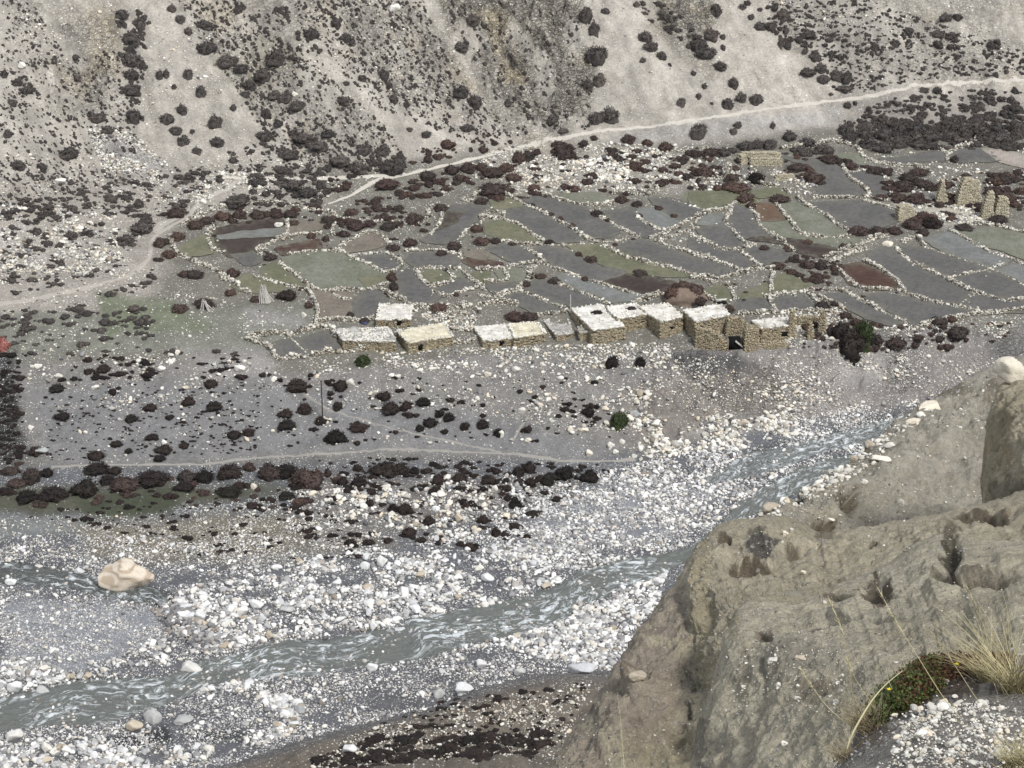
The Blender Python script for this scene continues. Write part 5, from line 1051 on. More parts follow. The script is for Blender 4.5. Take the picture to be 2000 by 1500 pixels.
# ------------------------------------------------------------------ dry stone walls
WALLS = [
 (4,[(100,300),(120,370),(170,430),(290,485),(370,510),(440,550),(520,610),(630,680)],.9,'pale dry-stone wall curving round the left side of the oval field'),
 (4,[(180,240),(280,180),(420,120),(560,105),(700,85),(820,95),(960,120),(1060,140),(1150,148)],.9,'long arched stone wall along the top of the oval field'),
 (4,[(1150,148),(1200,190),(1400,210),(1480,215)],.8,'pale stone wall running right from the end of the oval field arch'),
 (4,[(1600,222),(1760,228),(1795,150),(1810,110)],.8,'bright stone wall that turns a sharp corner upward between brown hedges'),
 (4,[(390,235),(345,290),(360,330),(375,390),(400,405),(460,412)],.8,'hook-shaped stone wall between green patch and striped brown field'),
 (4,[(868,215),(875,300),(820,325),(740,360),(665,398),(705,440)],.8,'stone wall round the right end of the striped brown field'),
 (4,[(830,330),(920,300),(980,290),(1090,292)],.7,'short stone wall above the red-brown plots at left'),
 (4,[(1180,225),(1160,270),(1170,300)],.8,'stub of white stone wall between round red-brown bushes'),
 (4,[(660,570),(760,600),(870,630),(1000,655)],.7,'stone wall between two small green plots above the pole bundle'),
 (4,[(820,480),(880,530),(960,590),(1040,645),(1090,657),(1250,660),(1400,657),(1520,622)],.9,'white stone wall sweeping under the large grey-green field'),
 (4,[(440,550),(460,600),(500,560),(520,610)],.7,'loop of rubble wall at the lower left corner of the oval field'),
 (4,[(1000,655),(1035,700),(1060,760),(1072,800),(1055,860),(1060,890)],1.0,'stone wall dropping down the left side of the brown yard'),
 (4,[(1060,862),(1200,850),(1330,858),(1440,843)],.9,'straight stone wall along the foot of the brown yard'),
 (4,[(1170,670),(1210,715),(1290,720)],.5,'low thin wall across the top of the brown yard'),
 (4,[(1210,388),(1250,350),(1310,320),(1380,288),(1480,288),(1530,360)],.8,'pale wall arching over the half-round tan plot'),
 (4,[(870,427),(1000,410),(1200,392),(1240,420)],.5,'low wall between red-brown plots and the large grey-green field'),
 (4,[(1260,432),(1380,482),(1500,545)],.6,'low wall along the upper right of the large grey-green field'),
 (4,[(1310,432),(1520,417),(1630,482),(1580,530),(1500,545)],.6,'wall enclosing the small grey field right of the large green one'),
 (4,[(1700,525),(1740,590),(1800,640),(1900,620),(1960,585),(1900,522),(1800,510),(1705,520)],.9,'ring of heaped stone wall round the first small green pen'),
 (4,[(1485,655),(1540,700),(1640,735)],1.1,'tumbled thick wall right of the small dark yard'),
 (4,[(1640,402),(1750,397),(1900,402),(2000,430)],.6,'wall over the grey field at the left centre with red bushes'),
 (5,[(250,550),(340,562),(380,610),(450,655),(480,690)],.8,'crooked pale wall between two small green pens'),
 (5,[(440,558),(560,560),(640,540),(700,520),(790,512),(870,505)],.8,'bright wall under the red-brown wedge and grey plot in the centre'),
 (5,[(600,545),(650,620),(600,638),(490,640)],.8,'wall closing the third small green pen on its right'),
 (5,[(870,505),(790,545),(775,620),(745,660),(690,690),(560,735)],1.1,'thick heaped wall running down the centre between green pens and long fields'),
 (5,[(150,700),(240,735),(340,700),(440,672)],.7,'rubble wall below the narrow grey plot left of centre'),
 (5,[(450,722),(560,742),(700,702),(760,712),(900,772),(1030,817)],.5,'thin pale wall between the two lowest long grey fields'),
 (5,[(870,505),(930,542),(1100,607),(1220,642),(1380,692),(1560,742)],.7,'long wall below the dark grey strip and ploughed dark brown field'),
 (5,[(965,650),(1100,702),(1200,742),(1300,782)],.5,'thin wall between pale grey strip and the lower grey field'),
 (5,[(660,90),(760,142),(880,192),(1060,292),(1130,345),(1230,387)],.8,'wall with red bushes between the two long grey strips of the middle'),
 (5,[(620,235),(720,267),(800,332),(870,368)],.7,'wall round the upper right of the bright green plot'),
 (5,[(465,225),(500,170),(560,182),(620,192),(600,232),(480,215)],1.0,'heap of broken wall at the top of the bright green plot'),
 (5,[(320,365),(380,300),(460,260),(480,212)],.9,'stone wall with red shrubs right of the two-tone grey field'),
 (5,[(215,190),(200,250),(150,320),(140,330)],.6,'thin wall along the left of the two-tone grey field'),
 (5,[(600,372),(640,372),(740,388),(850,398)],.7,'broken stone line under the bright green plot'),
 (5,[(730,402),(800,442),(880,502)],.7,'wall between the small grey field and the long dark strip'),
 (5,[(340,102),(400,115),(430,62),(500,60),(640,72),(655,88)],.9,'yellowish wall stepping along the top of the left grey fields'),
 (5,[(820,60),(890,72),(1000,112),(1200,142),(1280,140),(1320,120)],.9,'white wall under the tan plot at the top of the terrace'),
 (5,[(1320,62),(1400,62),(1480,72),(1590,62),(1620,40),(1600,10)],.9,'hooked pale wall at the back edge of the terrace'),
 (5,[(1180,182),(1250,222),(1330,262),(1400,302),(1490,342)],.7,'wall between the second and third long grey fields'),
 (5,[(1470,212),(1550,262),(1650,302),(1700,292)],.6,'curved wall cutting off the pale blue-grey plot'),
 (5,[(1640,85),(1780,125),(1920,172)],.4,'low thin wall above the small grey field at upper centre'),
 (5,[(1250,402),(1310,425),(1400,475),(1600,525),(1800,575),(1850,602),(2000,645)],.8,'long pale wall separating the narrow green strip from the grey field'),
 (5,[(1600,365),(1700,412),(1900,462),(2000,492)],.6,'wall between the two grey fields right of the crossing paths'),
 (5,[(1830,332),(1900,352),(1940,385),(2000,412)],.6,'short curved wall at the right of the crossing paths'),
 (5,[(1560,352),(1640,330),(1700,300),(1790,250),(1900,182),(2000,162)],.6,'stone edging along the upper side of the diagonal track'),
 (5,[(1600,372),(1700,345),(1760,322),(1880,282)],.5,'stone edging along the lower side of the diagonal track'),
 (5,[(850,398),(1000,400),(1200,385),(1350,370),(1500,352)],.4,'low dark-footed stone edge crossing under the long grey strips'),
 (5,[(0,800),(100,792),(180,800),(250,812),(330,792),(400,792),(450,840)],1.1,'rubble wall behind the ruined yard between the left houses'),
 (5,[(450,780),(560,770),(640,775),(700,790)],1.2,'thick yellowish rubble wall behind the twin-roofed house'),
 (5,[(350,790),(360,850),(420,890)],.9,'tumbled wall running down into the ruined yard'),
 (5,[(840,852),(940,842),(1035,835)],.6,'low brown stone wall left of the tallest white-roofed house'),
 (5,[(1450,782),(1520,750),(1600,730),(1700,712)],1.3,'tall tan wall climbing from the white roofs to the bushy mound'),
 (6,[(270,482),(200,520),(100,532),(0,622)],.7,'wall on the upper left of the pale grey triangle by the track'),
 (6,[(245,520),(200,600),(250,650),(300,712),(385,742)],.8,'wall down the left side of the curved grey field near centre right'),
 (6,[(345,502),(390,560),(415,622),(490,682),(560,722)],.8,'wall on the left of the warm brown plot and tan strip'),
 (6,[(510,490),(545,540),(585,582),(650,662),(720,687),(950,692)],.8,'wall between the tan strip and the ribbed pale green field'),
 (6,[(640,450),(690,502),(780,532),(860,602),(910,640),(980,662)],.8,'wall between ribbed pale green field and dark grey field'),
 (6,[(905,262),(930,300),(960,342),(1060,410),(1070,440)],.8,'white wall dividing the two upper right grey fields'),
 (6,[(935,297),(1040,292),(1145,297)],.5,'low stone edge over the small upper right grey field'),
 (6,[(1140,297),(1205,400),(1200,440)],.6,'wall on the right of the small upper right grey field'),
 (6,[(870,102),(940,130),(1000,152),(1040,212),(1110,242),(1240,260),(1350,262)],.8,'wall under the thicket at the upper right'),
 (6,[(1350,265),(1400,280),(1450,300)],.8,'short bright wall among red bushes at the upper right'),
 (6,[(1460,132),(1500,160),(1540,192),(1540,235)],.8,'wall between two slate-grey fields at the far upper right'),
 (6,[(1540,192),(1600,150),(1700,122),(1720,80)],.8,'wall on top of the rightmost slate-grey field'),
 (6,[(740,450),(900,452),(1070,444),(1160,470),(1230,462)],.5,'low wall above the wide dark grey field at right'),
 (6,[(1040,470),(1120,490),(1225,522)],.6,'pale wall running to the ruined corner tower'),
 (6,[(1235,755),(1260,790),(1310,832),(1500,922),(1600,975),(1700,1022),(1900,1077),(2020,1060)],.8,'long white wall dividing the big grey fields at the right edge'),
 (6,[(1560,927),(1700,902),(1800,875),(1880,850)],.5,'short cross wall between two grey fields at far right'),
 (6,[(1270,715),(1360,682),(1400,745)],.9,'bent wall right of the bright white boulder'),
 (6,[(1560,650),(1640,692),(1720,740),(1800,782),(1960,832),(2020,870)],.6,'wall between the pale grey-green fields at the right edge'),
 (6,[(1660,612),(1750,610),(1850,622),(2020,662)],.8,'topmost wall of the right-hand fields under the ruined towers'),
 (6,[(1405,752),(1560,802),(1760,865),(1900,922),(2020,990)],.4,'thin low wall through the middle of the right fields'),
 (6,[(800,812),(900,772),(1000,745),(1080,702),(1180,682)],1.2,'thick stone wall along the path up to the white boulder'),
 (6,[(830,845),(900,820),(960,790),(1050,760)],1.0,'second rough wall just below the wall leading to the white boulder'),
 (6,[(1040,832),(1150,892),(1240,950),(1275,1010),(1350,1052),(1500,1092),(1640,1112),(1720,1135)],.9,'wall curving round the right of the dark red-brown field'),
 (6,[(875,870),(935,932),(1010,992),(1200,1002),(1280,1012)],.6,'wall under the dark red-brown field'),
 (6,[(710,1002),(900,1002),(1000,1062),(1200,1162),(1300,1205)],.8,'wall running down right between the two lowest right fields'),
 (6,[(700,1012),(860,1082),(920,1122)],.7,'short wall left of the lowest long right field'),
 (6,[(470,1062),(520,1040),(640,1022),(700,1012),(760,1090)],.8,'wall arching over the small grey field behind the last houses'),
 (6,[(472,1052),(480,1090),(500,1120),(515,1150)],.8,'short wall between the two small grey fields behind the houses'),
 (6,[(0,935),(100,925),(180,942),(300,902),(330,880),(420,862)],1.0,'rough wall below the long grey strips in the right centre'),
 (6,[(330,900),(420,880),(500,880)],1.0,'heaped rubble wall above the two green meadows'),
 (6,[(490,910),(480,960),(482,1010)],.8,'broken wall between the two green meadows'),
 (6,[(212,975),(240,1010),(262,1060)],.9,'wall on the right of the round green plot'),
 (6,[(60,1020),(110,1060),(170,1085)],.8,'wall on the left of the round green plot'),
 (6,[(270,1150),(400,1148),(520,1142),(720,1130),(900,1152)],.9,'wall behind the last white-roofed house'),
 (6,[(1350,1235),(1440,1200),(1560,1180),(1700,1152),(1850,1142),(2020,1120)],1.0,'wall along the brink of the bank at the right'),
 (6,[(1700,1032),(1660,1060),(1620,1092)],.4,'tiny cross wall in the lower right fields'),
 (6,[(0,682),(90,722),(200,767),(290,762),(385,742)],.8,'wall under the grey field right of the crossing paths'),
 (6,[(300,782),(350,812),(410,862)],.7,'short slanting wall among the right centre grey fields'),
 (6,[(0,792),(150,832),(230,862),(300,892)],.7,'wall between the two lowest grey strips in the right centre'),
 (6,[(540,700),(580,740),(625,775)],.7,'short wall at the tip of the dark ploughed band'),
 (6,[(540,160),(640,142),(745,130)],.9,'yellowish wall right of the ruined house at the back'),
 (6,[(750,135),(860,100),(900,125)],.8,'wall with shrubs over the upper grey field'),
 (6,[(330,362),(400,365),(480,380),(520,388)],.9,'pale wall along the top of the small green plot by the ruins'),
 (6,[(0,345),(120,340),(200,330),(300,350)],.9,'broken yellowish wall left of the ruined house'),
 (6,[(560,395),(590,430)],.8,'stub of wall at the right tip of the small green plot'),
 (1,[(0,490),(60,510),(150,535),(190,570),(215,610),(250,645)],1.2,'high stone wall on the left of the sunken dark yard'),
 (1,[(250,650),(340,640),(450,628),(600,605),(750,595),(880,585),(960,570),(990,540),(960,512)],1.5,'stout reddish-footed wall along the lower side of the sunken dark yard'),
 (1,[(20,470),(120,462),(200,452),(330,442),(340,480)],1.2,'thick wall on the upper left of the sunken dark yard'),
 (1,[(340,470),(430,430),(480,420),(560,402),(640,400),(680,430),(700,485)],1.3,'thick wall over the back of the sunken dark yard'),
 (1,[(345,482),(400,530),(450,580),(485,612)],.35,'low earth and stone rib dividing the sunken dark yard'),
 (1,[(1310,240),(1400,250),(1500,290),(1600,280),(1700,270)],1.0,'rough wall between the small white roof and the ruined yard'),
 (1,[(1620,520),(1700,525),(1780,515),(1810,470)],.8,'stone wall in the gap between the cream roof and the twin roofs'),
 (1,[(1600,400),(1680,425),(1760,430)],.7,'low pale wall behind the gap between two houses'),
 (3,[(870,180),(910,160),(1060,150),(1130,175)],.8,'small curved wall right of the green meadow behind the houses'),
 (0,[(470,352),(540,395),(400,420)],0,''),
]
wr = np.random.default_rng(21); n_ws = 0
for cr, pts, hgt, lab in WALLS:
    if hgt <= 0: continue
    px = resample(cv(cr, pts), 60); W = hit(px[:, 0], px[:, 1])
    L = np.sum(np.hypot(*np.diff(W[:, :2], axis=0).T)); 
    step = .36; n = max(4, int(L/step)); Q = resample(W[:, :2], n)
    for _ in range(2): Q[1:-1] = (Q[:-2]+2*Q[1:-1]+Q[2:])/4
    T = np.gradient(Q, axis=0); T /= np.linalg.norm(T, axis=1, keepdims=True)+1e-9; Nn = np.stack([-T[:, 1], T[:, 0]], 1)
    hv = hgt*.85*(.62 + .7*n2(Q[:, 0], Q[:, 1], .35, 3, 51)); P_, S_ = [], []
    zb = zt(Q[:, 0], Q[:, 1])
    for c in range(max(1, int(hgt/.3 + .5))):
        zz = .08 + c*.24
        for lat in ((-1, 1) if hgt > .45 else (0,)):
            m = (zz < hv + .1) & (wr.uniform(0, 1, n) < .92)
            off = lat*(.17 - .02*c)
            xy = Q + Nn*(off + wr.normal(0, .045, n))[:, None] + T*wr.normal(0, .08, n)[:, None]
            P_.append(np.column_stack([xy, zb + zz + wr.normal(0, .05, n)])[m]); S_.append((wr.uniform(.11, .23, (m.sum(), 3))*np.array([1.15, .9, .8]))*(1 + .9*(wr.uniform(0, 1, (m.sum(), 1)) > .96)))
    # spill of fallen stones at the foot
    m = wr.uniform(0, 1, n) < .16; xy = Q + Nn*(wr.normal(0, .75, n))[:, None]
    P_.append(np.column_stack([xy, zt(xy[:, 0], xy[:, 1]) + .08])[m]); S_.append(wr.uniform(.1, .26, (m.sum(), 3))*np.array([1, 1, .7]))
    P_, S_ = np.vstack(P_), np.vstack(S_); n_ws += len(P_)
    c0 = np.array([*Q[n//2], zb[n//2]])
    root = empty('dry_stone_wall', c0); tag(root, lab, 'stone wall', 'dry-stone walls between the fields')
    # earth-and-rubble core
    k5 = []
    for lat, f in ((-.22, -.25), (-.13, .5), (.13, .5), (.22, -.25)):
        k5.append(np.column_stack([Q + Nn*lat*(1 if hgt > .45 else .5), zb + np.maximum(hv*f if f > 0 else f, -.4)]))
    Vc = np.stack(k5, 1).reshape(-1, 3) - c0
    link('core', mesh_np('core', Vc, grid_faces(n, 4), M['mortar']), root)
    tag(link('stones', stones_mesh('stones', P_ - c0, S_, M['wall_stone'], wr), root), kind='stuff')

# ------------------------------------------------------------------ houses
def box_prism(bot, top):   # quads from two loops of 4
    V = list(bot) + list(top); return np.array(V), [(0, 1, 5, 4), (1, 2, 6, 5), (2, 3, 7, 6), (3, 0, 4, 7), (4, 5, 6, 7), (3, 2, 1, 0)]
def obox(name, c, dx, dy, sz, mat, parent=None, z0=None):
    """box with centre c, horizontal axes dx, dy (half vectors) and half height sz"""
    c, dx, dy = np.array(c, float), np.array([*dx, 0.]), np.array([*dy, 0.]); up = np.array([0, 0, sz])
    B = [c - dx - dy - up, c + dx - dy - up, c + dx + dy - up, c - dx + dy - up]; Tt = [b + 2*up for b in B]
    V, Fq = box_prism(B, Tt); return link(name, mesh_np(name, V, np.array(Fq), mat), parent)
def wall_stones(a, b, z0, z1, out, rng, P_, S_, R_, zfun=None, skip=None):
    L = np.hypot(*(b-a)); t = (b-a)/L; ang = math.atan2(t[1], t[0])
    zs = np.arange(z0, z1, .24)
    for i, z in enumerate(zs):
        s = (i % 2)*.17
        while s < L:
            wd = rng.uniform(.26, .52)
            if rng.uniform() < .96:
                q = a + t*(s + wd/2) + out*rng.uniform(-.04, .05)
                if skip and skip(s + wd/2, z): s += wd; continue
                P_.append((q[0], q[1], z + rng.uniform(-.03, .03))); S_.append((wd*.62, .2, .155*rng.uniform(.8, 1.15))); R_.append(ang + rng.normal(0, .06))
            s += wd
hr = np.random.default_rng(77)
def house(label, roof, base_fl, mat_roof='roof', stone='house_stone', group=None, opening=None, brush=None, over=.25, thick=.24, edge=1.0, rough=.16, brk=0):
    (bu_, bv_) = base_fl; Pb = hit([bu_], [bv_])[0]
    FLu, FLv = roof[3]; dx, dy, dz = ray(FLu, FLv); zr = CAM_H + float(dz/dy)*Pb[1]
    zr = max(zr, Pb[2] + .9)
    R4 = np.array([np.array(at_z(u, v, zr)) for u, v in roof])       # BL BR FR FL
    cen = R4.mean(0); W4 = cen + (R4 - cen)*(1 - over/np.linalg.norm(R4 - cen, axis=1)[:, None])
    zmin = float(zt(W4[:, 0], W4[:, 1]).min()) - .7
    org = np.array([cen[0], cen[1], float(zt(cen[0], cen[1]))])
    root = empty('stone_house', org); tag(root, label, 'house', group or 'flat-roofed stone houses along the terrace edge')
    I4 = cen + (W4 - cen)*.96
    V, Fq = box_prism([(*p, zmin) for p in I4], [(*p, zr - thick - .02) for p in I4])
    link('wall', mesh_np('wall', V - org, np.array(Fq), M['mortar']), root)
    P_, S_, R_ = [], [], []
    for k, (i, j) in enumerate(((0, 1), (1, 2), (2, 3), (3, 0))):
        a, b = W4[i], W4[j]; t = (b-a)/np.hypot(*(b-a)); out = np.array([t[1], -t[0]])
        if np.dot(out, (a+b)/2 - cen) < 0: out = -out
        sk = None
        if opening and opening[0] == k:
            Lw = np.hypot(*(b-a)); s0 = opening[1]*Lw; hw, zo0, zo1 = opening[2], opening[3], opening[4]
            zg = float(zt(*(a + t*s0)))
            sk = lambda s, z, s0=s0, hw=hw, zg=zg, zo0=zo0, zo1=zo1: abs(s-s0) < hw and zg+zo0 < z < zg+zo1
            c = a + t*s0; zc = zg + (zo0+zo1)/2
            dr = obox('doorway' if zo0 < .3 else 'window', np.array([*(c - out*.12), zc]) - org, t*hw, out*.22, (zo1-zo0)/2, M['dark'], root)
            obox('lintel', np.array([*(c + out*.08), zg + zo1 + .08]) - org, t*(hw+.25), out*.14, .09, M['wood'], root)
        wall_stones(a, b, zmin + .1, zr - .1, out, hr, P_, S_, R_, skip=sk)
    tag(link('wall_stones', stones_mesh('wall_stones', np.array(P_) - org, np.array(S_), M[stone], hr, .08, None, np.array(R_)), root), kind='stuff')
    # roof: a thick, sagging earth slab with ragged edges
    nu, nv = 34, 22; uu, vv = np.meshgrid(np.linspace(0, 1, nu), np.linspace(0, 1, nv))
    xy = (R4[0]*((1-uu)*(1-vv))[..., None] + R4[1]*(uu*(1-vv))[..., None] + R4[2]*(uu*vv)[..., None] + R4[3]*((1-uu)*vv)[..., None])
    ed = np.minimum.reduce([uu, 1-uu, vv, 1-vv]); dirc = xy - cen; dirc /= np.linalg.norm(dirc, axis=-1, keepdims=True)+1e-6
    xy = xy + dirc*(np.where(ed < .001, 1, 0)*.28*n2(xy[..., 0], xy[..., 1], 1.4, 3, 61))[..., None]
    z = zr + rough*n2(xy[..., 0], xy[..., 1], .45, 4, 62) + .05*n2(xy[..., 0], xy[..., 1], 2.2, 2, 63) - .12*np.sin(np.pi*uu)*np.sin(np.pi*vv) + .06*(ed < .06)
    top = np.concatenate([xy, z[..., None]], -1); bot = np.concatenate([xy, (z*0 + zr - thick + .04*n2(xy[..., 0], xy[..., 1], 2, 2, 64))[..., None]], -1)
    V = np.vstack([top.reshape(-1, 3), bot.reshape(-1, 3)]); Fq = list(map(tuple, grid_faces(nv, nu)[:, ::-1])) ; N0 = nu*nv
    ring = [i for i in range(nu)] + [nu*j + nu-1 for j in range(1, nv)] + [nu*(nv-1) + i for i in range(nu-2, -1, -1)] + [nu*j for j in range(nv-2, 0, -1)]
    Fq += [(ring[k], ring[(k+1) % len(ring)], ring[(k+1) % len(ring)]+N0, ring[k]+N0) for k in range(len(ring))]
    Fq += [tuple(x + N0 for x in f[::-1]) for f in map(tuple, grid_faces(nv, nu)[:, ::-1])]
    rf = link('roof', mesh_np('roof', V - org, np.array(Fq), M[mat_roof], False), root)
    # rim of small edge stones
    P_, S_ = [], []
    for i, j in ((0, 1), (1, 2), (2, 3), (3, 0)):
        L = np.hypot(*(R4[j]-R4[i])); n = int(L/.32*edge)
        for s in hr.uniform(0, 1, n): 
            q = R4[i] + (R4[j]-R4[i])*s; q = q + (cen - q)/np.linalg.norm(cen-q)*hr.uniform(-.1, .35)
            P_.append((*q, zr + hr.uniform(.0, .14))); S_.append(hr.uniform(.09, .19, 3)*np.array([1.2, 1, .7]))
    for _ in range(int(14 + 40*brk)):
        a_, b_ = hr.uniform(.08, .92, 2); q = R4[0]*(1-a_)*(1-b_) + R4[1]*a_*(1-b_) + R4[2]*a_*b_ + R4[3]*(1-a_)*b_
        P_.append((*q, zr + .02)); S_.append(hr.uniform(.07, .2, 3)*np.array([1.2, 1, .7]))
    tag(link('edge_stones', stones_mesh('edge_stones', np.array(P_) - org, np.array(S_), M['hill_stone'], hr), rf), kind='stuff')
    # beam ends under the front eave
    a, b = W4[3], W4[2]; t = (b-a)/np.hypot(*(b-a)); out = np.array([t[1], -t[0]]); out = out if np.dot(out, a-cen) > 0 else -out
    Lw = np.hypot(*(b-a))
    for s in np.arange(.5, Lw-.2, .75):
        c = a + t*s; obox('beam', np.array([*(c + out*.12), zr - thick - .07]) - org, t*.07, out*.2, .07, M['wood'], root)
    if brush:
        for bx, by, br in brush:
            q = R4[0]*(1-bx)*(1-by) + R4[1]*bx*(1-by) + R4[2]*bx*by + R4[3]*(1-bx)*by
            o = link('brush_pile', SHM['k'][2], None, (q[0], q[1], zr - .05)); o.scale = (br, br*.8, br*.38)
            tag(o, 'dark brush pile on the roof of the ' + ('tallest house' if 'tallest house w' in label else 'set-back house right of the tallest one'), 'brush pile')
    return root, R4, zr
p_ = lambda c, pts: cv(c, pts)
house('small white-roofed stone house standing back behind the others at left', p_(1, [(1045,212),(1308,222),(1290,330),(1018,338)]), (735, 641), opening=(2, .35, .45, .2, 1.3))
house('stone house with rough cream roof at the left end of the front row', p_(1, [(1178,420),(1550,366),(1622,466),(1262,516)]), (797, 692), 'roof_cream', rough=.2, edge=1.6, opening=(2, .72, .4, .1, 1.3))
house('low half-collapsed house with patchy white roof beside the sunken yard', p_(1, [(700,415),(1120,400),(1170,508),(760,500)]), (672, 683), 'roof_grey', rough=.5, edge=3, brk=8)
house('long house with white roof and orange-tinged wall, left half of the twin roofs', p_(2, [(98,395),(365,375),(415,480),(180,502)]), (945, 682), edge=1.6, opening=(2, .4, .35, .1, 1.1))
house('house with cream roof, right half of the twin roofs', p_(2, [(372,374),(602,352),(662,442),(420,478)]), (1005, 681), 'roof_cream', edge=1.8, rough=.12)
house('low grey and white roofed outhouse between twin roofs and tallest house', p_(2, [(640,345),(830,300),(880,440),(750,462)]), (1088, 668), 'roof_grey')
house('tallest house with smooth white roof in the middle of the row', p_(2, [(862,250),(1090,214),(1282,386),(1030,416)]), (1157, 676), edge=.5, rough=.08, brush=[(.62, .32, .95)], opening=(3, .6, .3, .9, 1.5))
house('tiny lean-to with flat stone roof at the left foot of the tallest house', p_(2, [(905,395),(1000,385),(1018,432),(930,440)]), (1133, 668), 'roof_grey')
house('set-back house with white roof right of the tallest one', p_(2, [(1135,235),(1370,208),(1462,292),(1222,328)]), (1206, 652), edge=.6, rough=.08, brush=[(.68, .38, .85)])
house('house with white roof and golden end wall in the middle of the row', p_(2, [(1382,232),(1620,206),(1736,312),(1566,352)]), (1292, 663), edge=.6, rough=.08, opening=(2, .5, .3, .9, 1.5))
house('ruinous house with white roof and dark open hatch at its back right', p_(3, [(148,292),(478,238),(560,330),(262,392)]), (1359, 668), edge=.9, rough=.12, opening=(2, .7, .3, .7, 1.3))
house('last house on the right with white roof on posts and patched front wall', p_(3, [(742,382),(1052,350),(1092,420),(830,452)]), (1487, 672), edge=.7, rough=.1, opening=(2, .2, .5, .3, 1.2))
# open hatch at the back of the ruinous roof
hp = hit([1408], [616])[0]
root = empty('roof_hatch', hp + np.array([0, 0, 2.2])); tag(root, 'dark open hatch framed in white earth on the ruinous roof', 'hatch')
obox('hole', (0, 0, .05), (.75, .1), (-.05, .45), .12, M['dark'], root); obox('lid', (.05, .62, .35), (.95, .12), (-.03, .18), .1, M['roof'], root); obox('post', (.98, .1, .1), (.1, 0), (0, .5), .35, M['wood'], root)

# standing masonry: piers, broken walls, towers
def masonry(label, cat, name, u, v, wp, hp_, prof, mat='ruin_stone', dep=.8, lean=0, group=None, rubble=True, st=1., yaw=None):
    """prof: list of (height fraction, left fraction, right fraction) of the outline"""
    b = hit([u], [v])[0]; k = float(mpp(b)); Wm, Hm = wp*k, hp_*k/.92; rng = np.random.default_rng(int(u*7+v))
    pr = np.array(prof); yaw = rng.uniform(-.35, .35) if yaw is None else yaw; cy, sy = math.cos(yaw), math.sin(yaw)
    root = empty(name, b); tag(root, label, cat, group)
    P_, S_, R_ = [], [], []; zs = np.arange(-.4, Hm, .25*st)
    lo = lambda f: (np.interp(f, pr[:, 0], pr[:, 1]) - .5)*Wm; hi = lambda f: (np.interp(f, pr[:, 0], pr[:, 2]) - .5)*Wm
    cV = []
    for i, z in enumerate(zs):
        f = max(0, z/Hm); l, r = lo(f), hi(f); dd = dep*(1 - .35*f)
        cV.append([(x*cy - y*sy, x*sy + y*cy, z) for x, y in ((l+.1, -dd/2+.08), (r-.1, -dd/2+.08), (r-.1, dd/2-.08), (l+.1, dd/2-.08))])
        for yy in np.arange(-dd/2, dd/2+.01, dd/max(1, round(dd/.4))):
            s = l + (i % 2)*.12
            while s < r:
                wd = rng.uniform(.24, .46)*st
                inner = (abs(yy) < dd/2 - .1) and l+.3 < s < r-.3 and f < .85
                if not inner: x = s + wd/2; P_.append((x*cy - yy*sy, x*sy + yy*cy, z + rng.normal(0, .03))); S_.append((wd*.58, .2*st, .15*st)); R_.append(yaw + rng.normal(0, .1))
                s += wd
    V = np.array(cV).reshape(-1, 3); n = len(cV); Fq = []
    for i in range(n-1):
        for k_ in range(4): Fq.append((i*4+k_, i*4+(k_+1) % 4, (i+1)*4+(k_+1) % 4, (i+1)*4+k_))
    Fq.append((4*n-4, 4*n-3, 4*n-2, 4*n-1))
    link('core', mesh_np('core', V, np.array(Fq), M['mortar']), root)
    tag(link('stones', stones_mesh('stones', np.array(P_), np.array(S_), M[mat], rng, .1, None, np.array(R_)), root), kind='stuff')
    return root
PIER = [(0, .0, 1.), (.4, .1, .92), (.75, .2, .8), (1, .35, .65)]
masonry('tall crumbling masonry pier right of the last white roof', 'ruin', 'ruined_pier', 1544, 658, 14, 52, PIER, 'house_stone', group='ruined piers at the end of the row')
masonry('tall crumbling pier farthest right in the ruined end building', 'ruin', 'ruined_pier', 1603, 648, 14, 42, PIER, 'house_stone', group='ruined piers at the end of the row')
masonry('shorter pier standing between the two tall ones in the ruined end building', 'ruin', 'ruined_pier', 1580, 660, 12, 30, PIER, 'house_stone', group='ruined piers at the end of the row')
masonry('broken back wall of the ruined building at the right end of the row', 'ruin', 'ruined_wall', 1578, 634, 66, 16, [(0,0,1),(.6,.03,.95),(1,.2,.7)], 'house_stone', dep=.6, yaw=.05)
masonry('square tan wall block beside the black cellar opening', 'ruin', 'ruined_wall', 1464, 677, 28, 40, [(0,.0,1),(.9,.04,1),(1,.2,.95)], 'house_stone', dep=2.2, yaw=.08)
masonry('ragged front wall sloping down below the ruinous white roof', 'ruin', 'ruined_wall', 1388, 680, 62, 36, [(0,.0,1),(.5,.0,.98),(.8,.0,.7),(1,.05,.35)], 'house_stone', dep=.7, yaw=-.35)
masonry('grey rounded gable wall behind the black cellar opening', 'ruin', 'ruined_wall', 1438, 652, 46, 34, [(0,0,1),(.5,.0,.95),(.85,.1,.7),(1,.25,.55)], 'house_stone', dep=.7, yaw=.1)
masonry('low end wall with tumbled top in front of the last house', 'ruin', 'ruined_wall', 1508, 676, 60, 12, [(0,0,1),(1,.1,.8)], 'house_stone', dep=.5, yaw=.1)
cb = hit([1434], [681])[0]
root = empty('cellar', cb); tag(root, 'black cellar opening under a fallen stone slab below the row of houses', 'cellar')
obox('opening', (0, .5, .75), (.95, .05), (0, .8), .9, M['dark'], root)
sb_ = obox('fallen_slab', (.25, -.3, 1.1), (.85, .1), (0, .25), .12, M['roof_grey'], root); sb_.rotation_euler = (0, .75, 0); sb_.location = (-.2, 0, .3)
obox('side_wall', (-1.15, .2, .7), (.2, 0), (0, .7), .95, M['house_stone'], root)
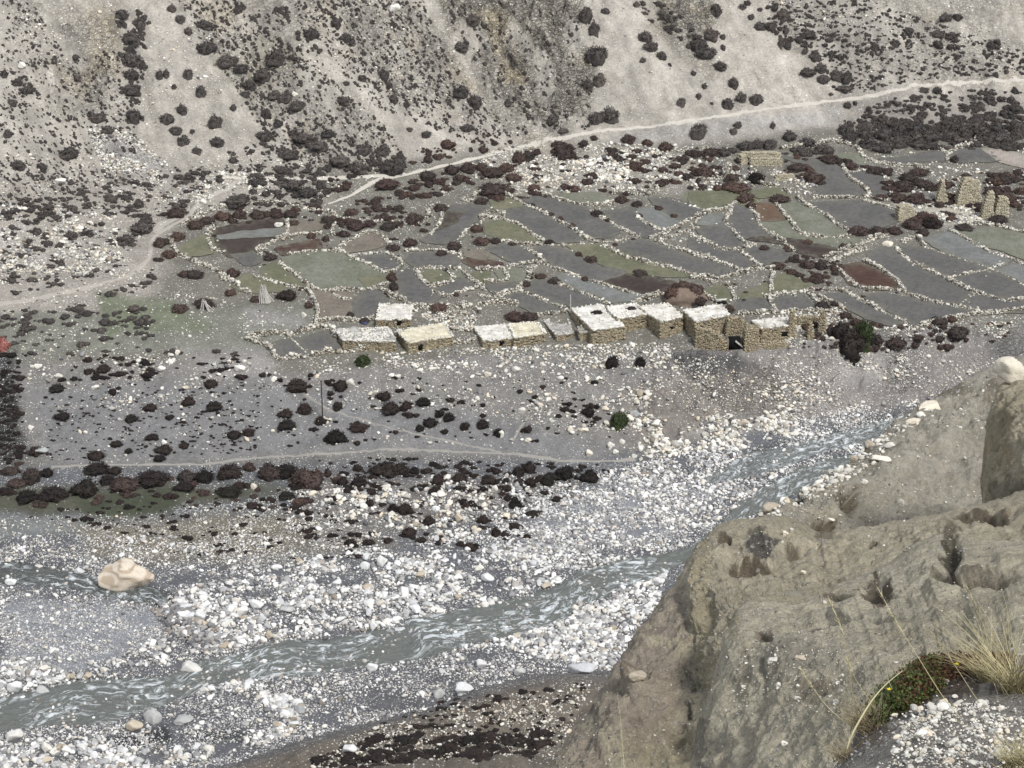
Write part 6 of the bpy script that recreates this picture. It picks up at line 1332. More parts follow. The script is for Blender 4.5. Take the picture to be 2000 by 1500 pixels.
# far ruins
masonry('slim pointed ruin tower, leftmost of the four on the rubble mound', 'ruin', 'ruined_tower', 1838, 395, 26, 42, [(0,.0,1),(.25,.12,.8),(.5,.22,.62),(.8,.3,.55),(1,.38,.5)], dep=1.2, group='ruined towers on the rubble mound', yaw=0)
masonry('broad square ruin tower, biggest of the four on the rubble mound', 'ruin', 'ruined_tower', 1888, 398, 48, 50, [(0,.0,1),(.3,.05,.98),(.6,.12,.94),(.85,.2,.9),(1,.3,.5)], dep=1.6, group='ruined towers on the rubble mound', yaw=.1)
masonry('narrow tall ruin tower leaning beside the gap on the rubble mound', 'ruin', 'ruined_tower', 1926, 425, 24, 50, [(0,.0,.95),(.4,.1,.9),(.8,.3,.85),(1,.5,.8)], dep=1.3, group='ruined towers on the rubble mound', yaw=0)
masonry('rightmost stubby ruin tower with rounded top on the rubble mound', 'ruin', 'ruined_tower', 1953, 422, 26, 38, [(0,.0,1),(.5,.06,.96),(.85,.15,.88),(1,.3,.6)], dep=1.4, group='ruined towers on the rubble mound', yaw=0)
masonry('low square corner of a ruin at the left end of the rubble mound', 'ruin', 'ruined_wall', 1766, 428, 34, 28, [(0,0,1),(.7,.0,.95),(1,.05,.6)], dep=1.4, yaw=.3)
masonry('pale ruined house wall with a gap, at the back edge of the terrace', 'ruin', 'ruined_wall', 1494, 323, 60, 15, [(0,0,1),(.6,0,1),(1,.02,.98)], dep=.7, yaw=.0)
masonry('second longer wall of the ruined house, behind the first', 'ruin', 'ruined_wall', 1482, 306, 80, 9, [(0,0,1),(.7,0,1),(1,.1,.9)], dep=.8, yaw=.03)
masonry('short side wall of the ruined house on its left', 'ruin', 'ruined_wall', 1448, 318, 14, 16, [(0,0,1),(.7,0,1),(1,.1,.7)], dep=1.6, yaw=.5)
masonry('pale wall stump among bushes below the ruined house', 'ruin', 'ruined_wall', 1530, 350, 40, 10, [(0,0,1),(1,.1,.9)], dep=.7, yaw=.15)
masonry('jagged ruin stump left of the ruined house at the back', 'ruin', 'ruined_wall', 1420, 342, 20, 24, [(0,0,1),(.5,.1,.8),(1,.4,.6)], 'wall_stone', dep=1.0)
masonry('rubble-stone corner standing in the ruined yard between the houses', 'ruin', 'ruined_wall', 892, 622, 40, 16, [(0,0,1),(.6,.1,.9),(1,.3,.6)], 'wall_stone', dep=.9, yaw=.3)
masonry('loose rubble wall piece in front of the tallest pole bundle', 'ruin', 'ruined_wall', 590, 628, 22, 8, [(0,0,1),(1,.2,.8)], 'wall_stone', dep=.7) if False else None

# ------------------------------------------------------------------ poles and small things in the village
def stick_mesh(name, mat, r0=.05, r1=.03, n=6):
    a = np.linspace(0, 2*np.pi, n, endpoint=False); V = []
    for z, r in ((0, r0), (.5, (r0+r1)/2), (1, r1)): V += [(r*math.cos(t) + (.02 if z == .5 else 0), r*math.sin(t), z) for t in a]
    Fq = [(i*n+k, i*n+(k+1) % n, (i+1)*n+(k+1) % n, (i+1)*n+k) for i in range(2) for k in range(n)]
    return mesh_np(name, np.array(V), np.array(Fq), mat, True)
STK = stick_mesh('pole', M['pale_wood'], .06, .045)
def pole_bundle(u, v, wp, hp_, n, label, seed):
    b = hit([u], [v])[0]; k = float(mpp(b)); Hm = hp_*k/.9; R = wp*k/2; rng = np.random.default_rng(seed)
    root = empty('pole_stack', b); tag(root, label, 'poles', 'stacks of bleached poles')
    for i in range(n):
        a = rng.uniform(0, 6.28); f = Vector((math.cos(a)*R*rng.uniform(.5, 1), math.sin(a)*R*.7*rng.uniform(.4, 1), 0)); t = Vector((rng.normal(-.25*R, R*.18), rng.normal(0, R*.15), Hm*rng.uniform(.75, 1.05)))
        o = link('pole', STK, root, f); o.rotation_euler = (t-f).to_track_quat('Z', 'Y').to_euler(); o.scale = (1.3, 1.3, (t-f).length)
pole_bundle(519, 590, 34, 32, 46, 'big cone of bleached poles standing left of a round dark bush', 5)
pole_bundle(402, 606, 34, 20, 14, 'low collapsed heap of bleached poles by two dark bushes at left', 6)
pb = hit([630], [818])[0]; kk_ = float(mpp(pb))
root = empty('wooden_pole', pb); tag(root, 'thin dark wooden pole standing on the slope below the walled yard', 'pole')
o = link('shaft', stick_mesh('shaft', M['pole_wood'], .10, .07), root); o.scale = (1, 1, 74*kk_/.92)
obox('cap', (0, 0, 74*kk_/.92), (.16, 0), (0, .07), .05, M['pole_wood'], root)
rng = np.random.default_rng(9); q = hit(630 + rng.normal(0, 6, 40), 824 + rng.normal(0, 4, 40))
tag(link('cairn', stones_mesh('cairn', q + np.array([0, 0, .12]), rng.uniform(.1, .3, (40, 3)), BM['w'], rng)), 'small heap of white stones at the foot of the wooden pole', 'cairn')
sp = hit([713], [652])[0] + np.array([0, 0, 1.9])
root = empty('solar_panel', sp); tag(root, 'small blue-grey solar panel on the half-collapsed patchy roof', 'solar panel')
o = obox('panel', (0, 0, 0), (.45, .03), (-.02, .3), .03, mat_plain('panel_glass', sc_((60, 66, 92)), .3, .2, 10), root); o.rotation_euler = (.4, 0, 0)
obox('support', (0, .1, -.2), (.3, 0), (0, .04), .18, M['wood'], root)
for u, v, zz, h_ in ((1114, 604, 0, 2.6), (860, 626, 0, 1.6)):
    b = hit([u], [v])[0]; o = link('post', stick_mesh('post', M['pale_wood'], .09, .08), None, b); o.scale = (1, 1, h_)
    tag(o, 'pale wooden post at the back left corner of the tallest house' if u > 1000 else 'reddish upright stick in the ruined yard right of the cream roof', 'post')
# round pink-red bush at the left edge, mound of twigs
b = hit([6], [682])[0]; o = link('shrub', None, None, b); bpy.data.objects.remove(o)
pm = shrub_meshes(mat_shrub('pink_shrub', [sc_((150, 100, 92)), sc_((165, 112, 100))]), 1, 90, 1.2)[0]
o = link('shrub', pm, None, b); o.scale = (1.2, 1.0, 1.5); tag(o, 'pinkish red bush cut by the left edge of the photo', 'shrub')
# earth mound with bushes behind the golden wall
b = hit([1340], [585])[0]; Vm, Fm = ICO4; Vm = Vm*(1 + .15*fbm(Vm*1.5, 4)[:, None])
mm = mesh_np('earth_mound', Vm, Fm, mat_plain('mound_earth', sc_((120, 106, 94)), .95, .25, 1.5), True); o = link('earth_mound', mm, None, b); o.scale = (3.6, 2.4, 2.0)
tag(o, 'brown earth mound with bushes behind the golden-walled house', 'mound')
for i, (u, v, w_, h_) in enumerate(((1312, 574, 34, 30), (1335, 560, 30, 28), (1358, 570, 34, 34), (1368, 588, 24, 22))):
    pbb = hit([u], [v + 12])[0]; k = float(mpp(pbb)); o = link('shrub', SHM['r'][i], None, pbb + np.array([0, -.5, 1.0])); o.scale = (w_*k/2, w_*k/2.2, h_*k/1.6)
    tag(o, ['leftmost bush on the brown earth mound behind the houses', 'top bush on the brown earth mound behind the houses', 'biggest dark bush on the brown earth mound behind the houses', 'lowest right bush on the brown earth mound behind the houses'][i], 'shrub')

# ------------------------------------------------------------------ the near cliff, built as lofted slopes
CLIFF = sc_((178, 169, 147)); PINK = sc_((154, 142, 129)); DGREY = sc_((84, 81, 77)); BROWN = sc_((104, 93, 78)); PALE = sc_((168, 158, 132)); GREYE = sc_((152, 146, 132))  # the darkest grey is painted on patches, a few of them over dents
PATCH = {}
def patch(name, rails, ns, nt_, amp, base, paints, dents=(), rnd=.5, tfront=.10, seed=0, mat='cliff', crestamp=.4, rill=0):
    R_ = [np.array(r, float) for r in rails]; R_ = [np.vstack([r, r[-1] + np.array([450, (r[-1]-r[-2])[1]*.5, -.3])]) for r in R_]; ns = int(ns*1.1); m = len(R_[0]); x = np.linspace(0, 1, m); s = np.linspace(0, 1, ns)
    Rr = []
    for r in R_:
        q = np.stack([np.interp(s, x, r[:, k]) for k in range(3)], 1)
        for _ in range(max(2, ns//45)): q[1:-1] = (q[:-2] + q[1:-1]*2 + q[2:])/4
        Rr.append(q)
    Rr = np.array(Rr); t = np.linspace(0, 1, nt_); tr = np.linspace(0, 1, len(R_))
    G = np.empty((nt_, ns, 3))
    for k in range(3):
        for j in range(ns):
            G[:, j, k] = np.interp(t, tr, Rr[:, j, k])
    kw = max(3, nt_//12) | 1; kr = np.hanning(kw + 2)[1:-1]; kr /= kr.sum(); h_ = kw//2
    Gp = np.concatenate([2*G[:1] - G[1:h_+1][::-1], G, 2*G[-1:] - G[-h_-1:-1][::-1]], 0)
    G = sum(kr[i]*Gp[i:i+nt_] for i in range(kw))
    tt = np.clip(1 - t/tfront, 0, 1); G[..., 2] += (rnd*(1 - np.sqrt(np.maximum(0, 1 - tt**2))))[:, None]
    W = at_depth(G[..., 0], G[..., 1], G[..., 2]); U_, V_ = G[..., 0].copy(), G[..., 1].copy()
    top = W[0]; d = top[:, :2]/np.linalg.norm(top[:, :2], axis=1)[:, None]; sk = []
    sc = rnd*2
    for hx, dz in ((.25, .22), (.55, .62), (.95, 1.3), (1.5, 2.5), (2.3, 4.6), (3.6, 9), (6, 20), (9, 42)):
        sk.append(np.column_stack([top[:, :2] + d*hx*sc, top[:, 2] - dz*sc]))
    nsk = len(sk); W = np.concatenate([np.array(sk)[::-1], W], 0)
    U_ = np.concatenate([np.repeat(U_[:1], nsk, 0), U_], 0); V_ = np.concatenate([np.repeat(V_[:1], nsk, 0), V_], 0)
    gu = np.gradient(W, axis=1); gv = np.gradient(W, axis=0); N_ = np.cross(gv, gu); N_ /= np.linalg.norm(N_, axis=2, keepdims=True)+1e-9
    N_ *= np.where(((np.array([0, 0, CAM_H]) - W)*N_).sum(2, keepdims=True)[nsk:].mean() > 0, 1, -1)
    rows = np.r_[np.zeros(nsk), t]; fade = crestamp + (1-crestamp)*sstep(0, .25, rows)[:, None]
    Dn = W + seed*31.7
    disp = amp*(fbm(Dn*(.55/max(amp, .05))**.5*.5, 5) + .35*(fbm(Dn*1.7, 5, .55, True) - .6))*fade
    disp += .16*amp*fbm(Dn*5, 5, .65)
    if rill: disp += rill*(fbm(np.stack([U_*.02 - V_*.006, V_*.0022, U_*0 + seed], -1), 4, .5, True) - .8)*fade
    for (du, dv, ru, rv, dd) in dents:
        wv = np.exp(-(((U_-du)/ru)**2 + ((V_-dv)/rv)**2)**1.6) ; disp -= dd*wv
    W = W + N_*disp[..., None]
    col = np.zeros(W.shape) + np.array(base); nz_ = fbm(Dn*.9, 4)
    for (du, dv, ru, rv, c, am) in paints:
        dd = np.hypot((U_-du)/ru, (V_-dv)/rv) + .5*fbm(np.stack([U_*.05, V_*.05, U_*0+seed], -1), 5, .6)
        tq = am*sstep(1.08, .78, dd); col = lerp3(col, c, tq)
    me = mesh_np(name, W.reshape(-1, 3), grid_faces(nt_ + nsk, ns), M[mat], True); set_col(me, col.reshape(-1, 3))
    o = tag(link(name, me), kind='structure'); PATCH[name] = (U_[nsk:], V_[nsk:], W[nsk:], N_[nsk:])
    return o
def on_patch(name, u, v):
    U_, V_, W, N_ = PATCH[name]; pu_, pv_, _ = to_px(W[..., 0], W[..., 1], W[..., 2]); u = np.atleast_1d(u); v = np.atleast_1d(v); out = []
    for a, b in zip(u, v):
        k = np.argmin((pu_-a)**2 + (pv_-b)**2); out.append(W.reshape(-1, 3)[k])
    return np.array(out)
patch('near_slope', [
 [(1370,1085,42),(1450,1027,43),(1540,976,44.5),(1600,945,45.5),(1640,922,46.5),(1700,870,49),(1760,818,51),(1870,748,53),(1940,724,54),(2100,640,56)],
 [(1380,1110,41.4),(1460,1070,42.2),(1550,1020,43.3),(1610,990,44),(1660,960,44.8),(1720,930,46),(1790,890,48),(1880,850,49.5),(1960,830,50),(2100,800,50.5)],
 [(1400,1190,40.5),(1460,1140,41),(1550,1130,41.5),(1610,1130,42),(1660,1130,42.5),(1720,1120,43),(1790,1110,44),(1880,1090,45),(1960,1080,45.5),(2100,1060,45.5)]],
 420, 200, .22, sc_((170, 164, 150)), [(1700,900,60,30,GREYE,.6),(1650,985,22,26,BROWN,.8),(1690,885,14,14,BROWN,.8),(1610,1032,34,18,BROWN,.9),(1555,978,18,13,DGREY,.9),(1860,760,40,18,BROWN,.6),(1800,800,14,10,PALE,.7),(1950,770,40,30,BROWN,.6),(1600,1010,40,20,PALE,.3)],
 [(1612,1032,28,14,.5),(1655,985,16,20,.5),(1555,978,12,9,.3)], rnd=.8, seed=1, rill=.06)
patch('earth_outcrop', [
 [(1938,985,36),(1932,900,36.5),(1936,840,37),(1946,790,38),(1956,765,39),(1975,750,40),(2010,742,40.5),(2100,735,41)],
 [(1965,1000,33.5),(1968,910,34),(1975,850,34.5),(1985,810,35),(1995,790,35.5),(2010,780,36),(2030,775,36),(2110,770,36)],
 [(2010,1030,32),(2020,940,32),(2030,890,32),(2040,850,32.5),(2050,830,33),(2060,820,33),(2080,815,33),(2130,810,33)]],
 200, 120, .2, sc_((184, 174, 150)), [(1960,870,30,90,sc_((170, 156, 126)),.6),(1985,960,40,30,DGREY,.4)], rnd=.45, seed=2)
patch('cliff_ridge', [
 [(1050,1540,27.5),(1085,1490,27.7),(1140,1412,28),(1212,1288,28.6),(1290,1170,29.4),(1362,1085,30),(1385,1050,30.4),(1430,1020,31),(1510,1003,31.5),(1600,1042,31.5),(1720,1034,31.5),(1860,1002,31.5),(2100,925,31.5)],
 [(1110,1545,26.6),(1140,1505,26.8),(1205,1430,27.2),(1290,1330,27.8),(1352,1230,28.4),(1390,1140,28.7),(1412,1110,28.8),(1452,1092,29.4),(1520,1082,29.6),(1600,1100,29.6),(1720,1092,29.4),(1860,1062,29.2),(2100,1010,29)],
 [(1170,1560,26.2),(1210,1530,26.3),(1280,1490,26.6),(1345,1420,27.2),(1376,1340,27.8),(1398,1250,27.6),(1420,1225,27.2),(1462,1202,27),(1540,1190,27),(1620,1182,27),(1730,1152,26.8),(1870,1122,26.6),(2100,1080,26.4)],
 [(1260,1640,24.6),(1320,1610,24.8),(1370,1560,25),(1402,1490,25.4),(1425,1410,25.6),(1450,1340,25.6),(1470,1310,25.6),(1505,1285,25.6),(1560,1275,25.6),(1640,1262,25.6),(1750,1242,25.4),(1880,1212,25.2),(2100,1160,25)]],
 560, 300, .17, CLIFF, [(1310,1465,110,46,PALE,.7),(1375,1230,16,190,PALE,.2),(1240,1340,110,130,PINK,.75),(1130,1470,60,60,PINK,.7),(1300,1200,60,60,PINK,.6),(1485,1080,32,26,DGREY,.9),(1475,1052,16,16,DGREY,.8),(1460,1112,46,13,BROWN,.9),(1415,1057,16,11,BROWN,.9),(1555,1085,24,12,BROWN,.7),(1700,1072,14,10,BROWN,.7),(1610,1045,16,8,BROWN,.6),(1250,1330,18,22,BROWN,.6),(1920,1018,50,16,BROWN,.9),(1855,1075,24,44,BROWN,.8),(1640,1140,20,8,BROWN,.6),(1800,1080,20,8,BROWN,.6),(1380,1200,20,160,sc_((158,147,118)),.5),(1160,1390,14,18,DGREY,.5)],
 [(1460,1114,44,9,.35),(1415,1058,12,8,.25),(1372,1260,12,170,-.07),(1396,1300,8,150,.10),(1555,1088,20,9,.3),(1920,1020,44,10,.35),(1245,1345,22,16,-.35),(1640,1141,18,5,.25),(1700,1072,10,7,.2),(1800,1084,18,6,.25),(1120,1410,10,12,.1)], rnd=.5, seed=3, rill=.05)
patch('cliff_shoulder', [
 [(1335,1570,16.5),(1350,1490,16.7),(1370,1400,17),(1398,1330,17.4),(1418,1240,18),(1440,1190,18.5),(1475,1168,18.9),(1540,1162,19.1),(1620,1148,19.2),(1710,1108,19.2),(1780,1070,19.1),(1850,1040,19),(1950,1060,18),(2100,1050,17.5)],
 [(1410,1570,15.4),(1425,1500,15.7),(1450,1430,16),(1480,1360,16.4),(1500,1290,16.8),(1518,1255,17),(1545,1235,17.2),(1590,1222,17.3),(1650,1210,17.3),(1725,1182,17.2),(1790,1155,17),(1870,1130,16.6),(1960,1130,16),(2100,1130,15.6)],
 [(1560,1600,13.6),(1575,1540,13.8),(1600,1480,14),(1625,1420,14.3),(1650,1365,14.6),(1672,1330,14.9),(1695,1305,15),(1730,1290,15),(1780,1280,14.9),(1830,1268,14.7),(1880,1258,14.5),(1930,1246,14.2),(1990,1240,13.9),(2100,1240,13.6)],
 [(1700,1680,12),(1715,1640,12.2),(1735,1600,12.3),(1750,1560,12.4),(1770,1500,12.6),(1780,1450,12.8),(1790,1420,13),(1810,1400,13),(1840,1390,13),(1870,1380,13),(1910,1370,12.9),(1960,1360,12.8),(2010,1350,12.7),(2100,1350,12.6)]],
 620, 340, .085, sc_((190, 182, 160)), [(1856,1078,22,44,sc_((78,74,60)),.95),(1432,1215,16,40,PALE,.7),(1500,1172,60,10,PALE,.6),(1610,1156,60,8,PALE,.6),(1462,1320,14,60,PALE,.5),(1900,1050,60,10,PALE,.4),(1712,1152,34,28,BROWN,.9),(1640,1215,26,12,DGREY,.6),(1600,1232,18,8,DGREY,.7),(1490,1240,22,10,BROWN,.6),(1600,1290,60,34,GREYE,.5),(1590,1350,30,26,BROWN,.5),(1530,1290,70,40,GREYE,.5),(1840,1125,30,14,BROWN,.6),(1930,1120,70,10,BROWN,.6),(1370,1450,16,60,DGREY,.5),(1620,1165,16,5,BROWN,.8),(1560,1150,30,5,BROWN,.5),(1750,1240,40,20,PALE,.3),(1620,1345,30,20,BROWN,.4)],
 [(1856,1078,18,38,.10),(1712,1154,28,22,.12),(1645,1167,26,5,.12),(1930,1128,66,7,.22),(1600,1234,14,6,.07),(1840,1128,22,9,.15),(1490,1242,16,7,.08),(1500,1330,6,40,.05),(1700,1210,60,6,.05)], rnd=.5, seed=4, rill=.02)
patch('near_ledge', [
 [(1560,1600,6.0),(1625,1500,6.1),(1665,1440,6.3),(1700,1395,6.5),(1745,1345,6.8),(1810,1308,7),(1900,1292,7.2),(1990,1282,7.3),(2100,1280,7.4)],
 [(1600,1640,5.2),(1680,1560,5.3),(1740,1500,5.4),(1790,1460,5.5),(1830,1430,5.6),(1880,1410,5.7),(1940,1400,5.8),(2010,1395,5.8),(2110,1395,5.8)],
 [(1700,1740,4.3),(1760,1680,4.3),(1820,1640,4.4),(1870,1610,4.4),(1900,1590,4.5),(1940,1580,4.5),(1980,1570,4.5),(2030,1570,4.5),(2120,1570,4.5)]],
 320, 200, .03, sc_((152, 147, 138)), [(1820,1330,120,40,sc_((84,70,58)),.8),(1700,1430,40,40,sc_((96,84,70)),.7),(1900,1380,60,20,sc_((104,98,94)),.6)], rnd=.12, seed=5)

# stones lying on the near slopes
def slope_stones(pname, lst, mk='w', grp='stones on the near slope', cat='rock'):
    for i, (u, v, wp, hp_, lab, *m_) in enumerate(lst):
        b = on_patch(pname, u, v + hp_*.2)[0]; k = float(mpp(b)); rng = np.random.default_rng(int(u+v))
        mk2 = m_[0] if m_ else mk
        o = link('rock', stone_obj(int(u) % 8, mk2), None, b + np.array([0, 0, hp_*k*.2])); o.scale = (wp*k/2*1.1, wp*k/2*.85, hp_*k/2*1.35)
        o.rotation_euler = (rng.uniform(-.3, .3), rng.uniform(-.25, .25), rng.uniform(-.5, .5)); tag(o, lab, cat, grp)
bq = on_patch('earth_outcrop', 1972, 745)[0]; kq = float(mpp(bq)); Vq, Fq = stone_shape(915, ICO3, 0, .8, 16)
o = link('rock', mesh_np('rock', Vq*(1 + .05*fbm(Vq*3, 3)[:, None]), Fq, mat_stone('cream_rock', sc_((206, 198, 180)), sc_((222, 214, 196)), None, scale=2.5)), None, bq + np.array([0, 0, 22*kq])); o.scale = (44*kq, 36*kq, 40*kq); o.rotation_euler = (.2, .25, .4)
tag(o, 'big cream rock perched on the brown outcrop at the right edge', 'rock')
slope_stones('near_slope', [(1818,792,52,16,'flat cream slab on the crest of the slope under the perched rock'),(1786,822,34,14,'yellowish slab on the crest above the river'),(1735,868,26,14,'flat pale stone lying below the slope crest'),
 (1700,868,22,20,'brown rock sticking out of the slope crest','t'),(1668,898,18,24,'dark reddish rock at the slope crest nearest the river','t'),(1680,893,14,14,'small tan rock beside the dark reddish one'),(1505,992,50,20,'broad tan rock on the low end of the crest','t'),(1503,1012,26,20,'white block below the broad tan rock'),
 (1540,1012,18,12,'white stone right of the white block on the low crest'),(1562,1022,12,12,'small white stone by the dark hollow'),(1622,1016,16,10,'white stone at the brim of the brown hollow'),(1690,940,18,12,'pale flat stone in the middle of the grey scree slope'),(1762,980,18,22,'chalky white rock halfway up the grey slope'),
 (1640,930,20,14,'pale stone on the slope crest beside the river bend'),(1600,958,18,12,'cream stone in the line along the lower crest'),(1575,962,16,12,'tan pebble-like stone at the lower crest'),(1720,895,34,12,'long flat slab below the crest')])
slope_stones('cliff_ridge', [(1533,1042,14,12,'white stone on the rounded top of the ridge'),(1545,1035,10,10,'tiny white stone next to its larger neighbour on the ridge top'),(1527,1058,8,8,'pale pebble on the upper face of the ridge'),(1568,1118,11,14,'upright cream pebble in the middle of the ridge face'),(1244,1318,40,24,'tan rock knob bulging from the pinkish left face','t')])
slope_stones('cliff_shoulder', [(1512,1290,24,20,'white chunky rock on the shoulder, left of a tan one'),(1566,1286,26,13,'long tan rock on the shoulder','t'),(1521,1339,20,16,'white rock with a hole-like dark spot on the shoulder'),(1557,1340,9,11,'small white stone right of the spotted rock'),(1452,1340,10,9,'pale pebble at the left rim of the shoulder'),
 (1532,1452,16,14,'greyish pebble low on the shoulder'),(1634,1370,16,14,'flat grey flake low on the shoulder right of the pebbles','g'),(1612,1177,9,9,'white pebble on the upper rim of the shoulder'),(1750,1295,10,8,'white pebble just above the leafy cushion'),(1558,1364,12,10,'cream stone below the small white stone')])
slope_stones('near_ledge', [(1812,1432,36,24,'big cream pebble on the ledge at the bottom right','w'),(1862,1452,30,24,'white pebble right of the big cream one on the ledge','w'),(1840,1372,18,24,'upright white chip beside the leafy cushion','w'),(1900,1490,30,16,'flat white pebble on the ledge at the very bottom','w'),
 (1775,1462,20,14,'small cream pebble left of the big one on the ledge','w'),(1960,1478,26,18,'white pebble under the bottom right grass','w'),(1935,1425,20,12,'grey pebble behind the white ones on the ledge','g')], grp='pebbles on the near ledge', cat='pebble')
def slope_scatter(nm, pname, n, s0, s1, tree, poly=None, pw=2.6):
    U_, V_, W, N_ = PATCH[pname]; rng = RNG; pu_, pv_, _ = to_px(W[..., 0], W[..., 1], W[..., 2]); m = (pu_ > 0) & (pu_ < 2040) & (pv_ < 1540)
    if poly is not None: m &= poly_sd(pu_, pv_, poly) > 0
    idx = np.flatnonzero(m.ravel()); 
    if len(idx) == 0: return
    idx = rng.choice(idx, n); P = W.reshape(-1, 3)[idx] + rng.normal(0, .02, (n, 3))*np.array([1, 1, 0]); r = rng.uniform(0, 1, n); s = s0*(1 - r*(1 - (s0/s1)**pw))**(-1/pw)
    put(nm, tree, P, s*mpp(P)/2, .35)
slope_scatter('scree_stones', 'near_slope', 1500, 2, 11, T_hill); slope_scatter('grey_scree_stones', 'near_slope', 1400, 2, 9, T_grey)
slope_scatter('crest_stones', 'near_slope', 420, 5, 20, T_hill, [(1430,1020),(1500,970),(1640,915),(1700,865),(1800,790),(1830,800),(1720,890),(1640,960),(1560,990),(1460,1050)], 2.)
slope_scatter('cliff_pebbles', 'cliff_ridge', 1600, 1.5, 6, T_hill, None, 3.2); slope_scatter('grey_cliff_pebbles', 'cliff_ridge', 3500, 1.8, 8, T_grey, None, 3)
slope_scatter('shoulder_pebbles', 'cliff_shoulder', 420, 2, 9, T_hill, [(1440,1270),(1640,1240),(1660,1400),(1440,1400)]); slope_scatter('grey_shoulder_pebbles', 'cliff_shoulder', 3000, 2, 9, T_grey, None, 3); slope_scatter('pale_shoulder_pebbles', 'cliff_shoulder', 900, 1.8, 6, T_hill, None, 3)
slope_scatter('ledge_pebbles', 'near_ledge', 2600, 4, 26, T_hill, [(1740,1520),(1780,1400),(1850,1370),(2030,1400),(2030,1530),(1740,1540)], 2.4); slope_scatter('grey_ledge_pebbles', 'near_ledge', 1400, 3, 16, T_grey)

# ------------------------------------------------------------------ grass and plants on the ledge
def mat_blade(name, c0, c1, transl=.2):
    n = NT(name); r = n.attr('tint', 'Fac'); n.b.inputs['Roughness'].default_value = .6
    return n.done(n.mix(r, c0, c1))
M['dry_grass'] = mat_blade('dry_grass', sc_((140, 130, 96)), sc_((208, 198, 158)))
M['grey_grass'] = mat_blade('grey_dry_grass', sc_((112, 100, 82)), sc_((176, 164, 132)))
M['leaf'] = mat_blade('small_leaf', sc_((52, 60, 34)), sc_((96, 108, 58)))
M['leaf_red'] = mat_blade('reddish_leaf', sc_((66, 44, 34)), sc_((104, 76, 50)))
M['twig'] = mat_blade('twig', sc_((58, 44, 36)), sc_((96, 78, 62)))
M['flower'] = mat_blade('yellow_petal', sc_((206, 186, 30)), sc_((228, 208, 60)))
def tubes(name, lines, radii, mat, seed=0, tip=.25):
    """lines: list of (k,3) arrays; each becomes a thin three-sided tapering tube"""
    VV, FF, TT = [], [], []; o = 0; rng = np.random.default_rng(seed)
    for Lp, r in zip(lines, radii):
        Lp = np.asarray(Lp); k = len(Lp); T = np.gradient(Lp, axis=0); T /= np.linalg.norm(T, axis=1, keepdims=True)+1e-9
        a = np.cross(T, np.array([.3, .5, .8])); a /= np.linalg.norm(a, axis=1, keepdims=True)+1e-9; b = np.cross(T, a)
        rr = r*(1 - (1-tip)*np.linspace(0, 1, k)**1.3)
        for i in range(3):
            an = i*2.094; VV.append(Lp + (a*math.cos(an) + b*math.sin(an)*.6)*rr[:, None])
        for j in range(k-1):
            for i in range(3):
                p, q = i*k + j, ((i+1) % 3)*k + j; FF.append((o+p, o+q, o+q+1, o+p+1))
        o += 3*k; TT.append(np.full(3*k, rng.uniform()))
    me = mesh_np(name, np.vstack(VV), np.array(FF), mat, True); set_f(me, 'tint', np.concatenate(TT)); return me
def tuft(pname, u, v, n, lpx, lean, spread, label, mat='dry_grass', seed=0, r=.0016, cat='grass'):
    b = on_patch(pname, u, v)[0]; k = float(mpp(b)); rng = np.random.default_rng(seed); Ls = []
    for i in range(n):
        L = lpx*k*rng.uniform(.35, 1.05); a = rng.uniform(0, 6.28); d = np.array([math.cos(a)*spread + lean[0], math.sin(a)*spread + lean[1], 1.0]); d /= np.linalg.norm(d)
        side = np.array([d[0], d[1], 0])*rng.uniform(.2, 1.0) - np.array([0, 0, .35])*rng.uniform(.2, 1.1)
        t = np.linspace(0, 1, 7)[:, None]; base = np.array([rng.normal(0, 14*k), rng.normal(0, 10*k), -.005])
        Ls.append(base + d*L*t + side*L*t**2.2*.6)
    o = link('grass_tuft', tubes('grass_tuft', Ls, rng.uniform(.7, 1.3, n)*r, M[mat], seed), None, b)
    return tag(o, label, cat, 'dry grass tufts on the ledge')
tuft('near_ledge', 1985, 1352, 170, 215, (-.12, 0), .55, 'large pale yellow grass tuft at the right edge of the photo', seed=1, r=.0019)
tuft('near_ledge', 1940, 1330, 160, 150, (-.35, 0), .5, 'drooping grass tuft left of the large one at the right edge', seed=2)
tuft('near_ledge', 1700, 1425, 260, 90, (-.35, 0), .55, 'grey-brown grass tuft at the left tip of the ledge', 'grey_grass', 3, .0014)
tuft('near_ledge', 1990, 1500, 220, 80, (-.1, 0), .5, 'short grass tuft in the bottom right corner', 'dry_grass', 4)
tuft('near_ledge', 1770, 1330, 60, 60, (0, 0), .6, 'thin grass tuft sticking out of the leafy cushion', 'grey_grass', 5, .0013)
tuft('near_ledge', 1655, 1480, 120, 70, (-.3, 0), .6, 'sparse grey grass tuft at the bottom of the ledge rim', 'grey_grass', 6, .0012)
def stalk(pts, d0, d1, label, r=.0022, head=True, mat='dry_grass', seed=0):
    P = resample(pts, 16); dd = np.linspace(d0, d1, 16); W = at_depth(P[:, 0], P[:, 1], dd)
    for _ in range(2): W[1:-1] = (W[:-2] + 2*W[1:-1] + W[2:])/4
    root = empty('grass_stalk', W[0]); tag(root, label, 'grass stalk', 'single long grass stalks')
    link('stem', tubes('stem', [W - W[0]], [r], M[mat], seed, .35), root)
    if head:
        rng = np.random.default_rng(seed+50); Ls = []
        tdir = W[-1] - W[-4]; tdir /= np.linalg.norm(tdir)
        for i in range(26):
            s = rng.uniform(11, 15); j = int(s); q = W[j] + (W[min(j+1, 15)] - W[j])*(s-j) - W[0]; d = tdir + rng.normal(0, .22, 3); d /= np.linalg.norm(d); Ls.append(np.array([q, q + d*.008, q + d*.017]))
        link('seed_head', tubes('seed_head', Ls, [r*.9]*26, M[mat], seed, .2), root)
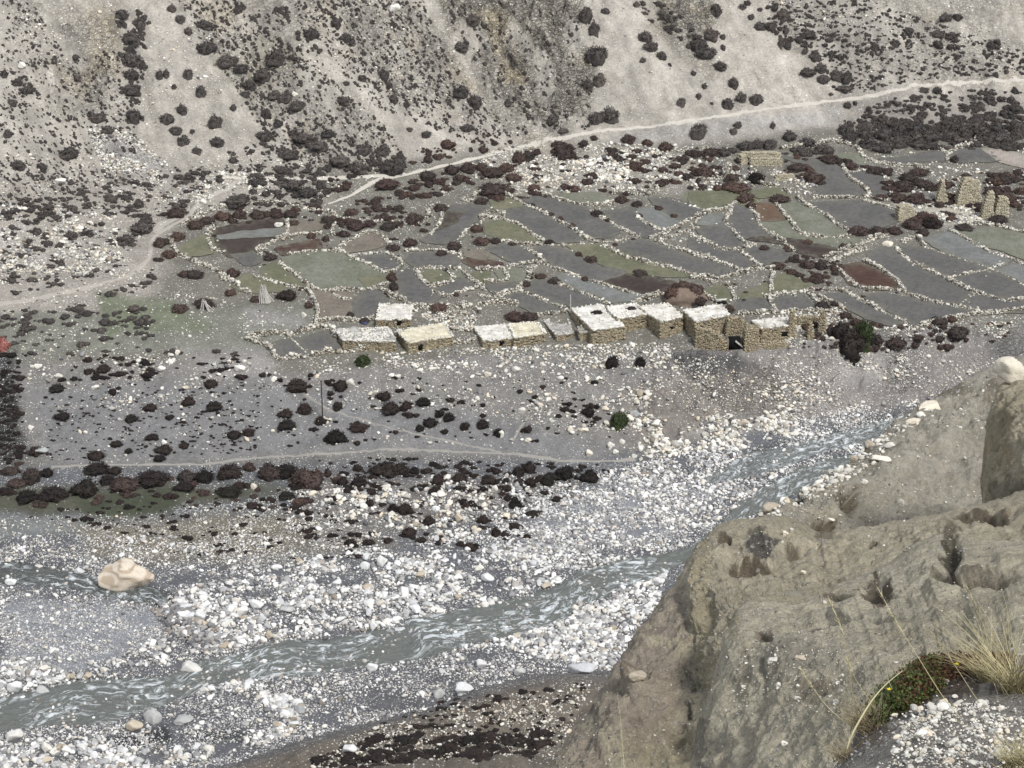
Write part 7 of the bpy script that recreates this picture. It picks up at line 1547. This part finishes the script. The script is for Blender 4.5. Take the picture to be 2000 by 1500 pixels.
stalk([(1935,1458),(1853,1381),(1797,1290),(1750,1215),(1717,1154)], 5.7, 5.6, 'longest straight stalk leaning up left from the pebbles')
stalk([(1985,1440),(1921,1387),(1870,1307),(1819,1234)], 5.9, 5.7, 'stalk leaning left parallel to the longest one', seed=1)
stalk([(1965,1320),(1950,1290),(1925,1225),(1887,1143)], 6.9, 6.8, 'thin stalk rising from the drooping tuft', .0018, seed=2)
stalk([(1690,1430),(1666,1375),(1658,1300),(1655,1262),(1640,1215),(1621,1177)], 6.3, 6.3, 'upright thick stalk above the grey grass tuft', .0026, seed=3)
stalk([(1700,1440),(1655,1415),(1615,1381),(1585,1340),(1564,1307)], 6.3, 6.2, 'stalk leaning far left from the grey grass tuft', seed=4)
stalk([(1650,1492),(1656,1450),(1668,1425),(1700,1370),(1730,1335),(1763,1310)], 6.1, 6.3, 'thick yellow bent blade arching over the grey tuft', .0042, False, seed=5)
stalk([(1720,1420),(1700,1370),(1672,1330),(1655,1290)], 6.4, 6.4, 'short yellow stalk beside the upright one', .0022, seed=6)
stalk([(1760,1380),(1735,1330),(1730,1300)], 6.5, 6.5, 'little curved stalk in the leafy cushion', .0016, False, seed=7)
stalk([(1960,1470),(1915,1440),(1865,1405),(1840,1380)], 5.6, 5.6, 'low stalk crossing the pebbles at the bottom right', .0016, False, seed=8)
stalk([(1226,1560),(1218,1490),(1214,1430),(1210,1385),(1206,1352)], 26.2, 26.2, 'lone yellow blade on the pinkish face of the cliff', .006, False, seed=9)
# leafy cushion
cpoly = [(1682,1432),(1695,1390),(1735,1345),(1790,1300),(1850,1285),(1920,1280),(1975,1285),(1970,1312),(1900,1324),(1845,1340),(1815,1368),(1765,1395),(1715,1420)]
q = in_poly(cpoly, 900, RNG); cb_ = on_patch('near_ledge', q[:, 0], np.maximum(q[:, 1], 1300)) 
cc = cb_.mean(0); root = empty('leafy_cushion', cc); tag(root, 'low leafy cushion plant, green with red-brown tips and yellow flowers, on the ledge rim', 'plant')
rng = np.random.default_rng(12); Ls = []
for i in range(420):
    b = cb_[rng.integers(len(cb_))] - cc; h_ = rng.uniform(.02, .06); d = rng.normal(0, .5, 3); d[2] = 1; d /= np.linalg.norm(d); Ls.append(np.array([b, b + d*h_*.5, b + d*h_ + rng.normal(0, .006, 3)]))
tag(link('twigs', tubes('twigs', Ls, [.0014]*len(Ls), M['twig'], 3), root), kind='stuff')
def leaves(name, n, mat, sz, hmax, sel, seed):
    rng = np.random.default_rng(seed); VV, FF, TT = [], [], []
    for i in range(n):
        b = cb_[sel[rng.integers(len(sel))]] - cc + np.array([rng.normal(0, .01), rng.normal(0, .01), rng.uniform(.004, hmax)]); d = rng.normal(size=3); d[2] = abs(d[2])*.8; d /= np.linalg.norm(d); e = np.cross(d, rng.normal(size=3)); e /= np.linalg.norm(e); s = sz*rng.uniform(.6, 1.3); up = np.cross(d, e)*s*.18
        VV += [b, b + d*s*.5 + e*s*.32 + up, b + d*s, b + d*s*.5 - e*s*.32 + up]; FF.append((4*i, 4*i+1, 4*i+2, 4*i+3)); TT += [rng.uniform()]*4
    me = mesh_np(name, np.array(VV), np.array(FF), mat); set_f(me, 'tint', TT); return me
allc = np.arange(len(q)); greens = np.flatnonzero((q[:, 0] < 1840)); reds = np.flatnonzero((q[:, 0] > 1760) | (q[:, 1] < 1320))
tag(link('leaves', leaves('leaves', 5200, M['leaf'], .011, .04, greens, 5), root), kind='stuff')
rl = link('dry_leaves', leaves('dry_leaves', 5200, M['leaf_red'], .011, .04, reds, 6), root); tag(rl, kind='stuff')
for i, (u, v) in enumerate(((1733, 1376), (1866, 1326))):
    b = on_patch('near_ledge', u, v)[0] + np.array([0, 0, .05]) - cc; VV, FF = [], []
    for k in range(5):
        a = k*1.257; d = np.array([math.cos(a), math.sin(a), .55]); e = np.array([-math.sin(a), math.cos(a), 0]); s = .008
        o_ = len(VV); VV += [b, b + d*s*.6 + e*s*.4, b + d*s, b + d*s*.6 - e*s*.4]; FF.append((o_, o_+1, o_+2, o_+3))
    me = mesh_np('flower', np.array(VV), np.array(FF), M['flower']); set_f(me, 'tint', rng.uniform(0, 1, len(VV))); link('flower', me, root)
print('wall stones', n_ws)
